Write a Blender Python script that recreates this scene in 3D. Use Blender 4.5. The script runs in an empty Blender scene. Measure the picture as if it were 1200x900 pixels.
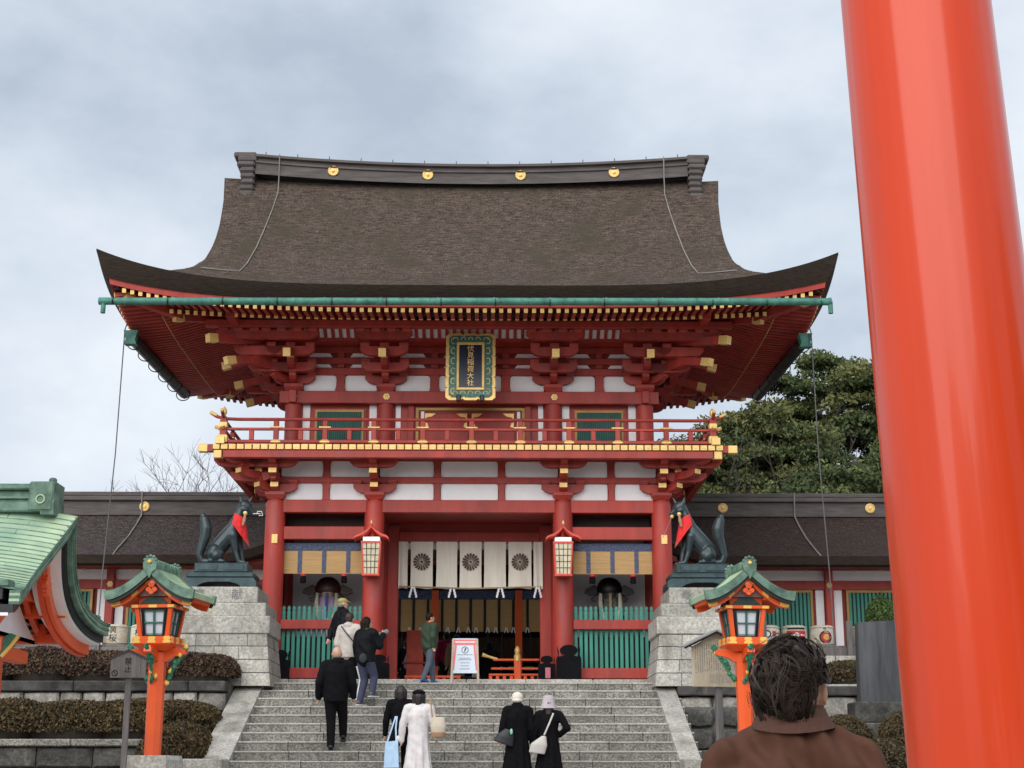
import bpy, bmesh, math, random
import numpy as np
from mathutils import Vector, Matrix, Euler
random.seed(7); RNG = np.random.default_rng(7)
S = bpy.context.scene
COL = S.collection
R = math.radians

# ------------------------------------------------------------------ camera
cam_d = bpy.data.cameras.new('camera'); cam = bpy.data.objects.new('camera', cam_d); COL.objects.link(cam)
cam_d.sensor_width = 36; cam_d.lens = 54.0; cam_d.clip_start = .1; cam_d.clip_end = 3000
cam.location = (0.42, 0, 1.55)
cam.rotation_euler = (R(90) + math.atan(455 / 1800), 0, R(-0.9))
S.camera = cam

# ------------------------------------------------------------------ overcast sky + soft sun
SUN_EL, SUN_AZ = 36, 200        # degrees; azimuth clockwise from +Y (behind the photographer, slightly left)
world = bpy.data.worlds.new('World'); S.world = world; world.use_nodes = True
nt = world.node_tree; N = nt.nodes; L = nt.links
for n in list(N): N.remove(n)
out = N.new('ShaderNodeOutputWorld')
sky = N.new('ShaderNodeTexSky'); sky.sky_type = 'NISHITA'; sky.sun_disc = False
sky.sun_elevation = R(SUN_EL); sky.sun_rotation = R(SUN_AZ)
bg1 = N.new('ShaderNodeBackground'); bg1.inputs[1].default_value = .10; L.new(sky.outputs[0], bg1.inputs[0])
tc = N.new('ShaderNodeTexCoord'); mp = N.new('ShaderNodeMapping'); mp.inputs['Scale'].default_value = (1.1, 1.1, 1.9)
mp.inputs['Location'].default_value = (.35, .2, .1)
L.new(tc.outputs['Generated'], mp.inputs[0])
no = N.new('ShaderNodeTexNoise'); no.inputs['Scale'].default_value = 2.3; no.inputs['Detail'].default_value = 7; no.inputs['Roughness'].default_value = .55
L.new(mp.outputs[0], no.inputs[0])
rp = N.new('ShaderNodeValToRGB'); L.new(no.outputs[0], rp.inputs[0])
rp.color_ramp.elements[0].position = .36; rp.color_ramp.elements[0].color = (.40, .465, .55, 1)
rp.color_ramp.elements[1].position = .68; rp.color_ramp.elements[1].color = (.80, .835, .875, 1)
e = rp.color_ramp.elements.new(.5); e.color = (.59, .65, .73, 1)
bg2 = N.new('ShaderNodeBackground'); L.new(rp.outputs[0], bg2.inputs[0]); bg2.inputs[1].default_value = 1.0
mx = N.new('ShaderNodeMixShader'); mx.inputs[0].default_value = .93
L.new(bg1.outputs[0], mx.inputs[1]); L.new(bg2.outputs[0], mx.inputs[2]); L.new(mx.outputs[0], out.inputs[0])
sun_d = bpy.data.lights.new('sun', 'SUN'); sun = bpy.data.objects.new('sun', sun_d); COL.objects.link(sun)
sun_d.energy = 2.6; sun_d.angle = R(70); sun_d.color = (1, .97, .93)
_d = Vector((math.sin(R(SUN_AZ)) * math.cos(R(SUN_EL)), math.cos(R(SUN_AZ)) * math.cos(R(SUN_EL)), math.sin(R(SUN_EL))))
sun.rotation_euler = _d.to_track_quat('Z', 'Y').to_euler()
S.view_settings.view_transform = 'Standard'; S.view_settings.look = 'None'; S.view_settings.gamma = 1
S.view_settings.exposure = 0.3

# ------------------------------------------------------------------ materials
MATS = {}
def mat(name, col, rough=.6, metal=0., var=.18, scale=2.5, col2=None, stretch=(1, 1, 1), bump=0., bscale=40., bstretch=None,
        coat=0., ov=0., speck=0., sscale=45., dirt=None, dscale=1.2, dthr=.55, spec=.5, trans=0., emit=0., detail=6):
    if name in MATS: return MATS[name]
    m = bpy.data.materials.new(name); m.use_nodes = True; t = m.node_tree; n, l = t.nodes, t.links
    b = n['Principled BSDF']
    b.inputs['Roughness'].default_value = rough; b.inputs['Metallic'].default_value = metal
    b.inputs['Specular IOR Level'].default_value = spec
    if coat: b.inputs['Coat Weight'].default_value = coat; b.inputs['Coat Roughness'].default_value = .08
    if trans: b.inputs['Transmission Weight'].default_value = trans
    g = n.new('ShaderNodeNewGeometry')
    def noise(sc, st, det=6, ro=.6):
        a = n.new('ShaderNodeMapping'); a.inputs['Scale'].default_value = st; l.new(g.outputs['Position'], a.inputs[0])
        x = n.new('ShaderNodeTexNoise'); x.inputs['Scale'].default_value = sc; x.inputs['Detail'].default_value = det; x.inputs['Roughness'].default_value = ro
        l.new(a.outputs[0], x.inputs[0]); return x.outputs[0]
    def ramp(src, p0, p1, c0, c1):
        r = n.new('ShaderNodeValToRGB'); r.color_ramp.elements[0].position = p0; r.color_ramp.elements[1].position = p1
        r.color_ramp.elements[0].color = (*c0, 1); r.color_ramp.elements[1].color = (*c1, 1); l.new(src, r.inputs[0]); return r.outputs[0]
    def mix(kind, fac, a, b_):
        x = n.new('ShaderNodeMix'); x.data_type = 'RGBA'; x.blend_type = kind
        if isinstance(fac, float): x.inputs[0].default_value = fac
        else: l.new(fac, x.inputs[0])
        for i, s in ((6, a), (7, b_)):
            if isinstance(s, tuple): x.inputs[i].default_value = (*s, 1)
            else: l.new(s, x.inputs[i])
        return x.outputs[2]
    c0 = tuple(max(0, v * (1 - var)) for v in col); c1 = col2 or tuple(min(1, v * (1 + var)) for v in col)
    c = ramp(noise(scale, stretch, detail), .32, .68, c0, c1)
    if speck: c = mix('MULTIPLY', 1., c, ramp(noise(sscale, (1, 1, 1), 3, .7), .35, .65, (1 - speck,) * 3, (1 + speck * .35,) * 3))
    if dirt: c = mix('MIX', ramp(noise(dscale, (1, 1, .45), 7, .65), dthr, dthr + .18, (0, 0, 0), (1, 1, 1)), c, dirt)
    if ov:
        oi = n.new('ShaderNodeObjectInfo'); c = mix('MULTIPLY', 1., c, ramp(oi.outputs['Random'], 0, 1, (1 - ov,) * 3, (1 + ov * .5,) * 3))
    l.new(c, b.inputs['Base Color'])
    if emit:
        l.new(c, b.inputs['Emission Color']); b.inputs['Emission Strength'].default_value = emit
    if bump:
        bp = n.new('ShaderNodeBump'); bp.inputs['Strength'].default_value = min(1, bump); bp.inputs['Distance'].default_value = .02
        l.new(noise(bscale, bstretch or stretch, 4), bp.inputs['Height']); l.new(bp.outputs[0], b.inputs['Normal'])
    MATS[name] = m; return m

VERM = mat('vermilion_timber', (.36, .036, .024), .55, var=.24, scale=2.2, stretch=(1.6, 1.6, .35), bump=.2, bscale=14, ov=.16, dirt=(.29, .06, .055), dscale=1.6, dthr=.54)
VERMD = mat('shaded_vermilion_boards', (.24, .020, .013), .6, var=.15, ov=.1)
GOLD = mat('gilt_metal', (.80, .54, .19), .45, metal=.25, var=.12, scale=9, ov=.12)
WHITE = mat('white_plaster', (.86, .84, .85), .8, var=.05, scale=3, dirt=(.62, .58, .56), dscale=2.2, dthr=.66, ov=.04)
THATCH = mat('cypress_bark_thatch', (.112, .084, .068), .95, var=.5, scale=5, stretch=(1, 3.4, 3.4), bump=1., bscale=26, bstretch=(1, 2.4, 2.4), speck=.8, sscale=36, dirt=(.062, .052, .036), dscale=.9, dthr=.5, spec=.1)
THEDGE = mat('thatch_cut_edge', (.042, .031, .025), .95, var=.3, scale=6, stretch=(1, 1, 9), bump=.5, bscale=20, bstretch=(1, 1, 6), spec=.1)
RIDGE = mat('ridge_dark_boards', (.095, .082, .078), .7, var=.3, scale=4, stretch=(.4, 1, 3), bump=.3, spec=.3)
BLACK = mat('black_lacquer', (.006, .006, .008), .45, var=.3)
DARKW = mat('dark_interior_timber', (.035, .014, .011), .7, var=.3)
CUGREEN = mat('verdigris_copper', (.035, .16, .125), .6, metal=.1, var=.3, scale=4, col2=(.08, .26, .20), dirt=(.03, .05, .045), dscale=7, dthr=.55)
GREENSL = mat('green_painted_slat', (.035, .22, .165), .55, var=.15, scale=3, stretch=(1, 1, .4), ov=.2)
GREEND = mat('dark_green_slat', (.02, .115, .09), .6, var=.2, ov=.15)
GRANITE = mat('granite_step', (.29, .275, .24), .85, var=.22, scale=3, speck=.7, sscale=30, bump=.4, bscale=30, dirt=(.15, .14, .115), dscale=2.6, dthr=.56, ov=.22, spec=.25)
GRANTOP = mat('paler_granite_tread', (.42, .41, .375), .85, var=.15, scale=3, speck=.3, sscale=25, ov=.12, spec=.25)  # paler granite for treads, step lips and paving
GRANL = mat('pale_granite', (.47, .45, .40), .85, var=.24, scale=1.6, speck=.4, sscale=24, bump=.3, bscale=30, dirt=(.22, .20, .165), dscale=2.2, dthr=.52, ov=.22, spec=.25)
WSTONE = mat('weathered_wall_stone', (.36, .34, .30), .9, var=.25, scale=4, speck=.35, sscale=20, bump=.7, bscale=12, dirt=(.10, .095, .085), dscale=1.6, dthr=.52, ov=.25, spec=.2)
DSTONE = mat('blackened_wall_stone', (.085, .083, .076), .92, var=.35, scale=3, col2=(.16, .155, .14), speck=.4, sscale=20, bump=.7, bscale=12, dirt=(.23, .22, .2), dscale=2.8, dthr=.6, ov=.25, spec=.2)
MOSSCAP = mat('dark_coping_stone', (.06, .058, .055), .9, var=.4, scale=4, col2=(.11, .105, .1), speck=.3, ov=.2, dirt=(.2, .19, .17), dscale=3, dthr=.62, spec=.2)
BRONZE = mat('dark_patina_bronze', (.030, .046, .050), .38, metal=.35, var=.3, scale=4, dirt=(.07, .10, .105), dscale=3.2, dthr=.6, coat=.1)
BRONZED = mat('dark_patina_plinth', (.034, .062, .068), .5, metal=.3, var=.35, scale=5, bump=.3, bscale=18)
REDCLOTH = mat('red_cloth', (.66, .018, .02), .8, var=.25, scale=9, bump=.6, bscale=12)
ORANGE = mat('orange_lacquer', (.80, .105, .018), .38, var=.08, scale=2, coat=.25, ov=.05)
ORANGED = mat('deep_orange_boards', (.52, .065, .012), .5, var=.1)
YEL = mat('yellow_painted_edge', (.85, .50, .10), .5, var=.08)
CUPALE = mat('pale_verdigris_sheet', (.30, .47, .34), .6, metal=.05, var=.2, scale=1.6, col2=(.50, .61, .38), dirt=(.14, .25, .2), dscale=4, dthr=.66, ov=.16)
CUDARK = mat('dark_verdigris_edge', (.07, .145, .11), .65, metal=.05, var=.3, scale=6, col2=(.19, .31, .23), ov=.15)
CARVE = mat('green_carving', (.02, .17, .09), .5, var=.3, scale=14)
GLASSW = mat('frosted_lantern_pane', (.62, .63, .70), .3, var=.06)
MATTEB = mat('charred_black_wood', (.007, .007, .009), .9, var=.3, spec=.08)
PAPER = mat('lantern_paper', (.60, .52, .37), .7, var=.16, scale=8, emit=.04)
CLOTHW = mat('cream_curtain_cloth', (.78, .73, .63), .85, var=.06, scale=6, stretch=(3, 3, .3), bump=.25, bscale=5, bstretch=(3, 3, .2))
CREST = mat('brown_crest_print', (.11, .065, .05), .8, var=.15)
BLIND = mat('golden_bamboo_blind', (.44, .265, .10), .55, var=.16, scale=7, stretch=(.3, .3, 9), bump=.4, bscale=10, bstretch=(.2, .2, 14))
NAVY = mat('navy_brocade', (.018, .03, .075), .7, var=.5, scale=30, col2=(.11, .14, .24))
NAVYB = mat('plaque_navy', (.008, .012, .03), .35, var=.2)
TEAL = mat('plaque_teal_enamel', (.02, .15, .12), .45, var=.5, scale=14, col2=(.05, .22, .19))
GREYW = mat('grey_interior_wall', (.62, .60, .62), .85, var=.05)
WOODG = mat('weathered_grey_wood', (.16, .145, .14), .85, var=.3, scale=5, stretch=(4, 4, .4), bump=.4, bscale=12, bstretch=(5, 5, .5))
WOODP = mat('pale_notice_wood', (.50, .42, .31), .8, var=.12, scale=4, stretch=(3, 3, .4))
SLATE = mat('dark_slate_slab', (.045, .047, .052), .7, var=.35, scale=2.5, stretch=(2.5, 2.5, .35), col2=(.085, .087, .095), bump=.3, bscale=10)
INK = mat('black_ink', (.012, .012, .014), .8, var=.1)
GREYINK = mat('faded_ink', (.19, .185, .18), .85, var=.25, scale=20)
STRAW = mat('straw_cask_wrap', (.60, .56, .46), .9, var=.15, scale=8, speck=.15, ov=.1, stretch=(1, 1, 3))
ROPE = mat('grey_cable', (.22, .205, .185), .8, var=.2)
CABLED = mat('thin_dark_cable', (.10, .10, .10), .7)
BARK = mat('tree_bark', (.06, .048, .038), .95, var=.35, bump=.5)
PINK = mat('pink_print', (.80, .17, .17), .6, var=.04)
LBLUE = mat('pale_blue_board', (.62, .70, .80), .5, var=.03)
SKIN = mat('skin', (.55, .31, .22), .55, var=.08, scale=12)
HAIRB = mat('black_brown_hair', (.012, .008, .006), .6, spec=.12, var=.4, scale=30, stretch=(1, 1, .3))
GROUND = mat('pale_gravel_plaza', (.46, .44, .40), .95, var=.2, scale=1.2, speck=.4, sscale=20, bump=.4)  # unseen plaza, made paler to bounce light up under the eaves
EARTH = mat('terrace_soil', (.10, .085, .065), .95, var=.3, scale=3, speck=.4, bump=.5)

# ------------------------------------------------------------------ mesh builder
class MB:
    def __init__(s): s.v = []; s.f = []; s.m = []; s.T = None
    def add(s, vs, fs, m=0):
        o = len(s.v)
        if s.T is not None: vs = [tuple(s.T @ Vector(p)) for p in vs]
        s.v += [tuple(p) for p in vs]
        s.f += [tuple(i + o for i in f) for f in fs]; s.m += [m] * len(fs); return s
    def box(s, x0, x1, y0, y1, z0, z1, m=0, b=0.):
        if x1 < x0: x0, x1 = x1, x0
        if y1 < y0: y0, y1 = y1, y0
        if z1 < z0: z0, z1 = z1, z0
        if not b:
            return s.add([(x0, y0, z0), (x1, y0, z0), (x1, y1, z0), (x0, y1, z0), (x0, y0, z1), (x1, y0, z1), (x1, y1, z1), (x0, y1, z1)],
                         [(3, 2, 1, 0), (4, 5, 6, 7), (0, 1, 5, 4), (1, 2, 6, 5), (2, 3, 7, 6), (3, 0, 4, 7)], m)
        b = min(b, (x1 - x0) * .45, (y1 - y0) * .45, (z1 - z0) * .45)
        def ring(i, z): # 8-gon inset
            return [(x0 + i + b, y0 + i, z), (x1 - i - b, y0 + i, z), (x1 - i, y0 + i + b, z), (x1 - i, y1 - i - b, z),
                    (x1 - i - b, y1 - i, z), (x0 + i + b, y1 - i, z), (x0 + i, y1 - i - b, z), (x0 + i, y0 + i + b, z)]
        def inner(z): return [(x0 + b, y0 + b, z), (x1 - b, y0 + b, z), (x1 - b, y1 - b, z), (x0 + b, y1 - b, z)]
        vs = inner(z0) + ring(0, z0 + b) + ring(0, z1 - b) + inner(z1)
        fs = [(3, 2, 1, 0), (20, 21, 22, 23)]
        for k in range(8): fs.append((4 + k, 4 + (k + 1) % 8, 12 + (k + 1) % 8, 12 + k))
        fs += [(0, 1, 5, 4), (1, 2, 7, 6), (2, 3, 9, 8), (3, 0, 11, 10), (1, 6, 5), (2, 8, 7), (3, 10, 9), (0, 4, 11)]
        fs += [(21, 20, 12, 13), (22, 21, 14, 15), (23, 22, 16, 17), (20, 23, 18, 19), (21, 13, 14), (22, 15, 16), (23, 17, 18), (20, 19, 12)]
        return s.add(vs, fs, m)
    def ext(s, poly, ax, a0, a1, m=0):          # extrude polygon poly [(u,w)] along ax
        n = len(poly)
        def P(u, w, a): return (a, u, w) if ax == 'x' else ((u, a, w) if ax == 'y' else (u, w, a))
        vs = [P(u, w, a0) for u, w in poly] + [P(u, w, a1) for u, w in poly]
        fs = [tuple(range(n - 1, -1, -1)), tuple(range(n, 2 * n))] + [(i, (i + 1) % n, n + (i + 1) % n, n + i) for i in range(n)]
        return s.add(vs, fs, m)
    def lathe(s, prof, n=20, c=(0, 0, 0), m=0, cap=True, sx=1, sy=1):
        vs = []; fs = []
        for r, z in prof:
            for k in range(n):
                a = 2 * math.pi * k / n; vs.append((c[0] + r * sx * math.cos(a), c[1] + r * sy * math.sin(a), c[2] + z))
        for j in range(len(prof) - 1):
            for k in range(n): fs.append((j * n + k, j * n + (k + 1) % n, (j + 1) * n + (k + 1) % n, (j + 1) * n + k))
        if cap: fs.append(tuple(range(n - 1, -1, -1))); fs.append(tuple(range((len(prof) - 1) * n, len(prof) * n)))
        return s.add(vs, fs, m)
    def tube(s, pts, rad, n=8, m=0, cap=True, flat=1.):
        pts = [Vector(p) for p in pts]; rs = rad if isinstance(rad, (list, tuple)) else [rad] * len(pts)
        vs = []; fs = []; up = None
        for i, p in enumerate(pts):
            d = (pts[min(i + 1, len(pts) - 1)] - pts[max(i - 1, 0)]).normalized()
            if up is None: up = Vector((0, 0, 1)) if abs(d.z) < .9 else Vector((0, 1, 0))
            a = d.cross(up)
            if a.length < 1e-4: a = d.cross(Vector((1, .1, 0)))
            a.normalize(); b = a.cross(d).normalized(); up = b
            for k in range(n):
                t = 2 * math.pi * k / n + (math.pi / 4 if n == 4 else 0); vs.append(tuple(p + a * (rs[i] * math.cos(t)) + b * (rs[i] * flat * math.sin(t))))
        for j in range(len(pts) - 1):
            for k in range(n): fs.append((j * n + k, j * n + (k + 1) % n, (j + 1) * n + (k + 1) % n, (j + 1) * n + k))
        if cap: fs.append(tuple(range(n - 1, -1, -1))); fs.append(tuple(range((len(pts) - 1) * n, len(pts) * n)))
        return s.add(vs, fs, m)
    def beam(s, p0, p1, w, h, m=0, capm=None, caplen=0):     # rectangular bar, z-up section
        p0, p1 = Vector(p0), Vector(p1); d = (p1 - p0).normalized(); a = d.cross(Vector((0, 0, 1)))
        if a.length < 1e-3: a = Vector((1, 0, 0))
        a.normalize(); b = a.cross(d).normalized()
        def seg(q0, q1, mm, g=1.):
            vs = [tuple(q + a * (sx * w / 2 * g) + b * (sz * h / 2 * g)) for q in (q0, q1) for sx, sz in ((-1, -1), (1, -1), (1, 1), (-1, 1))]
            s.add(vs, [(3, 2, 1, 0), (4, 5, 6, 7), (0, 1, 5, 4), (1, 2, 6, 5), (2, 3, 7, 6), (3, 0, 4, 7)], mm)
        if capm is None: seg(p0, p1, m)
        else: seg(p0, p1 - d * caplen, m); seg(p1 - d * caplen, p1, capm, 1.06)
        return s
    def grid(s, fn, nu, nv, m=0, flip=False):
        vs = [tuple(fn(i / nu, j / nv)) for j in range(nv + 1) for i in range(nu + 1)]
        fs = []
        for j in range(nv):
            for i in range(nu):
                a = j * (nu + 1) + i; q = (a, a + 1, a + nu + 2, a + nu + 1); fs.append(q[::-1] if flip else q)
        return s.add(vs, fs, m)
    def text(s, body, size, M_, ext=.004, m=0, align='CENTER'):
        c = bpy.data.curves.new('t', 'FONT'); c.body = body; c.size = size; c.extrude = ext; c.align_x = align; c.align_y = 'CENTER'; c.resolution_u = 2
        o = bpy.data.objects.new('t', c); COL.objects.link(o); dg = bpy.context.evaluated_depsgraph_get()
        me = bpy.data.meshes.new_from_object(o.evaluated_get(dg))
        s.add([tuple(M_ @ v.co) for v in me.vertices], [tuple(p.vertices) for p in me.polygons], m)
        bpy.data.objects.remove(o); bpy.data.curves.remove(c); bpy.data.meshes.remove(me); return s
    def mesh(s, name, mats, smooth=False, ang=35):
        me = bpy.data.meshes.new(name); me.from_pydata(s.v, [], s.f)
        if not isinstance(mats, (list, tuple)): mats = [mats]
        for x in mats: me.materials.append(x)
        me.polygons.foreach_set('material_index', s.m)
        if smooth:
            me.polygons.foreach_set('use_smooth', [True] * len(me.polygons))
            me.set_sharp_from_angle(angle=R(ang))
        me.update(); return me
    def build(s, name, mats, parent=None, loc=(0, 0, 0), rot=(0, 0, 0), smooth=False, label=None, ang=35):
        return inst(name, s.mesh(name, mats, smooth, ang), parent, loc, rot, label=label)

def inst(name, me, parent=None, loc=(0, 0, 0), rot=(0, 0, 0), scale=(1, 1, 1), label=None):
    o = bpy.data.objects.new(name, me); COL.objects.link(o); o.location = loc; o.rotation_euler = rot; o.scale = scale
    if parent: o.parent = parent
    if label: o['label'] = label
    return o
def thing(name, label, cat, loc=(0, 0, 0), rz=0, group=None):
    o = inst(name, None, None, loc, (0, 0, rz)); return tag(o, label, cat, group)
def tag(o, label, cat, group=None):
    o['label'] = label; o['category'] = cat
    if group: o['group'] = group
    return o
def struct(o): o['kind'] = 'structure'; return o
def stuff(o): o['kind'] = 'stuff'; return o
FR = Matrix(((1, 0, 0, 0), (0, 0, -1, 0), (0, 1, 0, 0), (0, 0, 0, 1)))     # text plane -> upright, facing -Y
def up(x, y, z, rz=0): return Matrix.Translation((x, y, z)) @ Matrix.Rotation(rz, 4, 'Z') @ FR

def organic(name, prims, mats, parent=None, voxel=.012, smooth=2, loc=(0, 0, 0), rot=(0, 0, 0), label=None, disp=None):
    """fuses capsules ('c',p,q,r,s), ellipsoids ('e',c,(rx,ry,rz)) and lofts ('l',[(c,rx,ry)..]) into one continuous skin"""
    b = MB()
    for p in prims:
        if p[0] == 'c':
            a, q, r0, r1 = Vector(p[1]), Vector(p[2]), p[3], p[4]; d = (q - a); d = d.normalized() if d.length > 1e-6 else Vector((0, 0, 1))
            pts = []; rs = []
            for t in (-.98, -.8, -.45): pts.append(a + d * (r0 * t)); rs.append(r0 * math.sqrt(1 - t * t))
            pts += [a, q]; rs += [r0, r1]
            for t in (.45, .8, .98): pts.append(q + d * (r1 * t)); rs.append(r1 * math.sqrt(1 - t * t))
            b.tube(pts, rs, 14)
        elif p[0] == 'e':
            prof = [(math.cos(t), math.sin(t)) for t in [(-.49 + .98 * k / 10) * math.pi for k in range(11)]]
            rx, ry, rz = p[2]; b2 = MB(); b2.lathe([(r, z * rz) for r, z in prof], 18, (0, 0, 0), sx=rx, sy=ry)
            Mx = Euler(p[3]).to_matrix() if len(p) > 3 else Matrix.Identity(3)
            b.add([tuple(Vector(p[1]) + Mx @ Vector(v)) for v in b2.v], b2.f)
        else:
            vs = []; fs = []; n = 20
            for c, rx, ry in p[1]:
                for k in range(n):
                    a = 2 * math.pi * k / n; vs.append((c[0] + rx * math.cos(a), c[1] + ry * math.sin(a), c[2]))
            for j in range(len(p[1]) - 1):
                for k in range(n): fs.append((j * n + k, j * n + (k + 1) % n, (j + 1) * n + (k + 1) % n, (j + 1) * n + k))
            fs.append(tuple(range(n - 1, -1, -1))); fs.append(tuple(range((len(p[1]) - 1) * n, len(p[1]) * n)))
            b.add(vs, fs)
    o = b.build(name, mats, None)
    md = o.modifiers.new('r', 'REMESH'); md.mode = 'VOXEL'; md.voxel_size = voxel; md.use_smooth_shade = True
    if smooth:
        sm = o.modifiers.new('s', 'SMOOTH'); sm.factor = .5; sm.iterations = smooth
    me = bpy.data.meshes.new_from_object(o.evaluated_get(bpy.context.evaluated_depsgraph_get()))
    old = o.data; o.modifiers.clear(); o.data = me; bpy.data.meshes.remove(old); me.name = name
    if disp:
        for v in me.vertices: v.co = disp(v.co)
    me.materials.clear()
    for x in (mats if isinstance(mats, (list, tuple)) else [mats]): me.materials.append(x)
    me.polygons.foreach_set('use_smooth', [True] * len(me.polygons)); me.update()
    o.location = loc; o.rotation_euler = rot
    if parent: o.parent = parent
    if label: o['label'] = label
    return o

def leaf_mesh(name, P, size, mats, spread=.6, mi=None, aspect=.5, upb=.35):
    """many small leaf quads at points P (n,3)"""
    n = len(P); d = RNG.normal(size=(n, 3)); d[:, 2] = d[:, 2] * .6 + upb; d /= np.linalg.norm(d, axis=1)[:, None]
    a = np.cross(d, RNG.normal(size=(n, 3))); a /= np.linalg.norm(a, axis=1)[:, None]; b = np.cross(d, a)
    sz = size * RNG.uniform(1 - spread * .5, 1 + spread, n)[:, None]
    V = np.stack([P - a * sz, P - b * sz * aspect, P + a * sz, P + b * sz * aspect], 1).reshape(-1, 3)
    me = bpy.data.meshes.new(name); me.vertices.add(4 * n); me.vertices.foreach_set('co', V.ravel())
    me.loops.add(4 * n); me.loops.foreach_set('vertex_index', np.arange(4 * n)); me.polygons.add(n)
    me.polygons.foreach_set('loop_start', np.arange(0, 4 * n, 4))
    for x in (mats if isinstance(mats, (list, tuple)) else [mats]): me.materials.append(x)
    if mi is not None: me.polygons.foreach_set('material_index', np.asarray(mi, dtype=np.int32))
    me.update(calc_edges=True); me.validate(); return me
# ------------------------------------------------------------------ setting
ZL = 3.22          # landing
ZG = .12           # plaza
def sheet(name, x0, x1, y0, y1, z, m): return struct(MB().box(x0, x1, y0, y1, z - .3, z, 0).build(name, m))
sheet('ground', -900, 900, -400, 1500, ZG, GROUND)
sheet('landing_pavement', -30, 30, 30.42, 75, ZL - .002, GRANTOP)

# stairs: every block of every step is a stone of its own
stairs = struct(inst('stone_stairs', None, None, (0, 26, ZG)))
RISE, TREAD, NST = .165, .42, 19
for k in range(NST):
    y0 = 30 - TREAD * k; zt = ZL - RISE * k; x = -4.3
    hw = 4.05
    x = -hw
    while x < hw - .05:
        w = random.uniform(1.0, 1.75); x1 = min(hw, x + w)
        if hw - x1 < .4: x1 = hw
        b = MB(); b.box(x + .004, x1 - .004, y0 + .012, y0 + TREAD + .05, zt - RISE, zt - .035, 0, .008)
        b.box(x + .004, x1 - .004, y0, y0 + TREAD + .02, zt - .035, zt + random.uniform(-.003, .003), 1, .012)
        b.build('step_stone', [GRANITE, GRANTOP], stairs, (0, -26, -ZG)); x = x1
MB().ext([(22.1, ZG + .02), (30.3, 3.0), (30.3, ZG), (22.1, ZG)][::-1], 'x', -4.0, 4.0).build('stair_core', DSTONE, stairs, (0, -26, -ZG))
def stringer(sx, xi, xo):
    t = thing('stair_stringer', f'pale sloping granite balustrade slab on the {"left" if sx < 0 else "right"} side of the steps', 'balustrade', (sx * (xi + xo) / 2, 26, 1.6), group='stair side slabs')
    segs = [(30.05, 28.75), (28.74, 27.45), (27.44, 26.15)]
    zz = lambda y: 3.26 - (30.05 - y) * .3929
    for a, c in segs:
        MB().ext([(a, zz(a)), (c, zz(c)), (c, zz(c) - .55), (a, zz(a) - .55)], 'x', sx * xi, sx * xo).build('stringer_slab', GRANL, t, (-t.location[0], -26, -1.6))
    MB().box(sx * (xi - .02), sx * (xo + .12), 25.4, 26.12, 1.2, 1.76, 0, .02).build('end_block', GRANL, t, (-t.location[0], -26, -1.6))
    z2 = lambda y: 1.55 - (25.4 - y) * .3929
    MB().ext([(25.4, z2(25.4)), (22.1, z2(22.1)), (22.1, .12), (25.4, .12)], 'x', sx * xi, sx * xo).build('stringer_slab', GRANL, t, (-t.location[0], -26, -1.6))
    return t
stringer(-1, 3.85, 4.35); stringer(1, 3.62, 3.98)

# ------------------------------------------------------------------ the two-storey gate
GZ = 3.4
gate = thing('two_storey_gate', 'vermilion two storey gate with sweeping brown bark roof and gold fittings above stone steps', 'gate', (0, 33, GZ))
GO = (0, 0, -GZ)
def gb(mb, name, mats, smooth=False, parent=None, label=None, ang=35):
    return mb.build(name, mats, parent or gate, GO if parent is None else (0, 0, 0), smooth=smooth, label=label, ang=ang)
def gi(name, me, x, y, z, rot=(0, 0, 0), scale=(1, 1, 1), parent=None):
    return inst(name, me, parent or gate, (x, y, z - GZ), rot, scale)
D = 3.7; CXO, CXI = 4.18, 2.04; YS = (0, D / 2, D)
# base stones
x = -5.2
while x < 5.2:
    w = random.uniform(1.1, 1.6); x1 = min(5.2, x + w)
    gb(MB().box(x + .004, x1 - .004, -.72, -.2, 3.1, 3.415, 0, .015), 'base_stone', GRANL); x = x1
gb(MB().box(-5.2, 5.2, -.2, D + .8, 3.1, 3.41), 'base_floor', GRANTOP)
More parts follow.
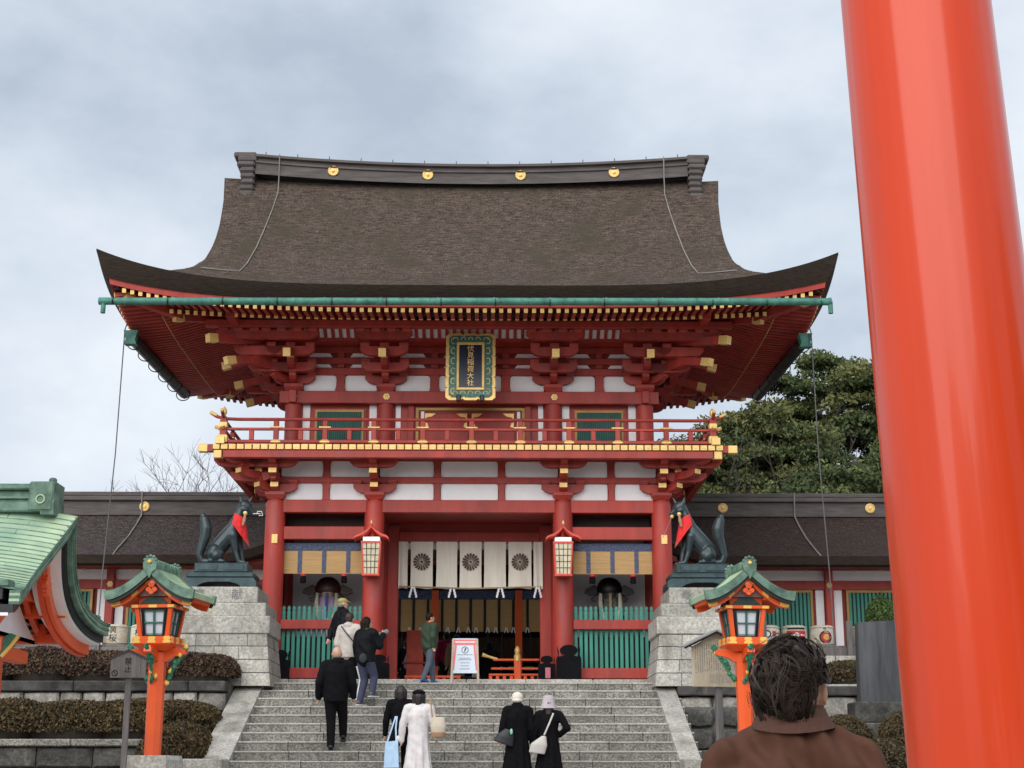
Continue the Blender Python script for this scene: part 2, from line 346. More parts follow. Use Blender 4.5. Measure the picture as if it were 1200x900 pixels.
# columns
cm = MB().lathe([(.225, 3.41), (.222, 5.2), (.213, 7.16), (.195, 7.235), (.165, 7.27)], 28).mesh('column', VERM, True)
for y in YS:
    for x in (-CXO, -CXI, CXI, CXO): inst('column', cm, gate, (x, y, -GZ))
for x in (-CXO, CXO):
    gb(MB().box(x - .065 + .03, x + .065 + .03, -.235, -.2, 6.30, 6.50, 0, .008), 'column_plate', GOLD)
def bx(name, x0, x1, y0, y1, z0, z1, m=VERM, b=.012, parent=None): return gb(MB().box(x0, x1, y0, y1, z0, z1, 0, b), name, m, parent=parent)
bays = [(-CXO, -CXI), (-CXI, CXI), (CXI, CXO)]
for (a, c) in bays:
    bx('head_beam', a + .17, c - .17, -.115, .115, 6.99, 7.27)
    bx('rear_head_beam', a + .17, c - .17, D - .1, D + .1, 6.99, 7.27)
for i in (0, 2):
    a, c = bays[i]
    bx('lower_beam', a + .2, c - .2, -.09, .09, 6.41, 6.69)
    bx('fence_rail', a + .2, c - .2, -.13, -.03, 4.49, 4.69)
    bx('sill_beam', a + .2, c - .2, -.17, .12, 3.46, 3.68, VERM)
    bx('slot_backing', a + .2, c - .2, .5, .53, 6.69, 6.99, DARKW, 0)
    # green pickets with turned heads
    pk = MB(); pk.box(-.036, .036, 0, .05, 3.68, 4.84, 0, .008)
    pk.ext([(-.036, 4.835), (.036, 4.835), (.036, 4.87), (.018, 4.895), (.034, 4.93), (.03, 4.965), (0, 4.995), (-.03, 4.965), (-.034, 4.93), (-.018, 4.895), (-.036, 4.87)], 'y', .002, .048)
    pm = pk.mesh('fence_picket', GREENSL)
    n = 16
    for k in range(n): inst('fence_picket', pm, gate, (a + .26 + (c - a - .52) * k / (n - 1), -.02, -GZ))
    bx('booth_wall', a + .1, c - .1, 1.78, 1.84, 3.41, 6.9, GREYW, 0)
    for x in (a, c): bx('booth_side_wall', x - .03, x + .03, .2, 1.7, 3.41, 6.95, VERMD, 0)
    bx('booth_floor', a + .2, c - .2, .14, 1.8, 3.42, 4.35, DARKW, 0)
bx('gate_ceiling', -CXO, CXO, .1, D - .1, 7.05, 7.1, VERMD, 0)
# centre passage, middle row
for s in (-1, 1):
    bx('door_jamb', s * 1.60, s * 1.85, 1.76, 1.98, 3.41, 7.0, VERM)
    bx('passage_wall', s * CXI - .04, s * CXI + .04, .2, D - .2, 3.41, 7.0, VERMD, 0)
bx('door_lintel', -1.6, 1.6, 1.76, 1.94, 6.62, 6.86)
bx('lintel_board', -1.6, 1.6, 1.80, 1.88, 6.86, 7.05, VERMD, 0)
bx('threshold_beam', -1.6, 1.6, 1.74, 1.98, 3.415, 3.5, VERMD)

# plaster band between head beam and balcony
def rpanel(x0, x1, z0, z1, y, r=.05):
    p = []
    for cx, cz, a0 in ((x1 - r, z0 + r, -90), (x1 - r, z1 - r, 0), (x0 + r, z1 - r, 90), (x0 + r, z0 + r, 180)):
        for k in range(4): a = R(a0 + 30 * k); p.append((cx + r * math.cos(a), cz + r * math.sin(a)))
    return p
struts = {0: [-3.10], 1: [-.69, .71], 2: [3.10]}
for i, (a, c) in enumerate(bays):
    xs = [a + .1] + struts[i] + [c - .1]
    for z0, z1 in ((7.27, 7.64), (7.78, 8.13)):
        for j in range(len(xs) - 1):
            l = xs[j] + (.08 if j else 0); r = xs[j + 1] - (.08 if j < len(xs) - 2 else 0)
            gb(MB().ext(rpanel(l, r, z0, z1, 0), 'y', -.012, .03), 'plaster_panel', WHITE)
    for x in struts[i]:
        gb(MB().ext([(x - .075, 7.27), (x + .075, 7.27), (x + .06, 7.5), (x + .085, 7.58), (x + .085, 7.64), (x - .085, 7.64), (x - .085, 7.58), (x - .06, 7.5)], 'y', -.07, .02), 'strut', VERM)
        gb(MB().ext([(x - .09, 7.78), (x + .09, 7.78), (x + .055, 7.98), (x + .09, 8.08), (x + .09, 8.13), (x - .09, 8.13), (x - .09, 8.08), (x - .055, 7.98)], 'y', -.07, .02), 'strut', VERM)
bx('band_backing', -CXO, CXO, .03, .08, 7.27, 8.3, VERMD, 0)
bx('tie_beam', -CXO - .5, CXO + .5, -.075, .03, 7.64, 7.78)
bx('tie_beam', -CXO - .6, CXO + .6, -.075, .03, 8.13, 8.24)
for s in (-1, 1):
    bx('side_wall', s * (CXO - .03), s * (CXO + .03), .2, D - .2, 3.45, 7.0, VERMD, 0)
    bx('side_plaster', s * (CXO - .02), s * (CXO + .02), 0, D, 7.27, 8.2, WHITE, 0)
    bx('side_tie_beam', s * (CXO - .06), s * (CXO + .06), -.6, D + .6, 7.64, 7.78)
    bx('side_head_beam', s * (CXO - .1), s * (CXO + .1), .18, D - .18, 6.99, 7.27)

# ---- bracket pieces (shared meshes)
def arm_mesh(name, Lh, h=.18, t=.16, gold=False, oneside=False):
    """bow-shaped bracket arm along X, half length Lh, bottom curved up at the ends"""
    def half(s):
        return [(s * (Lh - .26), 0), (s * (Lh - .16), h * .06), (s * (Lh - .07), h * .26), (s * (Lh - .015), h * .55), (s * Lh, h * .62), (s * Lh, h)]
    p = half(1) + half(-1)[::-1] if not oneside else half(1) + [(0, h), (0, 0)]
    b = MB().ext(p, 'y', -t / 2, t / 2)
    if gold:
        b.box(Lh - .005, Lh + .012, -t / 2 - .004, t / 2 + .004, h * .45, h + .003, 1)
    return b.mesh(name, [VERM, GOLD])
def block_mesh(name, w, h, gold=False):
    b = MB(); hh = h * .5; q = w * .36
    b.box(-w / 2, w / 2, -w / 2, w / 2, hh, h, 0, .008)
    vs = [(-q, -q, 0), (q, -q, 0), (q, q, 0), (-q, q, 0), (-w / 2, -w / 2, hh), (w / 2, -w / 2, hh), (w / 2, w / 2, hh), (-w / 2, w / 2, hh)]
    b.add(vs, [(3, 2, 1, 0), (0, 1, 5, 4), (1, 2, 6, 5), (2, 3, 7, 6), (3, 0, 4, 7)], 0)
    if gold: b.box(-w * .34, w * .34, -w / 2 - .012, -w / 2, hh * .2, h * .95, 1)
    return b.mesh(name, [VERM, GOLD])
AW1 = arm_mesh('bracket_arm', .46, .19, .17); AW2 = arm_mesh('bracket_arm', .52, .2, .17)
AP = [arm_mesh('projecting_arm', l, .17, .16, True, True) for l in (.38, .74, 1.0)]
DAI = block_mesh('capital_block', .44, .17); MAK = block_mesh('bearing_block', .2, .11); MAKG = block_mesh('bearing_block', .2, .12, True)
PI = math.pi
def bracket_lower(x, y, dirs, lateral=True):
    e = inst('bracket_cluster', None, gate, (x, y, 7.27 - GZ))
    inst('capital_block', DAI, e)
    if lateral and 'f' in dirs:
        inst('bracket_arm', AW1, e, (0, -.09, .14))
        for u in (-.38, .38): inst('bearing_block', MAK, e, (u, -.09, .33 - .01))
        inst('bracket_arm', AW2, e, (0, -.56, .62))
        for u in (-.42, 0, .42): inst('bearing_block', MAK, e, (u, -.56, .80))
    rots = {'f': -PI / 2, 'l': PI, 'r': 0, 'dl': -PI * .75, 'dr': -PI / 4, 'b': PI / 2}
    for d in dirs:
        k = 1.38 if d in ('dl', 'dr') else 1
        for j, zz in enumerate((.16, .40, .66)):
            inst('projecting_arm', AP[j], e, (0, 0, zz), (0, 0, rots[d]), (k, 1, 1))
            l = (.38, .74, 1.0)[j] * k - .12
            a = rots[d]; inst('bearing_block', MAK, e, (l * math.cos(a), l * math.sin(a), zz + .165), (0, 0, a))
    return e
for x in (-CXI, CXI): bracket_lower(x, 0, 'f')
for s, d1, d2 in ((-1, 'l', 'dl'), (1, 'r', 'dr')):
    e = bracket_lower(s * CXO, 0, ['f', d1, d2])
    # lateral arms and blocks seen stepping out past the corner
    inst('bracket_arm', AW2, e, (s * .75, -.56, .62)); inst('bracket_arm', AW1, e, (s * .5, -.3, .36))
    for u in (.5, .95, 1.1): inst('bearing_block', MAKG, e, (s * u, -.56, .80))
    for u in (.35, .75): inst('bearing_block', MAKG, e, (s * u, -.3, .54))
    for y in (D / 2, D): bracket_lower(s * CXO, y, [d1], False)

# ---- balcony
BX, BY0, BY1 = 5.42, -1.08, D + 1.08
bx('balcony_beam', -BX + .22, BX - .22, BY0, BY0 + .16, 8.0, 8.16)
bx('balcony_beam', -BX + .3, BX - .3, BY1 - .16, BY1, 8.0, 8.16)
for s in (-1, 1):
    bx('balcony_side_beam', s * (BX - .2), s * (BX - .04), BY0 + .17, BY1 - .17, 8.0, 8.155)
    bx('beam_end', s * (BX - .2), s * (BX + .10), BY0 + .02, BY0 + .17, 8.13, 8.29, VERM)
    bx('beam_end_cap', s * (BX + .10), s * (BX + .30), BY0 + .015, BY0 + .175, 8.125, 8.295, GOLD)
    bx('beam_front_cap', s * (BX - .04), s * (BX - .21), BY0 - .05, BY0 - .0, 7.98, 8.15, GOLD)
bx('balcony_floor', -BX, BX, BY0 + .02, BY1 - .02, 8.165, 8.29, VERMD, 0)
gpm = MB().box(-.073, .073, -.014, .012, 0, .115, 0, .008).box(-.045, .045, -.019, -.012, .04, .075, 0, .003).mesh('gold_plate', GOLD)
n = int(2 * BX / .168)
for k in range(n): gi('gold_plate', gpm, -BX + .084 + (2 * BX - .168) * k / (n - 1), BY0 - .005, 8.175)
n = int((BY1 - BY0) / .168)
for s in (-1, 1):
    for k in range(n): gi('gold_plate', gpm, s * (BX + .005), BY0 + .1 + (BY1 - BY0 - .2) * k / (n - 1), 8.175, (0, 0, PI / 2))
# railing
RY = BY0 + .12; RX = BX - .2
def rail(a, c, axis, o):
    def B(name, u0, u1, w, z0, z1, m=VERM):
        if axis == 'x': return bx(name, u0, u1, o - w, o + w, z0, z1, m, .01)
        return bx(name, o - w, o + w, u0, u1, z0, z1, m, .01)
    B('bottom_rail', a, c, .05, 8.33, 8.40); B('middle_rail', a - .1, c + .1, .035, 8.61, 8.665)
    p0, p1 = a - .28, c + .28
    def Q(u, z): return (u, o, z) if axis == 'x' else (o, u, z)
    gb(MB().tube([Q(p0, 8.99), Q(p0 + .12, 8.91), Q(p0 + .3, 8.862), Q(p0 + .6, 8.85), Q(p1 - .6, 8.85), Q(p1 - .3, 8.862), Q(p1 - .12, 8.91), Q(p1, 8.99)], .036, 10), 'top_rail', VERM, True)
    for e0, e1 in ((p0, .14), (p1, -.14)):
        gb(MB().tube([Q(e0 - e1 * .1, 9.0), Q(e0 + e1 * .9, 8.925)], .040, 10), 'rail_tip', GOLD, True)
        bq = a - .18 if e1 > 0 else c + .18
        gb(MB().tube([Q(bq, 8.69), Q(bq + e1 * .9, 8.64)], .042, 6), 'rail_tip', GOLD)
post = MB().box(-.055, .055, -.05, .05, 8.29, 8.82, 0, .01)
post.box(-.13, .13, -.062, .062, 8.655, 8.69, 1, .008); post.box(-.11, .11, -.065, .065, 8.33, 8.385, 1, .015); post.box(-.07, .07, -.055, .055, 8.385, 8.405, 1, .008)
pmx = post.mesh('rail_post', [VERM, GOLD])
sp = MB().box(-.05, .05, -.04, .04, 8.40, 8.61, 0, .01).mesh('short_post', VERM)
rail(-RX, RX, 'x', RY); rail(-RX, RX, 'x', BY1 - .12)
for s in (-1, 1): rail(RY, BY1 - .12, 'y', s * RX)
for k in range(-4, 5):
    inst('rail_post', pmx, gate, (.06 + 1.04 * k, RY, -GZ)); inst('rail_post', pmx, gate, (.06 + 1.04 * k, BY1 - .12, -GZ))
for k in range(-5, 5):
    inst('short_post', sp, gate, (.06 + 1.04 * (k + .5), RY, -GZ))
for s in (-1, 1):
    for y in (.2, 1.35, 2.5, 3.6): inst('rail_post', pmx, gate, (s * RX, y, -GZ), (0, 0, PI / 2))
    for y in (RY, BY1 - .12):
        cp = MB().box(-.07, .07, -.07, .07, 8.29, 8.9, 0, .01)
        cp.box(-.085, .085, -.085, .085, 8.66, 8.78, 1, .01); cp.box(-.1, .1, -.1, .1, 8.33, 8.5, 1, .012)
        cp.lathe([(.05, 8.9), (.035, 8.93), (.06, 8.99), (.055, 9.05), (.02, 9.11), (.004, 9.13)], 12, m=1)
        cp.build('corner_post', [VERM, GOLD], gate, (s * RX, y, -GZ), smooth=False)
    bx('balcony_corner_block', s * (BX - .26), s * (BX - .07), BY0 - .06, BY0 + .0, 8.29, 8.45, GOLD, .01)

# ---- upper storey wall
UX, UI, UY = 3.88, 1.85, .1
um = MB().lathe([(.192, 8.28), (.19, 9.42), (.17, 9.72)], 24).mesh('upper_column', VERM, True)
for y in (UY, D / 2, D - UY):
    for x in (-UX, -UI, UI, UX): inst('upper_column', um, gate, (x, y, -GZ))
bx('upper_wall_core', -UX, UX, UY + .05, UY + .1, 8.28, 9.7, VERM, 0)
for s in (-1, 1):
    bx('upper_side_wall', s * (UX - .03), s * (UX + .03), UY + .15, D - UY - .15, 8.28, 9.7, WHITE, 0)
    bx('upper_side_beam', s * (UX - .08), s * (UX + .08), UY - .3, D - UY + .3, 9.42, 9.7)
bx('upper_rear_wall', -UX, UX, D - UY - .1, D - UY - .05, 8.28, 9.7, WHITE, 0)
for a, c in ((-UX, -UI), (UI, UX)):
    for xa, xb in ((a + .2, a + .36), (c - .36, c - .2)): bx('plaster_strip', xa, xb, UY + .02, UY + .05, 8.3, 9.42, WHITE, 0)
    x0, x1 = a + .42, c - .42
    w = inst('slatted_window', None, gate, ((x0 + x1) / 2, UY, 8.5 - GZ)); h = (x1 - x0) / 2
    MB().box(-h, h, .0, .05, -.2, .85, 0, .005).build('red_frame', VERM, w)
    f = MB(); f.box(-h + .06, h - .06, -.035, 0, .76, .81); f.box(-h + .06, -h + .1, -.035, 0, -.1, .76); f.box(h - .1, h - .06, -.035, 0, -.1, .76)
    f.build('gold_frame', mat('dull_gold', (.33, .19, .05), .5, metal=.3), w)
    sl = MB().box(-.012, .012, -.03, -.005, -.1, .76).mesh('slat', GREEND)
    MB().box(-h + .1, h - .1, -.006, -.001, -.1, .76).build('window_backing', mat('window_green_dark', (.012, .06, .05), .7), w)
    ns = 24
    for k in range(ns): inst('slat', sl, w, (-h + .115 + (2 * h - .23) * k / (ns - 1), 0, 0))
# centre doorway
dw = inst('upper_doorway', None, gate, (0.02, UY, 8.3 - GZ))
DG = MATS['dull_gold']
f = MB(); f.box(-1.2, 1.2, -.04, .02, 1.0, 1.06); f.box(-1.2, -1.14, -.04, .02, 0, 1.0); f.box(1.14, 1.2, -.04, .02, 0, 1.0); f.build('gold_frame', DG, dw)
MB().box(-1.14, 1.14, 0, .03, 0, 1.0).build('doorway_backing', VERMD, dw)
for k in range(2):
    xx = -1.0 if k == 0 else .03
    d = MB().box(xx, xx + .95, -.03, 0, 0, .93, 0, .008); d.box(xx + .06, xx + .89, -.036, -.03, .1, .8, 0, .003); d.build('door_leaf', VERM, dw)
for cx in (-1.0, -.07, .03, .96):
    sg = 1 if cx in (-1.0, .03) else -1
    g = MB().ext([(cx, .93), (cx + sg * .24, .93), (cx + sg * .15, .86), (cx + sg * .04, .84), (cx, .70)], 'y', -.045, -.036)
    g.ext([(cx, .60), (cx + sg * .08, .63), (cx + sg * .05, .72), (cx, .72)], 'y', -.045, -.036); g.build('gold_fitting', GOLD, dw)
for xx in (-1.09, 1.03): MB().box(xx, xx + .07, -.02, 0, 0, .98).build('white_strip', WHITE, dw)
for s in (-1, 1): bx('plaster_strip', s * (UI - .22) - .11 * (s > 0) - .0, s * (UI - .22) + .11 * (s < 0), UY + .02, UY + .05, 8.3, 9.42, WHITE, 0)
for s in (-1, 1): bx('door_post', s * 1.22, s * 1.36, UY - .03, UY + .05, 8.3, 9.42)
bx('upper_head_beam', -UX - .3, UX + .3, UY - .2, UY - .02, 9.42, 9.70)
fl = MB()
for k in range(6): a = PI / 3 * k; fl.lathe([(.032, 0), (.032, .012)], 8, (.042 * math.cos(a), .042 * math.sin(a), 0))
fl.lathe([(.04, 0), (.04, .02), (.02, .03)], 10); flm = fl.mesh('gold_flower', GOLD)
for x in (-UX, -UI, UI, UX): gi('gold_flower', flm, x + .02, UY - .2, 9.57, (R(90), 0, 0))

# ---- upper bracket zone
ustr = [-2.86, -.78, .80, 2.88]; UYW = UY - .02
ubays = [(-UX, [-2.86], -UI), (-UI, [-.78, .8], UI), (UI, [2.88], UX)]
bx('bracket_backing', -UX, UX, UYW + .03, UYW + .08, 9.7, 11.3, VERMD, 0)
for a, ms, c in ubays:
    xs = [a] + ms + [c]
    for j in range(len(xs) - 1):
        l = xs[j] + (.1 if j else .2); r = xs[j + 1] - (.1 if j < len(xs) - 2 else .2)
        gb(MB().ext(rpanel(l, r, 9.72, 10.09, 0, .06), 'y', UYW, UYW + .03), 'plaster_panel', WHITE)
        for z0, z1 in ((10.255, 10.345), (10.495, 10.60)):
            gb(MB().ext([(l + .08, z0), (r - .08, z0), (r - .16, z1), (l + .16, z1)], 'y', UYW - .0, UYW + .03), 'plaster_strip', WHITE)
    for x in ms:
        gb(MB().ext([(x - .12, 9.71), (x + .12, 9.71), (x + .085, 9.9), (x + .1, 10.09), (x - .1, 10.09), (x - .085, 9.9)], 'y', UYW - .06, UYW + .02), 'strut', VERM)
        bx('strut', x - .075, x + .075, UYW - .06, UYW + .02, 10.26, 10.34, VERM, .005); bx('strut', x - .075, x + .075, UYW - .06, UYW + .02, 10.49, 10.61, VERM, .005)
for z0, z1 in ((10.09, 10.255), (10.345, 10.495), (10.60, 10.74)): bx('wall_tie_beam', -UX - .7, UX + .7, UYW - .07, UYW + .02, z0, z1)
AU = arm_mesh('bracket_arm', .62, .19, .15)
AQ = [arm_mesh('projecting_arm', l, .17, .15, False, True) for l in (.45, .85, 1.2)]
ODL = MB().beam((-.2, 0, .42), (1.52, 0, -.06), .15, .17, 0, 1, .05).mesh('tail_rafter', [VERM, GOLD])
BIG = MB().beam((-.2, 0, .42), (1.62, 0, -.04), .14, .16, 0, 1, .20).mesh('tail_rafter', [VERM, GOLD])
DIA = MB().beam((-.2, 0, .46), (2.35, 0, .06), .15, .17, 0, 1, .22).mesh('tail_rafter', [VERM, GOLD])
def bracket_upper(x, y, dirs, lateral=True):
    e = inst('bracket_cluster', None, gate, (x, y, 9.70 - GZ))
    inst('capital_block', DAI, e, (0, 0, 0), scale=(.95, .95, 1))
    rots = {'f': -PI / 2, 'l': PI, 'r': 0, 'dl': -PI * .75, 'dr': -PI / 4}
    if lateral:
        inst('bracket_arm', AW1, e, (0, -.09, .17))
        for u in (-.38, .38): inst('bearing_block', MAK, e, (u, -.09, .36))
        inst('bracket_arm', AW2, e, (0, -.45, .36))
        for u in (-.42, 0, .42): inst('bearing_block', MAK, e, (u, -.45, .54))
        inst('bracket_arm', AW2, e, (0, -.84, .62))
        for u in (-.42, 0, .42): inst('bearing_block', MAK, e, (u, -.84, .80))
        inst('bracket_arm', AU, e, (0, -1.15, .90))
        for u in (-.5, -.17, .17, .5): inst('bearing_block', MAK, e, (u, -1.15, 1.06))
    for d in dirs:
        k = 1.38 if d in ('dl', 'dr') else 1; a = rots[d]
        for j, zz in enumerate((.18, .40)):
            inst('projecting_arm', AQ[j], e, (0, 0, zz), (0, 0, a), (k, 1, 1))
            l = (.45, .85)[j] * k - .1; inst('bearing_block', MAKG if d == 'f' else MAK, e, (l * math.cos(a), l * math.sin(a), zz + .165), (0, 0, a + PI / 2))
        if d == 'f': inst('tail_rafter', ODL, e, (0, 0, .58), (0, 0, a))
        elif d in ('dl', 'dr'): inst('tail_rafter', DIA, e, (0, 0, .72), (0, 0, a)); inst('tail_rafter', BIG, e, (0, 0, .42), (0, 0, a), (1.15, 1, 1))
        else: inst('tail_rafter', BIG, e, (0, 0, .62), (0, 0, a))
    return e
for x in (-UI, UI): bracket_upper(x, UY, 'f')
for s, d1, d2 in ((-1, 'l', 'dl'), (1, 'r', 'dr')):
    e = bracket_upper(s * UX, UY, ['f', d1, d2])
    inst('bracket_arm', AU, e, (s * .95, -1.15, .90)); inst('bracket_arm', AW2, e, (s * .7, -.84, .62)); inst('bracket_arm', AW2, e, (s * .45, -.45, .36))
    for u in (.75, 1.1, 1.4): inst('bearing_block', MAK, e, (s * u, -1.15, 1.06))
    for y in (D / 2, D - UY): bracket_upper(s * UX, y, [d1], False)
    for y in (UY + .45, D / 2, D - UY - .45):
        gi('bracket_arm', AU, s * (UX + 1.15), y, 10.6, (0, 0, PI / 2)); gi('bracket_arm', AW2, s * (UX + .84), y, 10.32, (0, 0, PI / 2))
# white lattice strip curving out to the eave purlin
cb = MB().grid(lambda u, v: (-UX - .2 + (2 * UX + .4) * u, -.5 - .6 * v, 10.80 + .22 * math.sin(v * PI / 2)), 1, 6)
gb(cb, 'curved_ceiling', WHITE)
bm_ = MB().tube([(0, -.5 - .62 * t, 10.775 + .22 * math.sin(t * PI / 2)) for t in (0, .25, .5, .75, 1)], .05, 4).mesh('ceiling_batten', VERM)
for k in range(49): inst('ceiling_batten', bm_, gate, (-UX - .1 + (2 * UX + .2) * k / 48, 0, -GZ))
bx('inner_ceiling', -UX - .3, UX + .3, -.5, UYW, 10.74, 10.80, VERM, 0)
bx('eave_purlin', -UX - 1.8, UX + 1.8, -1.22, -1.04, 10.84, 11.0)
bx('rear_eave_purlin', -UX - 1.8, UX + 1.8, D + 1.04, D + 1.22, 10.84, 11.0)
for s in (-1, 1):
    bx('side_eave_purlin', s * (UX + 1.06), s * (UX + 1.24), -1.9, D + 1.9, 10.845, 11.005)
    pass
# ------------------------------------------------------------------ gate roof: hip-and-gable, bark thatch
RCY = D / 2; EX, EY = 7.64, 4.85; XG = 5.76       # relative to the gate, y measured from RCY
def Hp(d): return 11.22 + .364 * d + .1007 * d * d
def clampv(v, a, b): return max(a, min(b, v))
def liftT(x, y): return .75 * (abs(x) / EX) ** 4.3 * (abs(y) / EY) ** 4.3
def liftB(x, y):
    u = min(1., abs(x) / (EX * .955)); v = min(1., abs(y) / (EY * .93)); return .44 * (u * v) ** 3.8
def smin(a, b, k=.25):
    h = max(k - abs(a - b), 0) / k; return min(a, b) - h * h * k * .25
def ztop(x, y, main=True):
    dy = EY - abs(y); dx = EX - abs(x)
    if main: return Hp(dy) + liftT(x, y) + .12 * (abs(x) / 5.9) ** 3 * clampv(dy / EY, 0, 1)
    f = .75 * math.exp(-max(0, abs(x) - XG) / .22) * clampv((dy - 1.5) / 1.0, 0, 1)
    return smin(Hp(dy) + .12 * clampv(dy / EY, 0, 1), Hp(dx) + f, .12) + liftT(x, y)
roof = MB()
def ease(t): return t
for s in (-1, 1):
    def XGy(dy): return float(np.interp(dy, (0, 1.6, 2.2, 2.6, 3, 3.5, 4.2, 4.85), (5.80, 5.80, 5.79, 5.765, 5.76, 5.78, 5.85, 5.97)))
for s in (-1, 1):
    roof.grid(lambda u, v: ((u * 2 - 1) * XGy(EY * v), RCY + s * EY * (1 - v), ztop((u * 2 - 1) * XG, EY * (1 - v)) + .009 * (round(v * 96) % 2)), 48, 96, 0)
    def hip(u, v):
        y = (v * 2 - 1) * EY; x = XG + (EX - XG) * u; return (s * x, RCY + y, ztop(x, y, False))
    roof.grid(hip, 12, 72, 0)
gb(roof, 'bark_roof', THATCH, True, ang=50)
# gable ends: dark verge edge, recessed red gable boards
for s in (-1, 1):
    g = MB(); N_ = 30
    for k in range(N_):
        for sy in (-1, 1):
            d0, d1 = 1.7 + (EY - 1.7) * k / N_, 1.7 + (EY - 1.7) * (k + 1) / N_
            y0, y1 = RCY + sy * (EY - d0), RCY + sy * (EY - d1)
            z0, z1 = ztop(XG, EY - d0), ztop(XG, EY - d1)
            t0 = min(.42, z0 - 12.0); t1 = min(.42, z1 - 12.0)
            A, B_ = XGy(d0), XGy(d1)
            g.add([(s * (A + .004), y0, z0), (s * (B_ + .004), y1, z1), (s * (B_ - .05), y1, z1 - t1), (s * (A - .05), y0, z0 - t0), (s * (XG - .5), y1, z1 - t1), (s * (XG - .5), y0, z0 - t0)], [(0, 1, 2, 3), (3, 2, 4, 5)])
    gb(g, 'verge_edge', THEDGE)
    gp = [(RCY + (EY - 1.8) * (1 - 2 * k / 40), 0) for k in range(41)]
    pts = [(y, ztop(XG, y - RCY) - .3) for y, _ in gp]
    gb(MB().ext([(gp[0][0], 12.1)] + pts + [(gp[-1][0], 12.1)], 'x', s * (XG - .55), s * (XG - .6)), 'gable_wall', VERM)
# cut edge of the thatch and its red board below
edge = MB(); board = MB()
def eloop(n=72):
    P = []
    for k in range(n): P.append((-1 + 2 * k / n, -1))
    for k in range(36): P.append((1, -1 + 2 * k / 36))
    for k in range(n): P.append((1 - 2 * k / n, 1))
    for k in range(36): P.append((-1, 1 - 2 * k / 36))
    return P
LP = eloop()
def ering(ins, kind):
    o = []
    for a, b in LP:
        x, y = a * EX, b * EY
        zt = 11.22 + liftT(x, y); zb = 10.95 + .46 * abs(a) ** 4.3 * abs(b) ** 4.3
        z = {'t': zt, 'm': zt * .45 + zb * .55, 'b': zb, 'r': zb - .03, 'q': zb - .12}[kind]
        o.append((a * (EX - ins), RCY + b * (EY - ins), z))
    return o
def rings(mb, rs, m=0):
    n = len(rs[0]); vs = [p for r in rs for p in r]
    fs = [(j * n + k, j * n + (k + 1) % n, (j + 1) * n + (k + 1) % n, (j + 1) * n + k) for j in range(len(rs) - 1) for k in range(n)]
    mb.add(vs, fs, m)
rings(edge, [ering(0, 't'), ering(.10, 'm'), ering(.22, 'b'), ering(.6, 'b')]); gb(edge, 'thatch_edge', THEDGE, True, ang=30)
rings(board, [ering(.235, 'b'), ering(.245, 'r'), ering(.26, 'q'), ering(.34, 'q'), ering(.34, 'b')]); gb(board, 'eave_board', VERM)
# soffit boards
def zsof(x, y):
    d = min(EX - abs(x), EY - abs(y)); l = liftB(x, y)
    return (10.885 + .12 * (d - .3) if d < 1.18 else 11.0 + .28 * (d - 1.1)) + l
so = MB()
so.grid(lambda u, v: ((u * 2 - 1) * (EX - .34), RCY + (v * 2 - 1) * (EY - .34), zsof((u * 2 - 1) * (EX - .34), (v * 2 - 1) * (EY - .34)) + .02), 110, 72)
so.v = [(x, y, min(z, 11.95)) for x, y, z in so.v]
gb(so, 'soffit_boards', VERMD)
# rafters
def raf(lengthkey):
    L_, w, h, sl = lengthkey
    b = MB(); b.beam((0, L_, sl * L_), (0, 0, 0), w, h, 0, 1, .012); return b.mesh('rafter', [VERM, GOLD])
RM = {}
def rafter(name, x, y, z, L_, sl, rz):
    key = (round(L_ * 5) / 5 if L_ > .4 else .3, .075, .085, sl)
    if key not in RM: RM[key] = raf(key)
    inst(name, RM[key], gate, (x, y, z - GZ), (0, 0, rz))
rear_f = MB()
for row, (ins, zc, sl, full, stop) in {'flying_rafter': (.30, 10.80, .12, 1.0, .12), 'base_rafter': (1.12, 10.88, .28, 2.6, .12)}.items():
    half = EX - ins - .25; n = int(2 * half / .168)
    for k in range(n + 1):
        x = -half + 2 * half * k / n
        L_ = min(full, EX - abs(x) - ins - .02)
        if L_ < .12: continue
        z = zc - .03 + liftB(x, EY - ins)
        rafter(row, x, RCY - (EY - ins), z, L_, sl, 0)
        rear_f.T = Matrix.Translation((x, RCY + (EY - ins), z)) @ Matrix.Rotation(PI, 4, 'Z'); rear_f.beam((0, L_, sl * L_), (0, 0, 0), .075, .085)
    half = EY - ins - .25; n = int(2 * half / .168)
    for s in (-1, 1):
        for k in range(n + 1):
            y = -half + 2 * half * k / n; L_ = min(full, EY - abs(y) - ins - .02)
            if L_ < .12: continue
            rafter(row, s * (EX - ins), RCY + y, zc - .03 + liftB(EX - ins, y), L_, sl, s * PI / 2)
rear_f.T = None; stuff(gb(rear_f, 'rear_rafters', VERMD))
for s in (-1, 1):
    for sy in (-1, 1):
        def hipr(ins0, z0, ins1, z1, w, h): return MB().beam((s * (EX - ins1), RCY + sy * (EY - ins1), z1), (s * (EX - ins0), RCY + sy * (EY - ins0), z0), w, h, 0, 1, .22)
        gb(hipr(.52, 11.10, 1.5, 10.98, .17, .16), 'hip_rafter', [VERM, GOLD]); gb(hipr(1.38, 10.90, 3.2, 11.38, .13, .14), 'hip_rafter', [VERM, GOLD])
        gb(MB().beam((s * (EX - 1.2), RCY + sy * (EY - 1.2), 11.3), (s * (EX - .35), RCY + sy * (EY - .35), 11.26), .2, .1), 'hip_block', BLACK)
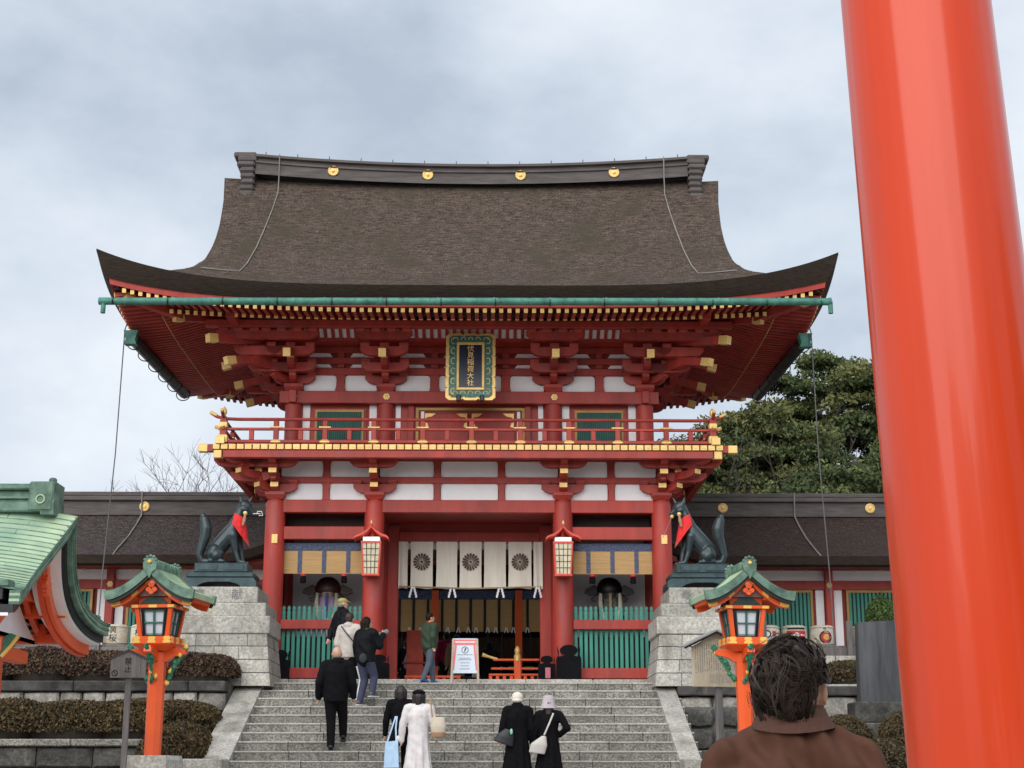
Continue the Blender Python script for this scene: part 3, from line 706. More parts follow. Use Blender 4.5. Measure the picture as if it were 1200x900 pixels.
# ridge
def rz_(x): return .28 * (abs(x) / 5.7) ** 2
rd = MB(); n = 30; xe = 5.20
prof = [(-.30, 15.28), (-.30, 15.36), (-.25, 15.38), (-.25, 15.56), (-.29, 15.58), (-.29, 15.62), (-.24, 15.64), (-.24, 15.70), (-.33, 15.72), (-.33, 15.78), (0, 15.86), (.33, 15.78), (.33, 15.72), (.24, 15.70), (.24, 15.64), (.29, 15.62), (.29, 15.58), (.25, 15.56), (.25, 15.38), (.30, 15.36), (.30, 15.28)]
m_ = len(prof); vs = []
for k in range(n + 1):
    x = -xe + 2 * xe * k / n; vs += [(x, RCY + a, z - .05 + rz_(x) + (z - 15.18) * .0) for a, z in prof]
fs = [(j * m_ + k, j * m_ + k + 1, (j + 1) * m_ + k + 1, (j + 1) * m_ + k) for j in range(n) for k in range(m_ - 1)] + [tuple(range(m_)), tuple(range(n * m_ + m_ - 1, n * m_ - 1, -1))]
rd.add(vs, fs); gb(rd, 'ridge_beam', RIDGE)
for k in range(14):
    x = -5 + 10 * k / 13; gb(MB().box(x - .01, x + .01, RCY - .01, RCY + .01, 15.80 + rz_(x), 15.93 + rz_(x)), 'ridge_spike', RIDGE)
for s in (-1, 1):
    o = MB(); zt = 15.72 + .27
    for k in range(6):
        z = 14.86 + k * .155; w = .17 + .012 * abs(k - 2); o.box(s * 5.20, s * (5.20 + 2 * w - .02 + (.05 if k == 5 else 0)), RCY - .40 + .01 * k, RCY + .40 - .01 * k, z, z + .15, 0, .05)
    o.box(s * 5.17, s * 5.62, RCY - .3, RCY + .3, 15.80, 15.93, 0, .02); o.box(s * 5.20, s * 5.74, RCY - .22, RCY + .22, 15.93, 16.06, 0, .03)
    gb(o, 'ridge_end_ornament', RIDGE)
cr = MB()
for k in range(16):
    a = 2 * PI * k / 16; cr.lathe([(.026, 0), (.028, .02), (.018, .03)], 8, (.105 * math.cos(a), .105 * math.sin(a), 0))
cr.lathe([(.115, 0), (.115, .018)], 24); cr.lathe([(.045, .01), (.045, .04), (.02, .05)], 14)
crm = cr.mesh('gold_crest', GOLD)
for x in (-3.33, -1.06, 1.17, 3.42): inst('gold_crest', crm, gate, (x, RCY - .26, 15.46 + rz_(x) - GZ), (R(90), 0, 0))
# gutters
def ct(mb, name, mats=CUGREEN, **k): return gb(mb, name, mats, **k)
gy = RCY - EY - .06
nseg = 13
for k in range(nseg):
    x0 = -7.5 + 14.9 * k / nseg; x1 = -7.5 + 14.9 * (k + 1) / nseg; z0 = 10.82 + .06 * k / nseg; z1 = 10.82 + .06 * (k + 1) / nseg
    b = MB().tube([(x0 + .006, gy, z0), (x1 - .006, gy, z1)], .078, 12); b.tube([(x1 - .02, gy, z1), (x1 + .02, gy, z1)], .086, 12); ct(b, 'gutter_section', smooth=True)
for s, z in ((-1, 10.82), (1, 10.88)):
    ct(MB().tube([(s * 7.40, gy, z), (s * 7.40, gy, z - .25)], .05, 10), 'gutter_spout', smooth=True)
hk = MB().tube([(0, 0, 0), (0, -.07, -.03), (0, -.09, -.1), (0, -.03, -.17), (0, .1, -.08), (0, .3, .06)], .012, 6).mesh('gutter_hook', BLACK)
for k in range(14): gi('gutter_hook', hk, -7.2 + 14.4 * k / 13, gy - .01, 10.91)
for s in (-1, 1):
    gx = s * (EX - .40)
    b = MB(); b.tube([(gx, RCY - 2.95, 10.60), (gx, RCY + 2.9, 10.80)], .13, 8); ct(b, 'side_gutter', BLACK)
    ct(MB().ext([(gx - .15, 10.72), (gx + .15, 10.72), (gx + .10, 10.52), (gx + .13, 10.42), (gx - .13, 10.42), (gx - .10, 10.52)], 'y', RCY - 3.15, RCY - 2.95), 'gutter_box')
    for k in range(6):
        y = RCY - 2.7 + 1.08 * k
        ct(MB().tube([(gx + s * .17 * math.cos(a), y, 10.56 + .034 * k + .15 * math.sin(a)) for a in np.linspace(1.4, -3.6, 14)], .013, 6), 'gutter_ring', BLACK)
    # conductor cable on the roof
    pp = [(s * 4.62, .02), (s * 4.66, .5), (s * 4.72, 1.1), (s * 4.78, 1.9), (s * 4.84, 2.7), (s * 4.9, 3.25)]
    cab = [(s * 4.62, RCY - .33, 15.95), (s * 4.62, RCY - .31, 15.4)] + [(x, RCY - yy - .35, ztop(x, yy + .35) + .03) for x, yy in pp] + [(s * 5.3, RCY - 3.55, ztop(5.3, 3.55) + .03), (s * 5.75, RCY - 3.5, ztop(5.75, 3.5) + .04)]
    ct(MB().tube(cab, .014, 6), 'lightning_cable', ROPE)
    lc = tag(MB().tube([(s * 7.22, 31.8, 10.95), (s * 7.30, 31.65, 10.9), (s * 7.34, 31.6, 10.7), (s * 7.36, 31.55, 8), (s * 7.45, 31.5, 5.6), (s * 7.5, 31.5, 3.25)], .013, 6).build('lightning_conductor_cable', CABLED), f'thin dark cable hanging from the {"left" if s < 0 else "right"} eave of the gate roof down to the ground', 'cable', 'lightning cables of the gate')
# plaque
pq = thing('shrine_plaque', 'tall navy plaque with gold calligraphy 伏見稲荷大社 in a scalloped green and gold frame', 'plaque', (.03, 31.93, 9.30))
pq.rotation_euler = (R(-7), 0, 0)
W2, H_ = .50, 1.47
sc = []
def scal(x0, z0, x1, z1, n, dx, dz):
    o = []
    for k in range(n):
        for t in (0, .12, .3, .5, .7, .88):
            u = (k + t) / n; bump_ = (.0 if t == 0 else .035) ; o.append((x0 + (x1 - x0) * u + dx * bump_, z0 + (z1 - z0) * u + dz * bump_))
    return o
sc = scal(-W2, 0, W2, 0, 3, 0, -1) + scal(W2, 0, W2, H_, 6, 1, 0) + scal(W2, H_, -W2, H_, 3, 0, 1) + scal(-W2, H_, -W2, 0, 6, -1, 0)
MB().ext(sc, 'y', 0, .06).build('plaque_rim', GOLD, pq)
MB().ext([(x * .87, H_ / 2 + (z - H_ / 2) * .92) for x, z in sc], 'y', -.03, 0).build('plaque_enamel', TEAL, pq)
f = MB(); a, c, z0, z1 = .30, .245, .235, 1.225
f.box(-a, a, -.062, -.01, z1, z1 + .06, 0, .01); f.box(-a, a, -.062, -.01, z0 - .06, z0, 0, .01); f.box(-a, -c, -.062, -.01, z0, z1, 0, .01); f.box(c, a, -.062, -.01, z0, z1, 0, .01)
f.build('inner_gold_frame', GOLD, pq)
for s in (-1, 1):
    for k in range(6):
        zc = .15 + k * .235; MB().tube([(s * (.375 + .045 * math.cos(t)), -.035, zc + .07 * math.sin(t)) for t in np.linspace(-2.2, 2.4, 9)], .010, 5).build('gold_scroll', GOLD, pq)
for x in (-.33, -.16, 0, .16, .33):
    for zz in (.11, 1.36): MB().tube([(x + .05 * math.cos(t), -.035, zz + .045 * math.sin(t)) for t in np.linspace(-.4, 3.6, 8)], .010, 5).build('gold_scroll', GOLD, pq)
MB().box(-c, c, -.042, -.032, z0, z1).build('plaque_board', NAVYB, pq)
t = MB()
for k, ch in enumerate('伏見稲荷大社'): t.text(ch, .155, up(0, -.046, z1 - .1 - k * .158), .006)
t.build('gold_calligraphy', GOLD, pq)
for s in (-1, 1): MB().box(s * .25 - .05, s * .25 + .05, -.06, .02, -.08, .07, 0, .02).build('plaque_bracket', BLACK, pq)
# ------------------------------------------------------------------ things hung in and standing by the gate
def sgn(s, a, b): return a if s < 0 else b
for i, (a, c) in ((0, bays[0]), (2, bays[2])):
    side = sgn(i - 1, 'left', 'right')
    t = thing('bamboo_blind', f'golden bamboo blind with blue ribbons and tassels in the {side} guardian bay of the gate', 'blind', ((a + c) / 2, 33.08, 5.69), group='blinds of the guardian bays')
    h = (c - a) / 2 - .2
    MB().box(-h, h, 0, .02, 0, .5).build('blind_mat', BLIND, t); MB().box(-h, h, -.015, .025, .5, .66).build('brocade_valance', NAVY, t)
    for u in (-.52, 0, .52): MB().box(u - .045, u + .045, -.012, 0, .02, .5).build('ribbon', NAVY, t)
    sc_ = MB()
    for k in range(8): sc_.tube([(-h + 2 * h * (k + j / 6) / 8, -.02, .58 - .06 * math.sin(j / 6 * PI)) for j in range(7)], .006, 4)
    stuff(sc_.build('valance_scallops', NAVY, t))
    for u in (-.44, .44):
        b = MB(); b.tube([(u, 0, 0), (u, 0, -.06)], .02, 6, 1); b.lathe([(.064, -.20), (.066, -.18), (.06, -.05), (.03, -.03)], 10, (u, 0, 0), 0); b.lathe([(.064, -.052), (.058, -.02)], 10, (u, 0, 0), 1)
        b.build('tassel', [MATTEB, REDCLOTH], t)
    # guardian figure
    g = thing('guardian_statue', f'seated guardian statue with {sgn(i-1, "brown", "black")} winged court hat behind the {side} green fence', 'statue', ((a + c) / 2, 34.05, 4.14), group='seated guardian statues')
    HM = mat('brown_lacquer_hat', (.06, .022, .016), .5) if i == 0 else BLACK
    RM_ = mat('guardian_robe_violet', (.34, .25, .36), .7, var=.25, scale=14) if i == 0 else mat('guardian_robe_black', (.035, .035, .04), .7, var=.7, scale=16, col2=(.14, .135, .12))
    organic('robe', [('l', [((0, 0, -.0), .62, .4), ((0, 0, .25), .5, .34), ((0, 0, .55), .36, .26), ((0, 0, .78), .29, .22), ((0, 0, 1.0), .26, .19), ((0, 0, 1.16), .2, .15)]),
        ('c', (-.3, 0, .62), (-.52, -.2, .3), .13, .17), ('c', (.3, 0, .62), (.52, -.2, .3), .13, .17), ('c', (-.52, -.2, .3), (-.15, -.38, .25), .15, .1), ('c', (.52, -.2, .3), (.15, -.38, .25), .15, .1)], RM_, g, .03)
    organic('body', [('e', (0, -.03, 1.22), (.14, .16, .17)), ('c', (0, 0, .75), (0, -.01, 1.15), .08, .08), ('e', (0, -.19, 1.19), (.025, .03, .04)),
        ('c', (-.08, -.42, .25), (.08, -.42, .25), .05, .05)], mat('guardian_skin', (.45, .33, .27), .6) if i == 0 else mat('guardian_dark_skin', (.06, .055, .05), .6), g, .015)
    hb = MB(); hb.lathe([(.27, 0), (.285, .05), (.275, .12), (.25, .2), (.19, .28), (.11, .325), (.02, .34)], 20, (0, 0, 1.26), sy=.85); hb.T = Matrix.Translation((0, 0, .13)) @ Matrix.Diagonal((1.12, 1, 1.1, 1))
    for s in (-1, 1):
        hb.add([(s * .16, .02, 1.12), (s * .30, -.02, 1.18), (s * .47, 0, 1.10), (s * .5, 0, 1.03), (s * .36, .0, .97), (s * .2, 0, 1.02), (s * .16, .04, 1.10), (s * .30, .02, 1.16), (s * .47, .03, 1.09), (s * .5, .03, 1.02), (s * .36, .03, .96), (s * .2, .03, 1.01)],
               [(0, 1, 2, 3, 4, 5), (11, 10, 9, 8, 7, 6), (0, 6, 7, 1), (1, 7, 8, 2), (2, 8, 9, 3), (3, 9, 10, 4), (4, 10, 11, 5)])
        hb.tube([(s * .22, 0, 1.0), (s * .36, -.03, .9), (s * .30, -.02, .84)], .012, 5)
        pass
    hb.T = None; hb.box(-.03, .03, -.235, -.19, .5, 1.22, 2)
    for s in (-1, 1): hb.tube([(s * .21, -.2, 1.22), (s * .22, -.22, 1.0), (s * .2, -.27, .8), (s * .12, -.32, .6)], [.035, .05, .055, .05], 8, 1)
    hb.build('court_hat', [HM, mat('pale_scale_cord', (.42, .38, .30), .7, var=.5, scale=40), sgn(i - 1, mat('blue_cord', (.03, .06, .25), .7), mat('bronze_cord', (.25, .18, .08), .6))], g, smooth=True)
    MB().box(-.62, .62, -.3, .3, -.0, .06, 0, .02).build('dais', MATS['dull_gold'], g)
# curtain: seven hanging cloth panels
xs7 = [(-1.60, -1.39, 0), (-1.33, -.82, 1), (-.75, -.27, 0), (-.22, .28, 1), (.33, .83, 0), (.88, 1.41, 1), (1.45, 1.66, 0)]
for j, (x0, x1, cr_) in enumerate(xs7):
    where = ['leftmost narrow strip', 'left crest panel', 'plain panel left of the centre crest', 'central crest panel', 'plain panel right of the centre crest', 'right crest panel', 'rightmost narrow strip'][j]
    t = thing('curtain_panel', f'cream cloth curtain over the gate passage, {where}', 'curtain', ((x0 + x1) / 2, 34.68, 5.56), group='cloth curtain panels over the passage')
    w = (x1 - x0) / 2; hh = 1.06; ph = j * 1.3
    b = MB().grid(lambda u, v: ((u * 2 - 1) * w * (1 - .03 * math.sin(v * 3)), .018 * math.sin(u * 9 + ph + v * 1.5) * (1 - v * .6), hh * v + .012 * math.sin(u * 4 + ph) * (1 - v)), 14, 12)
    b.grid(lambda u, v: ((u * 2 - 1) * w * (1 - .03 * math.sin(v * 3)), .018 * math.sin(u * 9 + ph + v * 1.5) * (1 - v * .6) + .006, hh * v + .012 * math.sin(u * 4 + ph) * (1 - v)), 14, 12, flip=True)
    b.build('cloth', CLOTHW, t, smooth=True)
    if cr_:
        c = MB()
        for k in range(16):
            a = 2 * PI * k / 16; q = PI / 16 * .78
            P = [(.035 * math.cos(a), .035 * math.sin(a))] + [(r * math.cos(a + d), r * math.sin(a + d)) for r, d in ((.11, -q * .9), (.175, -q), (.195, -q * .5), (.197, 0), (.195, q * .5), (.175, q), (.11, q * .9))]
            c.ext([(x, z + .60) for x, z in P], 'y', -.030, -.026)
        c.lathe([(.03, 0), (.03, .004)], 12); c.v = c.v[:-24] + [(x, -.026 - z, y + .60) for x, y, z in c.v[-24:]]
        c.build('chrysanthemum_crest', CREST, t)
def shide(x, y, z, sc, label, group='white zigzag paper streamers below the curtains'):
    b = MB(); 
    for s in (-1, 1):
        for k in range(4): b.box(s * (.008 + .022 * k), s * (.065 + .022 * k), -.004 + .001 * k, .004 + .001 * k, -.085 * k - .095, -.085 * k, 0)
    o = b.build('paper_streamer', mat('white_paper', (.8, .8, .82), .7, var=.02), None, (x, y, z)); o.scale = (sc,) * 3; return tag(o, label, 'paper streamer', group)
MB_rope = tag(MB().tube([(-1.58, 34.62, 5.60), (0, 34.60, 5.55), (1.62, 34.62, 5.60)], .02, 6).build('straw_rope', mat('straw_rope', (.35, .27, .15), .9)), 'thin straw rope strung across the passage just below the cream curtains', 'rope')
for x, w in ((-1.26, 'under the left crest panel'), (-.38, 'left of the centre crest panel'), (.70, 'right of the centre crest panel'), (1.54, 'under the rightmost curtain strip')):
    shide(x, 34.6, 5.6, .72, f'white zigzag paper streamer hanging {w}')
# column lanterns
for s, x in ((-1, -CXI), (1, CXI)):
    t = thing('hanging_lantern', f'red framed paper lantern with gabled roof on the {sgn(s, "left", "right")} inner gate column', 'lantern', (x + s * -.0 - .02, 32.62, 5.62), group='lanterns on the gate columns')
    LR = mat('lantern_red', (.62, .06, .035), .45)
    w1, w0, h = .195, .155, .66
    MB().add([(-w0, -w0 * .8, 0), (w0, -w0 * .8, 0), (w0, w0 * .8, 0), (-w0, w0 * .8, 0), (-w1, -w1 * .8, h), (w1, -w1 * .8, h), (w1, w1 * .8, h), (-w1, w1 * .8, h)], [(3, 2, 1, 0), (4, 5, 6, 7), (0, 1, 5, 4), (1, 2, 6, 5), (2, 3, 7, 6), (3, 0, 4, 7)]).build('paper_box', PAPER, t)
    f = MB()
    for sx_ in (-1, 1):
        for sy_ in (-1, 1): f.tube([(sx_ * w0, sy_ * w0 * .8, -.05), (sx_ * w1, sy_ * w1 * .8, h)], .02, 4)
    f.box(-w0 - .03, w0 + .03, -w0 * .8 - .025, w0 * .8 + .025, -.04, .0); f.box(-w1 - .02, w1 + .02, -w1 * .8 - .02, w1 * .8 + .02, h - .01, h + .03)
    f.build('frame', LR, t)
    lt = MB()
    for k in range(1, 4): u = -1 + 2 * k / 4; lt.beam((u * w0, -w0 * .8 - .008, 0), (u * w1, -w1 * .8 - .008, h), .01, .01)
    for k in range(1, 5): z = h * k / 5; ww = w0 + (w1 - w0) * k / 5; lt.beam((-ww, -ww * .8 - .008, z), (ww, -ww * .8 - .008, z), .01, .01)
    lt.build('lattice', BLACK, t)
    MB().box(-w1 + .02, w1 - .02, -w1 * .8 + .0, w1 * .8, h + .03, h + .12).build('white_top_band', mat('lit_white_band', (.8, .72, .68), .5, emit=.4), t)
    r = MB()
    P = [(-.37, h + .10), (-.33, h + .14), (-.2, h + .19), (-.08, h + .27), (0, h + .36), (.08, h + .27), (.2, h + .19), (.33, h + .14), (.37, h + .10)]
    r.ext(P + [(u, z - .045) for u, z in P[::-1]], 'y', -.24, .24); r.build('roof', LR, t)
    MB().box(-.02, .02, -.25, .25, h + .33, h + .39, 0, .01).build('roof_ridge', LR, t)
    MB().lathe([(.018, 0), (.03, .03), (.02, .06), (.003, .10)], 10, (0, -.2, h + .38)).build('finial', GOLD, t)
    MB().box(-.03, .03, .1, .2, h - .1, h + .3).build('wall_bracket', LR, t)
# black cloud-topped guard boards at the column feet
def cloudboard(x, y, w, h, label):
    P = [(-w / 2, 0), (w / 2, 0), (w / 2, h * .60), (w * .44, h * .70), (w * .47, h * .96), (w * .40, h * .80), (w * .42, h * .66), (w * .24, h * .68), (w * .14, h * .72)]
    P += [(w * .36 * math.cos(a), h * .84 + h * .16 * math.sin(a)) for a in np.linspace(-.75, PI + .75, 14)]
    P += [(-w * .14, h * .72), (-w * .24, h * .68), (-w * .42, h * .66), (-w * .40, h * .80), (-w * .47, h * .96), (-w * .44, h * .70), (-w / 2, h * .60)]
    return tag(MB().ext(P, 'y', -.05, .05).build('cloud_topped_board', MATTEB, None, (x, y, 3.42 if y > 32.3 else ZL)), label, 'board', 'black cloud topped boards at the column feet')
cloudboard(2.12, 32.55, .52, .72, 'large black cloud topped board at the foot of the right inner column')
cloudboard(1.66, 32.62, .36, .50, 'small black cloud topped board left of the right inner column foot')
cloudboard(-1.86, 32.62, .46, .52, 'black cloud topped board beside the left inner column foot behind the backpacker')
cloudboard(-2.2, 32.55, .40, .60, 'black cloud topped board in front of the left inner column foot')
cloudboard(-3.9, 32.7, .34, .62, 'black cloud topped board beside the left outer column and stone pedestal')
tag(MB().box(-.055, .055, -.01, .01, 0, .22, 0, .004).build('small_pink_tag', mat('pink_tag', (.45, .12, .16), .6), None, (1.68, 32.54, 3.45)), 'small dull pink upright tag on the black board by the right column', 'tag')
# A-frame notice
t = thing('standing_notice_board', 'white standing notice board with pink torii border and round black emblem at the passage', 'sign', (-.03, 31.1, ZL))
for s in (-1, 1):
    MB().beam((s * .265, -.1, 0), (s * .235, 0, .92), .04, .035).build('leg', mat('pale_wood_leg', (.52, .42, .33), .6), t)
    MB().beam((s * .25, .35, 0), (s * .235, .02, .9), .035, .03).build('leg', MATS['pale_wood_leg'], t)
b = MB(); b.add([(-.255, -.075, .24), (.255, -.075, .24), (.245, 0, .93), (-.245, 0, .93), (-.255, -.05, .24), (.255, -.05, .24), (.245, .025, .93), (-.245, .025, .93)], [(0, 1, 2, 3), (7, 6, 5, 4), (0, 4, 5, 1), (1, 5, 6, 2), (2, 6, 7, 3), (3, 7, 4, 0)])
b.build('board', LBLUE, t)
def onb(pts, d=.006):
    return [(x, -.075 + (z - .24) * (.075 / .69) - d, z) for x, z in pts]
pk_ = MB()
def flat(mb, pts, m=0, d=.006): mb.add(onb(pts, d), [tuple(range(len(pts)))], m)
flat(pk_, [(-.235, .80), (.235, .80), (.235, .91), (-.235, .91)]); flat(pk_, [(-.245, .30), (-.205, .80), (-.165, .80), (-.215, .30)][::1]); flat(pk_, [(.215, .30), (.165, .80), (.205, .80), (.245, .30)])
pk_.build('pink_torii_print', PINK, t)
wp = MB(); flat(wp, [(-.2, .845), (.2, .845), (.2, .87), (-.2, .87)], 0, .009); wp.build('white_title_line', mat('white_print', (.8, .8, .8), .6), t)
ip = MB()
for k in range(24):
    a, c = 2 * PI * k / 24, 2 * PI * (k + 1) / 24; flat(ip, [(.068 * math.cos(a), .70 + .068 * math.sin(a)), (.068 * math.cos(c), .70 + .068 * math.sin(c)), (.058 * math.cos(c), .70 + .058 * math.sin(c)), (.058 * math.cos(a), .70 + .058 * math.sin(a))])
flat(ip, [(-.015, .66), (-.005, .66), (.03, .74), (.0, .735), (-.012, .70)]); ip.build('round_emblem', INK, t)
gp_ = MB()
for z, w in ((.60, .15), (.53, .11), (.50, .13), (.44, .09), (.38, .08), (.32, .10)):
    x = -w
    while x < w: l = random.uniform(.012, .03); flat(gp_, [(x, z), (min(w, x + l), z), (min(w, x + l), z + .012), (x, z + .012)]); x += l + .008
stuff(gp_.build('small_print', GREYINK, t))
# low orange barricade inside the passage
t = thing('low_balustrade', 'bright orange low balustrade with gold capped post in the right of the passage', 'balustrade', (1.05, 35.9, 3.42))
OB = mat('bright_orange_paint', (.80, .10, .02), .45)
def lb(n, *a, m=OB): return MB().box(*a, 0, .01).build(n, m, t)
lb('bottom_rail', -.65, .75, -.04, .04, 0, .16); lb('upper_rail', -.5, .75, -.03, .03, .62, .67); lb('middle_rail', -.55, .75, -.03, .03, .42, .47); lb('newel_post', -.02, .14, -.07, .07, 0, .62)
for k in range(9): lb('baluster', -.6 + .16 * k, -.52 + .16 * k, -.03, .03, .16, .28)
lb('capping_rail', -.6, .75, -.045, .045, .28, .33)
MB().lathe([(.08, .62), (.08, .74), (.05, .78), (.07, .84), (.06, .90), (.01, .96)], 12, (.06, 0, 0)).build('gold_newel_cap', GOLD, t, smooth=True)
MB().tube([(-.75, 0, .76), (-.62, 0, .72), (-.4, 0, .655)], [.05, .03, .03], 8).build('gold_rail_tip', GOLD, t, smooth=True)
t = thing('low_orange_fence', 'bright orange low fence inside the passage behind the green jacketed boy', 'fence', (-1.1, 36.1, 3.42))
lb('bottom_rail', -.4, .9, -.04, .04, 0, .15); lb('capping_rail', -.4, .9, -.04, .04, .24, .3)
for k in range(8): lb('baluster', -.38 + .17 * k, -.29 + .17 * k, -.03, .03, .15, .24)
t = thing('red_offering_stand', 'tall salmon red stand in the passage behind the backpacker', 'stand', (-1.33, 37.5, 3.42))
lb('stand_top', -.3, .35, -.15, .15, .65, .7, m=VERM); lb('stand_body', -.2, .2, -.12, .12, 0, 1.45, m=mat('salmon_red', (.62, .10, .06), .6))

# ------------------------------------------------------------------ worship hall seen through the passage
hd = thing('worship_hall', 'orange pillared worship hall with gold blinds seen through the gate passage', 'shrine hall', (0, 50, ZL))
hy = 0
def hb_(n, *a, m=VERM, b=0.01): return MB().box(*a, 0, b).build(n, m, hd)
hb_('hall_floor', -7, 7, -.8, 8, .0, .9, m=DARKW)
for x in (-6.2, -3.9, -1.28, 1.42, 3.9, 6.2): hb_('pillar', x - .11, x + .11, -.11, .11, .2, 4.05, m=ORANGE)
hb_('front_beam', -6.3, 6.3, -.1, .1, 4.9, 5.3); hb_('back_wall', -6.3, 6.3, 5, 5.1, .9, 5.3, m=DARKW); hb_('ceiling', -6.5, 6.5, -.5, 6, 5.3, 5.4, m=VERMD)
for s in (-1, 1): hb_('side_wall', s * 6.3, s * 6.4, 0, 5, .9, 5.3, m=WHITE)
hb_('brocade_valance', -6.2, 6.2, -.05, -.0, 3.75, 4.05, m=NAVY); 
x = -6.1
while x < 6.0:
    hb_('blind_panel', x + .03, x + .41, -.04, -.01, 2.72, 3.78, m=BLIND); hb_('dark_ribbon', x - .03, x + .025, -.06, -.03, 2.72, 3.78, m=BLACK); x += .46
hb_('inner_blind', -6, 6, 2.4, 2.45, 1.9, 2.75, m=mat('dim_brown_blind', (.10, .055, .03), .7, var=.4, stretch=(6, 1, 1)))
for k in range(18): hb_('hanging_strip', -4.2 + .46 * k, -4.15 + .46 * k, .1, .13, 1.9, 2.72, m=BLACK)
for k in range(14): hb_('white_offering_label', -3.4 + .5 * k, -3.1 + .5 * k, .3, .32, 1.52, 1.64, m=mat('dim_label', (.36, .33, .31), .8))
hb_('offering_counter', -4, 4, .4, 1.0, .9, 1.35, m=BLACK)
MB().ext([(-6.9, 5.2), (-6.7, 5.4), (6.7, 5.4), (6.9, 5.2)], 'y', -.4, 8).ext([(-4.5, 4.75), (8, 5.4), (5, 7.6), (3.4, 8.6), (1.8, 7.6)], 'x', -6.2, 6.2).build('hall_roof', THATCH, hd)  # front eave pushed far out to shade the hall's blinds
for k, x in enumerate((-.86, -.52, -.2, .05, .42, .68, 1.02, 1.25, 1.7, -1.75, -2.1)):
    shide(x, 49.85, ZL + 2.85, .5, 'small white paper streamer hanging in the dark hall behind the passage', 'paper streamers in the dark worship hall')
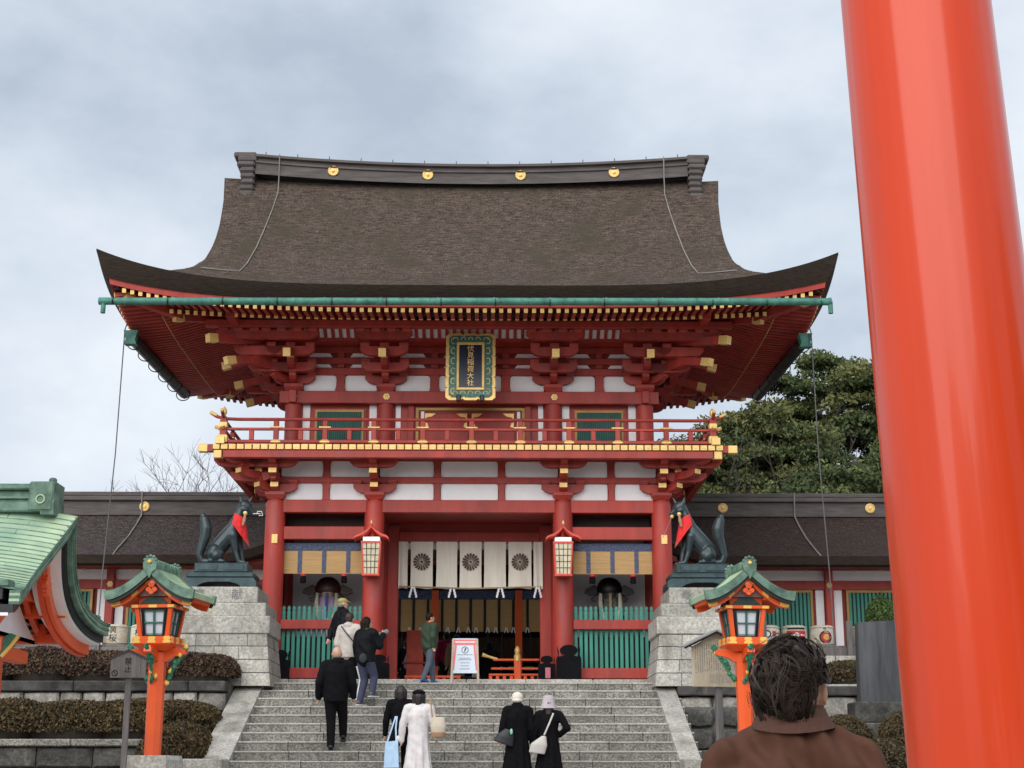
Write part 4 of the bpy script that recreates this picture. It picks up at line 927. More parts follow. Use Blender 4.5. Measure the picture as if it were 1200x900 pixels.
# ------------------------------------------------------------------ corridor halls either side
def hall(s):
    nm = sgn(s, 'left', 'right')
    h = thing('corridor_hall', f'long low corridor hall with bark roof and green windows {nm} of the gate', 'building', (s * 11, 38.5, ZL), group='corridor halls beside the gate')
    O = (-s * 11, -38.5, -ZL)
    def P(mb, n, m, sm=False, par=None): return mb.build(n, m, par or h, O if par is None else (0, 0, 0), smooth=sm)
    xe, xo = 4.75, 26.0            # inner and outer ends
    E0, RG = 36.9, 40.0
    def zt(x, d): return 6.62 + .36 * d + .042 * d * d + .35 * max(0, 1 - (abs(x) - xe) / 1.6) ** 2 * max(0, 1 - d / 2.)
    r = MB()
    r.grid(lambda u, v: (s * (xe + (xo - xe) * u ** 1.6), E0 + (RG - E0) * v, zt(xe + (xo - xe) * u ** 1.6, (RG - E0) * v)), 30, 14, 0)
    r.grid(lambda u, v: (s * (xe + (xo - xe) * u ** 1.6), 2 * RG - E0 - (RG - E0) * v, zt(xe + (xo - xe) * u ** 1.6, (RG - E0) * v)), 30, 14, 0)
    P(r, 'bark_roof', mat('aged_bark_roof', (.075, .062, .058), .95, var=.42, scale=5, stretch=(1, 3.4, 3.4), bump=1., bscale=22, bstretch=(1, 2, 2), speck=.75, sscale=20, spec=.12) if s < 0 else mat('dark_bark_roof', (.058, .041, .036), .95, var=.35, scale=5, stretch=(1, 3.4, 3.4), bump=.8, bscale=22, bstretch=(1, 2, 2), speck=.6, sscale=20, spec=.1), True)
    n = 30
    for Y0, q in ((E0, 1), (2 * RG - E0, -1)):
        e = MB()
        for k in range(n):
            a, c = [xe + (xo - xe) * (j / n) ** 1.6 for j in (k, k + 1)]
            za, zc = zt(a, 0), zt(c, 0)
            e.add([(s * a, Y0, za), (s * c, Y0, zc), (s * c, Y0 + q * .08, zc - .2), (s * a, Y0 + q * .08, za - .2), (s * c, Y0 + q * .5, zc - .2), (s * a, Y0 + q * .5, za - .2)], [(0, 1, 2, 3), (3, 2, 4, 5)])
        P(e, 'roof_edge', THEDGE)
    g = MB()
    for k in range(14):
        for q in (-1, 1):
            d0, d1 = [(RG - E0) * j / 14 for j in (k, k + 1)]
            g.add([(s * xe, RG + q * (RG - E0 - d0), zt(xe, d0)), (s * xe, RG + q * (RG - E0 - d1), zt(xe, d1)), (s * (xe + .1), RG + q * (RG - E0 - d1), zt(xe, d1) - .3), (s * (xe + .1), RG + q * (RG - E0 - d0), zt(xe, d0) - .3)], [(0, 1, 2, 3)])
    P(g, 'roof_verge', THEDGE)
    P(MB().ext([(38.6, 6.3), (RG, 7.9), (41.4, 6.3)], 'x', s * (xe + .5), s * (xe + .56)), 'gable_wall', VERM)
    P(MB().box(s * (xe + .1), s * xo, RG - .22, RG + .22, 8.04, 8.42, 0, .01), 'ridge_base', RIDGE)
    P(MB().box(s * (xe + .05), s * xo, RG - .30, RG + .30, 8.42, 8.54, 0, .02), 'ridge_cap', RIDGE)
    P(MB().box(s * (xe + .05), s * xo, RG - .26, RG + .26, 8.545, 8.66, 0, .02), 'ridge_cap', RIDGE)
    hc = MB().lathe([(.13, 0), (.13, .02), (.10, .03), (.09, .02), (.05, .02), (.045, .045), (0.01, .05)], 20).mesh('round_gold_crest', GOLD, True)
    for x in sgn(s, (-8.54, -12.44, -16.3, -20.2), (6.57, 10.45, 14.3, 18.2)): inst('round_gold_crest', hc, h, (x + O[0], RG - .23 + O[1], 8.27 + O[2]), (R(90), 0, 0))
    # posts, beams, plaster, windows
    W = 38.5
    P(MB().box(s * (xe + .3), s * xo, W - 1.1, W + .1, 6.46, 6.60, 0, .01), 'eave_soffit', VERMD)
    P(MB().box(s * (xe + .3), s * xo, W - .13, W + .1, 6.50, 6.68, 0, .01), 'eave_beam', VERM)
    P(MB().box(s * (xe + .3), s * xo, W - .05, W + .0, 6.20, 6.50), 'plaster_band', WHITE)
    P(MB().box(s * (xe + .3), s * xo, W - .12, W + .04, 5.97, 6.20, 0, .01), 'head_beam', VERM)
    P(MB().box(s * (xe + .3), s * xo, W - .12, W + .04, 3.9, 4.05, 0, .01), 'sill_beam', VERM)
    P(MB().box(s * (xe + .3), s * xo, W - .02, W + .06, 3.2, 6.0), 'wall_board', VERMD)
    P(MB().box(s * (xe + .3), s * xo, W + 2.9, W + 3.0, 3.2, 6.6), 'rear_wall', WHITE)
    P(MB().box(s * (xe + .3), s * xo, W - .6, W + 3.2, 3.1, 3.5, 0, .02), 'stone_base', GRANL)
    tick = MB().ext([(-.05, 6.5), (.05, 6.5), (.03, 6.44), (0, 6.41), (-.03, 6.44)], 'y', W - .16, W - .13).mesh('gold_eave_tick', GOLD)
    for k in range(34): inst('gold_eave_tick', tick, h, (s * (5.3 + .62 * k) + O[0], O[1], O[2]))
    bay = 3.93; px_ = 8.95 - bay; k = 0
    pm_ = MB().box(-.1, .1, W - .2, W, 3.45, 6.52, 0, .015).mesh('post', VERM)
    while px_ < xo:
        inst('post', pm_, h, (s * px_ + O[0], O[1], O[2])); inst('gold_flower', flm, h, (s * px_ + O[0], W - .2 + O[1], 6.08 + O[2]), (R(90), 0, 0))
        for q in (-1, 1): P(MB().box(s * px_ + q * .13, s * px_ + q * .33, W - .06, W - .03, 4.05, 5.97), 'plaster_strip', WHITE)
        x0, x1 = px_ + .42, px_ + bay - .42
        if x1 < xo:
            w = inst('slatted_window', None, h, (s * (x0 + x1) / 2 + O[0], W - .1 + O[1], 4.1 + O[2])); hw = (x1 - x0) / 2
            f = MB(); f.box(-hw, hw, -.05, .02, 1.80, 1.86); f.box(-hw, -hw + .06, -.05, .02, 0, 1.8); f.box(hw - .06, hw, -.05, .02, 0, 1.8); f.box(-hw + .06, hw - .06, -.04, .02, 0, .05); f.build('gold_frame', DG, w)
            MB().box(-hw + .06, hw - .06, .03, .04, .05, 1.8).build('window_backing', MATS['window_green_dark'], w)
            sl_ = MB().box(-.03, .03, -.03, .02, .05, 1.8).mesh('slat', GREENSL if abs(k) < 9 else GREEND)
            ns = int((2 * hw - .12) / .098)
            for j in range(ns): inst('slat', sl_, w, (-hw + .1 + (2 * hw - .2) * j / (ns - 1), 0, 0))
        px_ += bay; k += 1
    # conductor cable on its roof
    xc = sgn(s, -8.6, 8.45); 
    P(MB().tube([(xc, RG - .33, 8.66), (xc, RG - .30, 8.42), (xc, RG - .25, 8.05), (xc, 39.2, zt(8.4, 2.3) + .03), (xc, 38.4, zt(8.4, 1.5) + .02), (xc, 37.3, zt(8.4, .4) + .03), (xc + .02, 36.9, zt(8.4, 0))], .022, 6), 'lightning_cable', ROPE)
    return h
hall(-1); hall(1)

# ------------------------------------------------------------------ sake casks on their rack
def cask(x, lab, marks, r=.29, h=.46):
    t = thing('sake_cask', lab, 'sake cask', (x, 36.5, 4.43), group='straw wrapped sake casks')
    MB().lathe([(r * .9, 0), (r * .96, .03), (r, .1), (r * 1.01, h * .5), (r, h - .1), (r * .95, h - .02), (r * .8, h + .01)], 24).build('cask_body', STRAW, t, smooth=True)
    rp_ = MB()
    for z in (.045, h - .04): rp_.tube([(r * .985 * math.cos(a), r * .985 * math.sin(a), z) for a in np.linspace(0, 2 * PI, 25)], .016, 6)
    for k in range(12): a = 2 * PI * k / 12; rp_.tube([(r * .97 * math.cos(a), r * .97 * math.sin(a), h - .04), (r * .6 * math.cos(a), r * .6 * math.sin(a), h + .02)], .01, 5)
    rp_.build('rope', mat('pale_rope', (.52, .47, .36), .9), t)
    m = MB()
    def wrap(n0):      # bend flat print (x,z) onto the cask
        for i in range(n0, len(m.v)):
            x_, y_, z_ = m.v[i]; a = x_ / r; rr = r * 1.018 - min(.004, y_); m.v[i] = (rr * math.sin(a), -rr * math.cos(a), z_)
    for kind, arg, px_, pz, sz, mi in marks:
        n0 = len(m.v)
        if kind == 't': m.text(arg, sz, up(px_, 0, pz), .002, mi)
        elif kind == 'disc': m.ext([(px_ + sz * math.cos(a), pz + sz * math.sin(a)) for a in np.linspace(0, 2 * PI, 25)[:-1]], 'y', -.002 - arg, .0 - arg, mi)
        elif kind == 'bar':
            for q in range(6): m.ext([(px_ - sz + 2 * sz * q / 6, pz - arg), (px_ - sz + 2 * sz * (q + 1) / 6, pz - arg), (px_ - sz + 2 * sz * (q + 1) / 6, pz + arg), (px_ - sz + 2 * sz * q / 6, pz + arg)], 'y', -.002, 0, mi)
        elif kind == 'x':
            for sg_ in (-1, 1): m.ext([(px_ - sz, pz - sg_ * sz - .022), (px_ - sz + .035, pz - sg_ * sz - .022), (px_ + sz, pz + sg_ * sz + .022), (px_ + sz - .035, pz + sg_ * sz + .022)], 'y', -.002, 0, mi)
        wrap(n0)
    m.build('cask_print', [INK, mat('cask_red', (.5, .03, .03), .7), mat('cask_yellow', (.7, .4, .05), .7), mat('cask_green', (.05, .25, .1), .7), WHITE], t)
rnd = lambda: random.uniform(-.2, .2)
def dots(mi=2): return [('disc', 0, rnd(), .23 + random.uniform(-.16, .16), .010, mi) for _ in range(14)]
cask(-10.85, 'sake cask under the pavilion eave with black brushed character', [('t', '蔵', 0, .25, .24, 0)])
cask(-10.22, 'sake cask with green leaf and dark brushed writing, second from the left', [('t', '青', -.06, .25, .22, 0), ('disc', 0, .12, .3, .05, 3)])
cask(-9.62, 'sake cask printed with the character 好 behind the pavilion bargeboard', [('t', '好', 0, .24, .26, 0)])
cask(-8.98, 'sake cask printed with the character 富 left of the grey rack post', [('t', '富', 0, .24, .28, 0)])
cask(-8.30, 'sake cask printed 黄桜 in black between rack post and orange lamp', [('t', '黄', 0, .33, .18, 0), ('t', '桜', 0, .14, .2, 0)] + dots())
cask(-7.66, 'sake cask printed 松 partly hidden behind the left lamp', [('t', '松', -.05, .26, .2, 0)])
cask(7.02, 'sake cask with small blue black label just right of the right lamp', [('disc', 0, -.05, .26, .09, 0), ('disc', .002, -.05, .26, .06, 4), ('bar', .05, .12, .28, .05, 1)])
cask(7.66, 'sake cask with red and white label and dark patterned top', [('bar', .10, 0, .24, .24, 1), ('bar', .02, 0, .39, .22, 0), ('disc', .002, 0, .24, .055, 4), ('bar', .015, 0, .24, .2, 4)])
cask(8.32, 'sake cask with round black and orange emblem', [('disc', 0, .02, .19, .15, 0), ('disc', .002, .02, .19, .115, 1), ('disc', .004, .02, .19, .06, 2), ('t', '寿', 0, .39, .08, 0)])
cask(9.32, 'sake cask with big black cross and dots beside the slate slab', [('x', 0, 0, .22, .13, 0)] + [('disc', 0, a, .22 + c, .028, 0) for a, c in ((-.11, 0), (.11, 0), (0, .11), (0, -.11))])
for s in (-1, 1):
    t = thing('cask_rack', f'grey weathered timber rack carrying the casks {sgn(s, "left", "right")} of the gate', 'rack', (s * 9, 36.5, 4.1), group='grey timber cask racks')
    x0, x1 = sgn(s, (-13 + 9, -6.4 + 9), (6.4 - 9, 13 - 9))
    MB().box(x0, x1, -.32, .3, .2, .32, 0, .01).build('shelf_board', WOODG, t); MB().box(x0, x1, -.40, -.33, .05, .26, 0, .01).build('front_rail', WOODG, t)
    for k in range(5):
        x = sgn(s, (-9.0 + .38 + 9) - 2 * k + 2, (8.86 - 9) + 2 * k - 2)
        if x0 - .1 < x < x1 + .1: MB().box(x - .065, x + .065, -.46, -.34, -.9, .88, 0, .01).build('rack_post', WOODG, t)
    MB().box(x0, x1, .25, .3, -.9, .15).build('rack_back', WOODG, t)
    tag(MB().box(x0 + s * 9, x1 + s * 9, 35.4, 36.0, 3.2, 4.13, 0, .02).build('stone_bench_wall', GRANL), f'pale stone ledge below the cask rack {sgn(s, "left", "right")} of the gate', 'stone ledge', 'pale stone ledges')
# ------------------------------------------------------------------ terraces, walls
def rough_stone(w, h, d, seed, j=.06):
    """one irregular wall stone: bulged chamfered face toward -Y; origin at lower left front"""
    r = random.Random(seed); J = lambda: r.uniform(-j, j) * h
    o = [(.01 + abs(J()), .01 + abs(J())), (w * .5, .008 + abs(J()) * .5), (w - .01 - abs(J()), .01 + abs(J())), (w - .008, h * .5), (w - .01 - abs(J()), h - .01 - abs(J())), (w * .5, h - .008), (.01 + abs(J()), h - .01 - abs(J())), (.008, h * .5)]
    n = len(o); cx, cz = w / 2, h / 2
    vs = [(x, d, z) for x, z in o] + [(x, .05, z) for x, z in o] + [(cx + (x - cx) * .86, r.uniform(-.01, .015), cz + (z - cz) * .84) for x, z in o]
    vs += [(cx + (x - cx) * .45, -.012 + r.uniform(-.012, .008), cz + (z - cz) * .45) for x, z in o]
    fs = [(k, (k + 1) % n, n * (j_ + 1) + (k + 1) % n, n * (j_ + 1) + k) if j_ == 0 else (n * j_ + k, n * j_ + (k + 1) % n, n * (j_ + 1) + (k + 1) % n, n * (j_ + 1) + k) for j_ in range(3) for k in range(n)]
    fs.append(tuple(range(3 * n, 4 * n)))
    return MB().add(vs, fs)
def stone_wall(name, label, cat, x0, x1, y, rows, m, cap=None, capm=None, wr=(.35, .9), group=None, rough=.06):
    """rows: list of (z0,z1); individual stones; optional coping (z0,z1,overhang)"""
    t = thing(name, label, cat, (x0, y, rows[-1][0]), group=group); sd = int(abs(x0 * 100) + y)
    for z0, z1 in rows:
        x = x0
        while x < x1 - .01:
            w = random.uniform(*wr); xe = x + w
            if x1 - xe < wr[0] * .6: xe = x1
            sd += 1
            dz = random.uniform(-.012, .012)
            rough_stone(xe - x, z1 - z0, .35, sd, rough).build('stone', m if not isinstance(m, (list, tuple)) else random.choice(m), t, (x - x0, random.uniform(-.015, .015), z0 - rows[-1][0] + dz * 0), smooth=True, ang=25); x = xe
    MB().box(0, x1 - x0, .09, 1.2, rows[-1][0] - rows[-1][0], rows[0][1] - rows[-1][0] - .02).build('backfill', DSTONE, t)
    if cap:
        x = x0
        while x < x1 - .01:
            xe = min(x1, x + random.uniform(1.3, 2.1)); MB().box(x - x0 + .006, xe - x0 - .006, -cap[2], .55, cap[0] - rows[-1][0], cap[1] - rows[-1][0], 0, .02).build('coping_stone', capm, t); x = xe
    return t
def soil(name, x0, x1, y0, y1, z): return struct(MB().box(x0, x1, y0, y1, z - .6, z).build(name, EARTH))
# left: upper wall
stone_wall('terrace_wall', 'pale rubble wall with dark coping holding the upper hedge left of the steps', 'wall', -16, -4.36, 28.65, [(2.60, 2.98), (2.1, 2.60)], WSTONE, (2.98, 3.17, .06), MOSSCAP, group='terrace walls')
soil('upper_terrace_left', -30, -4.36, 28.95, 35.4, 3.14); soil('middle_terrace_left', -16, -4.6, 27.3, 28.75, 2.08)
stone_wall('terrace_wall', 'dark stained block wall with thin ledge holding the lower hedge on the left', 'wall', -15, -4.62, 27.0, [(1.62, 1.98), (1.2, 1.62), (.7, 1.2), (.12, .7)], DSTONE, (1.98, 2.10, .08), GRANITE, (.8, 1.25), 'terrace walls', .015)
# right side
stone_wall('terrace_wall', 'short light rubble wall with black coping right of the steps beneath the notice board', 'wall', 3.99, 16, 29.3, [(2.5, 2.94), (2.1, 2.5)], WSTONE, (2.94, 3.12, .06), MOSSCAP, (.4, .8), 'terrace walls', .1)
soil('upper_terrace_right', 3.99, 30, 29.7, 35.4, 3.10)
stone_wall('terrace_wall', 'black stained rough boulder wall below the notice board on the right', 'wall', 3.99, 5.6, 28.95, [(2.34, 2.74), (1.9, 2.34), (1.5, 1.9)], DSTONE, None, None, (.4, .7), 'terrace walls', .14)
tag(MB().box(3.99, 6.2, 27.2, 28.95, 1.2, 1.92, 0, .02).build('stone_ledge', DSTONE), 'dark low stone ledge at the foot of the boulder wall on the right', 'ledge')
struct(MB().ext([(21.6, .14), (29.9, 2.25), (29.9, .1), (21.6, .1)][::-1], 'x', 4.9, 18).build('planted_slope', EARTH))
for s in (-1, 1): struct(MB().box(s * 4.0, s * 4.4, 26, 30.6, .1, 1.2).build('bank_core', DSTONE))

# ------------------------------------------------------------------ fox pedestals
def pedestal(s):
    side = sgn(s, 'left', 'right')
    xc = sgn(s, -4.72, 4.64)
    t = thing('stone_pedestal', f'stepped pale granite pedestal carved 奉献 under the {side} bronze fox', 'pedestal', (xc, 30.7, ZL - .05), group='fox pedestals')
    # (z0, z1, half width, y front, y back)
    C = [(1.54, 1.86, .70, 29.82, 31.35), (1.27, 1.54, .88, 29.72, 31.25), (.93, 1.27, .99, 29.52, 31.15)]
    Lr = [(.70, .93, .965, .945), (.45, .70, .995, .97), (.20, .45, 1.025, 1.0), (-.05, .20, 1.055, 1.03)]
    for z0, z1, w, y0, y1 in C:
        MB().box(-w, w, y0 - 30.7, y1 - 30.7, z0 + .004, z1 - .002, 0, .018).build('pedestal_slab', GRANL, t)
    for z0, z1, wb, wt in Lr:
        n = 4; xs = [-1]
        for k in range(n - 1): xs.append(-1 + 2 * (k + 1 + random.uniform(-.22, .22)) / n)
        xs.append(1); yb, ytp = -1.18 - (wb - .96), -1.18 - (wt - .96) 
        for k in range(n):
            a, c = xs[k], xs[k + 1]; g = .005
            ga = g if k else 0; gc = g if k < n - 1 else 0
            b = MB(); zz0, zz1 = z0 + .008, z1 - .008
            b.add([(a * wb + ga, yb, zz0), (c * wb - gc, yb, zz0), (c * wb - gc, 0, zz0), (a * wb + ga, 0, zz0), (a * wt + ga, ytp, zz1), (c * wt - gc, ytp, zz1), (c * wt - gc, 0, zz1), (a * wt + ga, 0, zz1)],
                  [(3, 2, 1, 0), (4, 5, 6, 7), (0, 1, 5, 4), (1, 2, 6, 5), (2, 3, 7, 6), (3, 0, 4, 7)]); b.build('pedestal_block', GRANL, t)
        b = MB(); b.add([(-wb, .01, zz0), (wb, .01, zz0), (wb, .45, zz0), (-wb, .45, zz0), (-wt, .01, zz1), (wt, .01, zz1), (wt, .43, zz1), (-wt, .43, zz1)],
                  [(3, 2, 1, 0), (4, 5, 6, 7), (0, 1, 5, 4), (1, 2, 6, 5), (2, 3, 7, 6), (3, 0, 4, 7)]); b.build('pedestal_block', GRANL, t)
        MB().box(-wt + .02, wt - .02, ytp + .02, .40, z1 - .012, z1 + .01).build('mortar_joint', DSTONE, t)
    c = MB()
    xx = sgn(s, (-.42, .30), (-.36, .36))
    for ch, x in zip('奉献', xx): MB().text(ch, .22, up(x, -.885, 1.70), .003).build('carved_character', GREYINK, t)
    return t
pedestal(-1); pedestal(1)

# ------------------------------------------------------------------ foxes
def fox(s):
    # u to the side the fox faces; built facing +x then mirrored for the right one
    side = sgn(s, 'left', 'right'); hold = sgn(s, 'silver key', 'gold jewel')
    t = thing('fox_statue', f'seated dark bronze fox with red bib, {hold} in mouth, {side} pedestal', 'statue', (sgn(s, -4.86, 4.68), 30.7, 5.03), group='bronze fox statues')
    q = 1 if s < 0 else -1
    F_ = lambda u, z, v=0: (q * u, v, z)
    # plinth
    b = MB(); P = [(-.70, 0), (-.46, 0), (-.42, .07), (-.33, .12), (-.2, .15), (.2, .15), (.33, .12), (.42, .07), (.46, 0), (.72, 0), (.735, .08), (.72, .17), (.67, .225), (-.66, .225), (-.71, .17), (-.72, .08)]
    b.ext(P, 'y', -.44, .44); b.build('plinth_foot', BRONZED, t)
    MB().box(-.66, .67, -.40, .40, .228, .345, 0, .03).build('plinth_step', BRONZED, t)
    b = MB().box(-.52, .54, -.33, .33, .348, .535, 0, .02)
    for u0, u1 in ((-.44, -.06), (.06, .46)):
        b.box(u0, u1, -.345, -.33, .39, .50, 0, .006)
    b.build('plinth_top', BRONZED, t)
    z0 = .535
    def f(x, y): return ((x - 350) / 385, (665 - y) / 385)
    def c(a, b_, r0, r1, v0=0, v1=0):
        (u0, w0), (u1, w1) = f(*a), f(*b_); return ('c', F_(u0, z0 + w0, v0), F_(u1, z0 + w1, v1), r0 / 405, r1 / 405)
    pr = [c((285, 560), (345, 485), 72, 72), c((345, 485), (410, 400), 72, 66), c((410, 400), (445, 300), 62, 42), c((445, 300), (478, 215), 42, 36),
          # haunches
          c((285, 585), (300, 600), 62, 52, -.11, -.13), c((285, 585), (300, 600), 62, 52, .11, .13), c((255, 640), (360, 645), 20, 17, -.15, -.17), c((255, 640), (360, 645), 20, 17, .15, .17),
          c((290, 560), (330, 580), 50, 30, -.13, -.14), c((330, 580), (270, 640), 28, 24, -.14, -.15),
          # forelegs
          c((420, 440), (440, 560), 44, 23, -.08, -.07), c((440, 560), (468, 640), 23, 18, -.07, -.07), c((465, 645), (515, 650), 17, 15, -.07, -.07),
          c((440, 440), (475, 560), 44, 22, .08, .09), c((475, 560), (490, 640), 22, 18, .09, .09), c((488, 645), (530, 650), 17, 15, .09, .09),
          # head
          c((490, 205), (515, 215), 45, 40), c((515, 215), (562, 258), 34, 17), c((562, 258), (572, 265), 16, 13), c((520, 250), (555, 280), 22, 10),
          c((472, 180), (462, 138), 20, 7, -.06, -.08), c((520, 180), (545, 130), 18, 6, .06, .08),
          c((490, 235), (505, 240), 30, 25, -.04, -.04), c((500, 235), (505, 240), 30, 25, .04, .04)]
    tail = [((245, 640), 24), ((185, 640), 26), ((165, 590), 30), ((180, 520), 36), ((200, 450), 45), ((205, 380), 50), ((190, 320), 42), ((176, 280), 22), ((174, 262), 8)]
    pr += [c(tail[k][0], tail[k + 1][0], tail[k][1], tail[k + 1][1]) for k in range(len(tail) - 1)]
    organic('fox_body', pr, BRONZE, t, .016, 2)
    for v in (-.055, .045):
        u, w = f(528, 208); MB().lathe([(.02, 0), (.014, .008), (.004, .012)], 10).build('eye', BLACK, t, F_(u, z0 + w, v * 1.45), (R(90 if v < 0 else -90), 0, 0))
    # bib
    def ring_(a, u_c, z_c, ru, rv, tilt): return F_(u_c + ru * math.cos(a), z_c + tilt * math.cos(a), rv * math.sin(a))
    bib = MB()
    def fb(uu, vv):
        a = (uu * 2 - 1) * 2.4; 
        top = ((452 - 350) / 385, (665 - 292) / 385)
        front = .5 + .5 * math.cos(a)
        ln = (.16 + .48 * front ** 1.5) * vv
        cu = top[0] + .015 + .0 * vv; ru = .125 + (.055 + .07 * front) * vv
        return F_(cu + ru * math.cos(a) * .9, z0 + top[1] + .02 - .06 * math.cos(a) * (1 - vv) - ln, (.125 + .085 * vv) * math.sin(a) * (1 + .04 * math.sin(a * 9) * vv))
    bib.grid(fb, 40, 14); bib.grid(lambda a, b_: tuple(x * (1.0 if i != 1 else .97) for i, x in enumerate(fb(a, b_))), 40, 14, flip=True)
    bib.build('red_bib', REDCLOTH, t, smooth=True)
    bib2 = MB().grid(lambda a, b_: tuple(Vector(fb(.36 + a * .22, .80 + b_ * .2)) + Vector((q * .004, -.006, 0))), 10, 3); bib2.build('bib_hem_pattern', mat('pink_flower_cloth', (.75, .25, .2), .8, var=.6, scale=40, col2=(.8, .05, .04)), t, smooth=True)
    (u, w) = f(498, 272)
    MB().lathe([(.005, -.04), (.035, -.03), (.045, 0), (.035, .03), (.005, .04)], 12).build('gold_bell', GOLD, t, F_(u + .03, z0 + w, -.14), smooth=True)
    MB().tube([F_(u + .03, z0 + w - .03, -.15), F_(u + .02, z0 + w - .14, -.17), F_(u - .01, z0 + w - .26, -.17)], [.02, .035, .02], 8).build('braided_cord', mat('bronze_brocade_cord', (.35, .2, .12), .7, var=.6, scale=60), t, smooth=True)
    if s < 0:
        k = MB(); (u, w) = f(575, 272); 
        k.tube([F_(u - .03, z0 + w, -.05), F_(u + .12, z0 + w, -.05)], .012, 6); k.tube([F_(u + .05, z0 + w, -.05), F_(u + .06, z0 + w + .05, -.05), F_(u + .14, z0 + w + .05, -.05), F_(u + .17, z0 + w - .03, -.05), F_(u + .09, z0 + w - .035, -.05)], .011, 6)
        k.build('silver_key', mat('worn_silver', (.5, .5, .48), .4, metal=.8), t)
    else:
        (u, w) = f(560, 283); MB().lathe([(.004, -.04), (.03, -.03), (.042, 0), (.03, .03), (.004, .04)], 12).build('gold_jewel', GOLD, t, F_(u, z0 + w, -.01), smooth=True)
        MB().tube([F_(u, z0 + w, -.01), F_(u + .2, z0 + w - .44, -.02)], .006, 5).build('thin_stay_wire', ROPE, t)
fox(-1); fox(1)
# ------------------------------------------------------------------ standing orange lanterns
def stone_lamp(s):
    side = sgn(s, 'left', 'right')
    x = sgn(s, -4.33, 4.13)
    t = thing('shrine_lantern', f'orange lacquered post lantern with curved green copper roof {sgn(s, "beside the left hedge and steps", "in front of the right notice board")}', 'lantern', (x, 22.5, ZG), sgn(s, R(-9), R(6)), 'orange shrine lanterns')
    zb = 1.66      # top of the stone socket above the plaza
    b = MB(); b.ext([(-.34, 0), (.34, 0), (.335, zb - .06), (.31, zb), (-.31, zb), (-.335, zb - .06)], 'y', -.33, .33); b.build('stone_socket', GRANL, t)
    # octagonal post
    b = MB(); r0, r1 = .118, .128
    b.lathe([(r0, zb), (r1, zb + 1.44)], 8); b.v = [Matrix.Rotation(R(22.5), 3, 'Z') @ Vector(v) for v in b.v]; b.v = [tuple(v) for v in b.v]
    b.build('post', ORANGE, t)
    z1 = zb + 1.42
    # crossed bracket under the box
    arm = [(-.42, .10), (-.43, .05), (-.38, .02), (-.25, -.0), (-.14, -.07), (.14, -.07), (.25, 0), (.38, .02), (.43, .05), (.42, .10), (.3, .12), (-.3, .12)]
    MB().ext([(u, z1 - .04 + z) for u, z in arm], 'y', -.06, .06).build('bracket_arm', ORANGE, t); MB().ext([(u, z1 - .04 + z) for u, z in arm], 'x', -.055, .055).build('bracket_arm', ORANGE, t)
    def trap(w0, w1, a, c, m=0, mb=None):
        mb = mb or MB(); mb.add([(-w0, -w0, a), (w0, -w0, a), (w0, w0, a), (-w0, w0, a), (-w1, -w1, c), (w1, -w1, c), (w1, w1, c), (-w1, w1, c)], [(3, 2, 1, 0), (4, 5, 6, 7), (0, 1, 5, 4), (1, 2, 6, 5), (2, 3, 7, 6), (3, 0, 4, 7)], m); return mb
    trap(.17, .285, z1 + .04, z1 + .12).build('tray', ORANGE, t)
    zt = z1 + .12
    MB().box(-.285, .285, -.285, .285, zt, zt + .115, 0, .012).build('tray_rim', ORANGE, t)
    for a in range(4):
        b = MB(); b.T = Matrix.Rotation(PI / 2 * a, 4, 'Z')
        for u, w in ((-.225, .055), (0, .06), (.225, .055)): b.ext([(u - w, zt + .02), (u + w, zt + .02), (u + w, zt + .05), (u + w * .6, zt + .06), (u + w, zt + .08), (u + w * .7, zt + .114), (u - w * .7, zt + .114), (u - w, zt + .08), (u - w * .6, zt + .06), (u - w, zt + .05)], 'y', -.290, -.284)
        b.build('gilt_plate', YEL, t)
    # carved green leaf brackets
    rr = random.Random(3)
    for a in range(4):
        b = MB(); b.T = Matrix.Rotation(PI / 2 * a + PI / 2 * 0, 4, 'Z')
        for k in range(15):
            q = k / 14; u = .44 - .30 * q + rr.uniform(-.03, .03); z = z1 + .10 - .50 * q ** 1.4 + rr.uniform(-.02, .02)
            b.lathe([(.004, -.045), (.034, -.02), (.036, .01), (.004, .045)], 7, (u, rr.uniform(-.05, .05), z), rr.choice([0, 0, 0, 1, 2]), sy=.7)
        b.tube([(.46, 0, z1 + .12), (.36, 0, z1 - .02), (.25, 0, z1 - .2), (.15, 0, z1 - .4)], [.02, .03, .025, .01], 6, 0)
        b.build('carved_leaf_bracket', [CARVE, ORANGE, YEL], t, smooth=True)
    # light box, tapering down
    h = .40; w0, w1 = .20, .25; zq = zt + .115
    trap(w0 - .02, w1 - .02, zq, zq + h).build('frosted_panes', GLASSW, t)
    b = MB()
    for sx in (-1, 1):
        for sy in (-1, 1): MB().tube([(sx * w0, sy * w0, zq), (sx * w1, sy * w1, zq + h)], .042, 4).build('corner_post', ORANGE, t)
    pass
    for a in range(4):
        f = MB(); f.T = Matrix.Rotation(PI / 2 * a, 4, 'Z')
        def bar(u0, v0, u1, v1, w, m, d):
            q0 = (w0 + (w1 - w0) * v0); q1 = (w0 + (w1 - w0) * v1)
            f.beam((u0 * q0, -q0 - d, zq + h * v0), (u1 * q1, -q1 - d, zq + h * v1), w, w * .6, m)
        for u in (-.72, .72): bar(u, .02, u, .98, .035, 0, .0)
        bar(-.75, .03, .75, .03, .035, 0, .0); bar(-.75, .97, .75, .97, .04, 0, .0)
        bar(0, .03, 0, .97, .03, 1, -.004); bar(-.7, .5, .7, .5, .028, 1, -.006)
        for u in (-.62, .62): bar(u, .04, u, .96, .014, 1, 0)
        bar(-.7, .1, .7, .1, .012, 1, 0); bar(-.7, .9, .7, .9, .012, 1, 0)
        f.build('window_lattice', [BLACK, mat('lattice_green', (.03, .13, .10), .5)], t)
    ze = zq + h
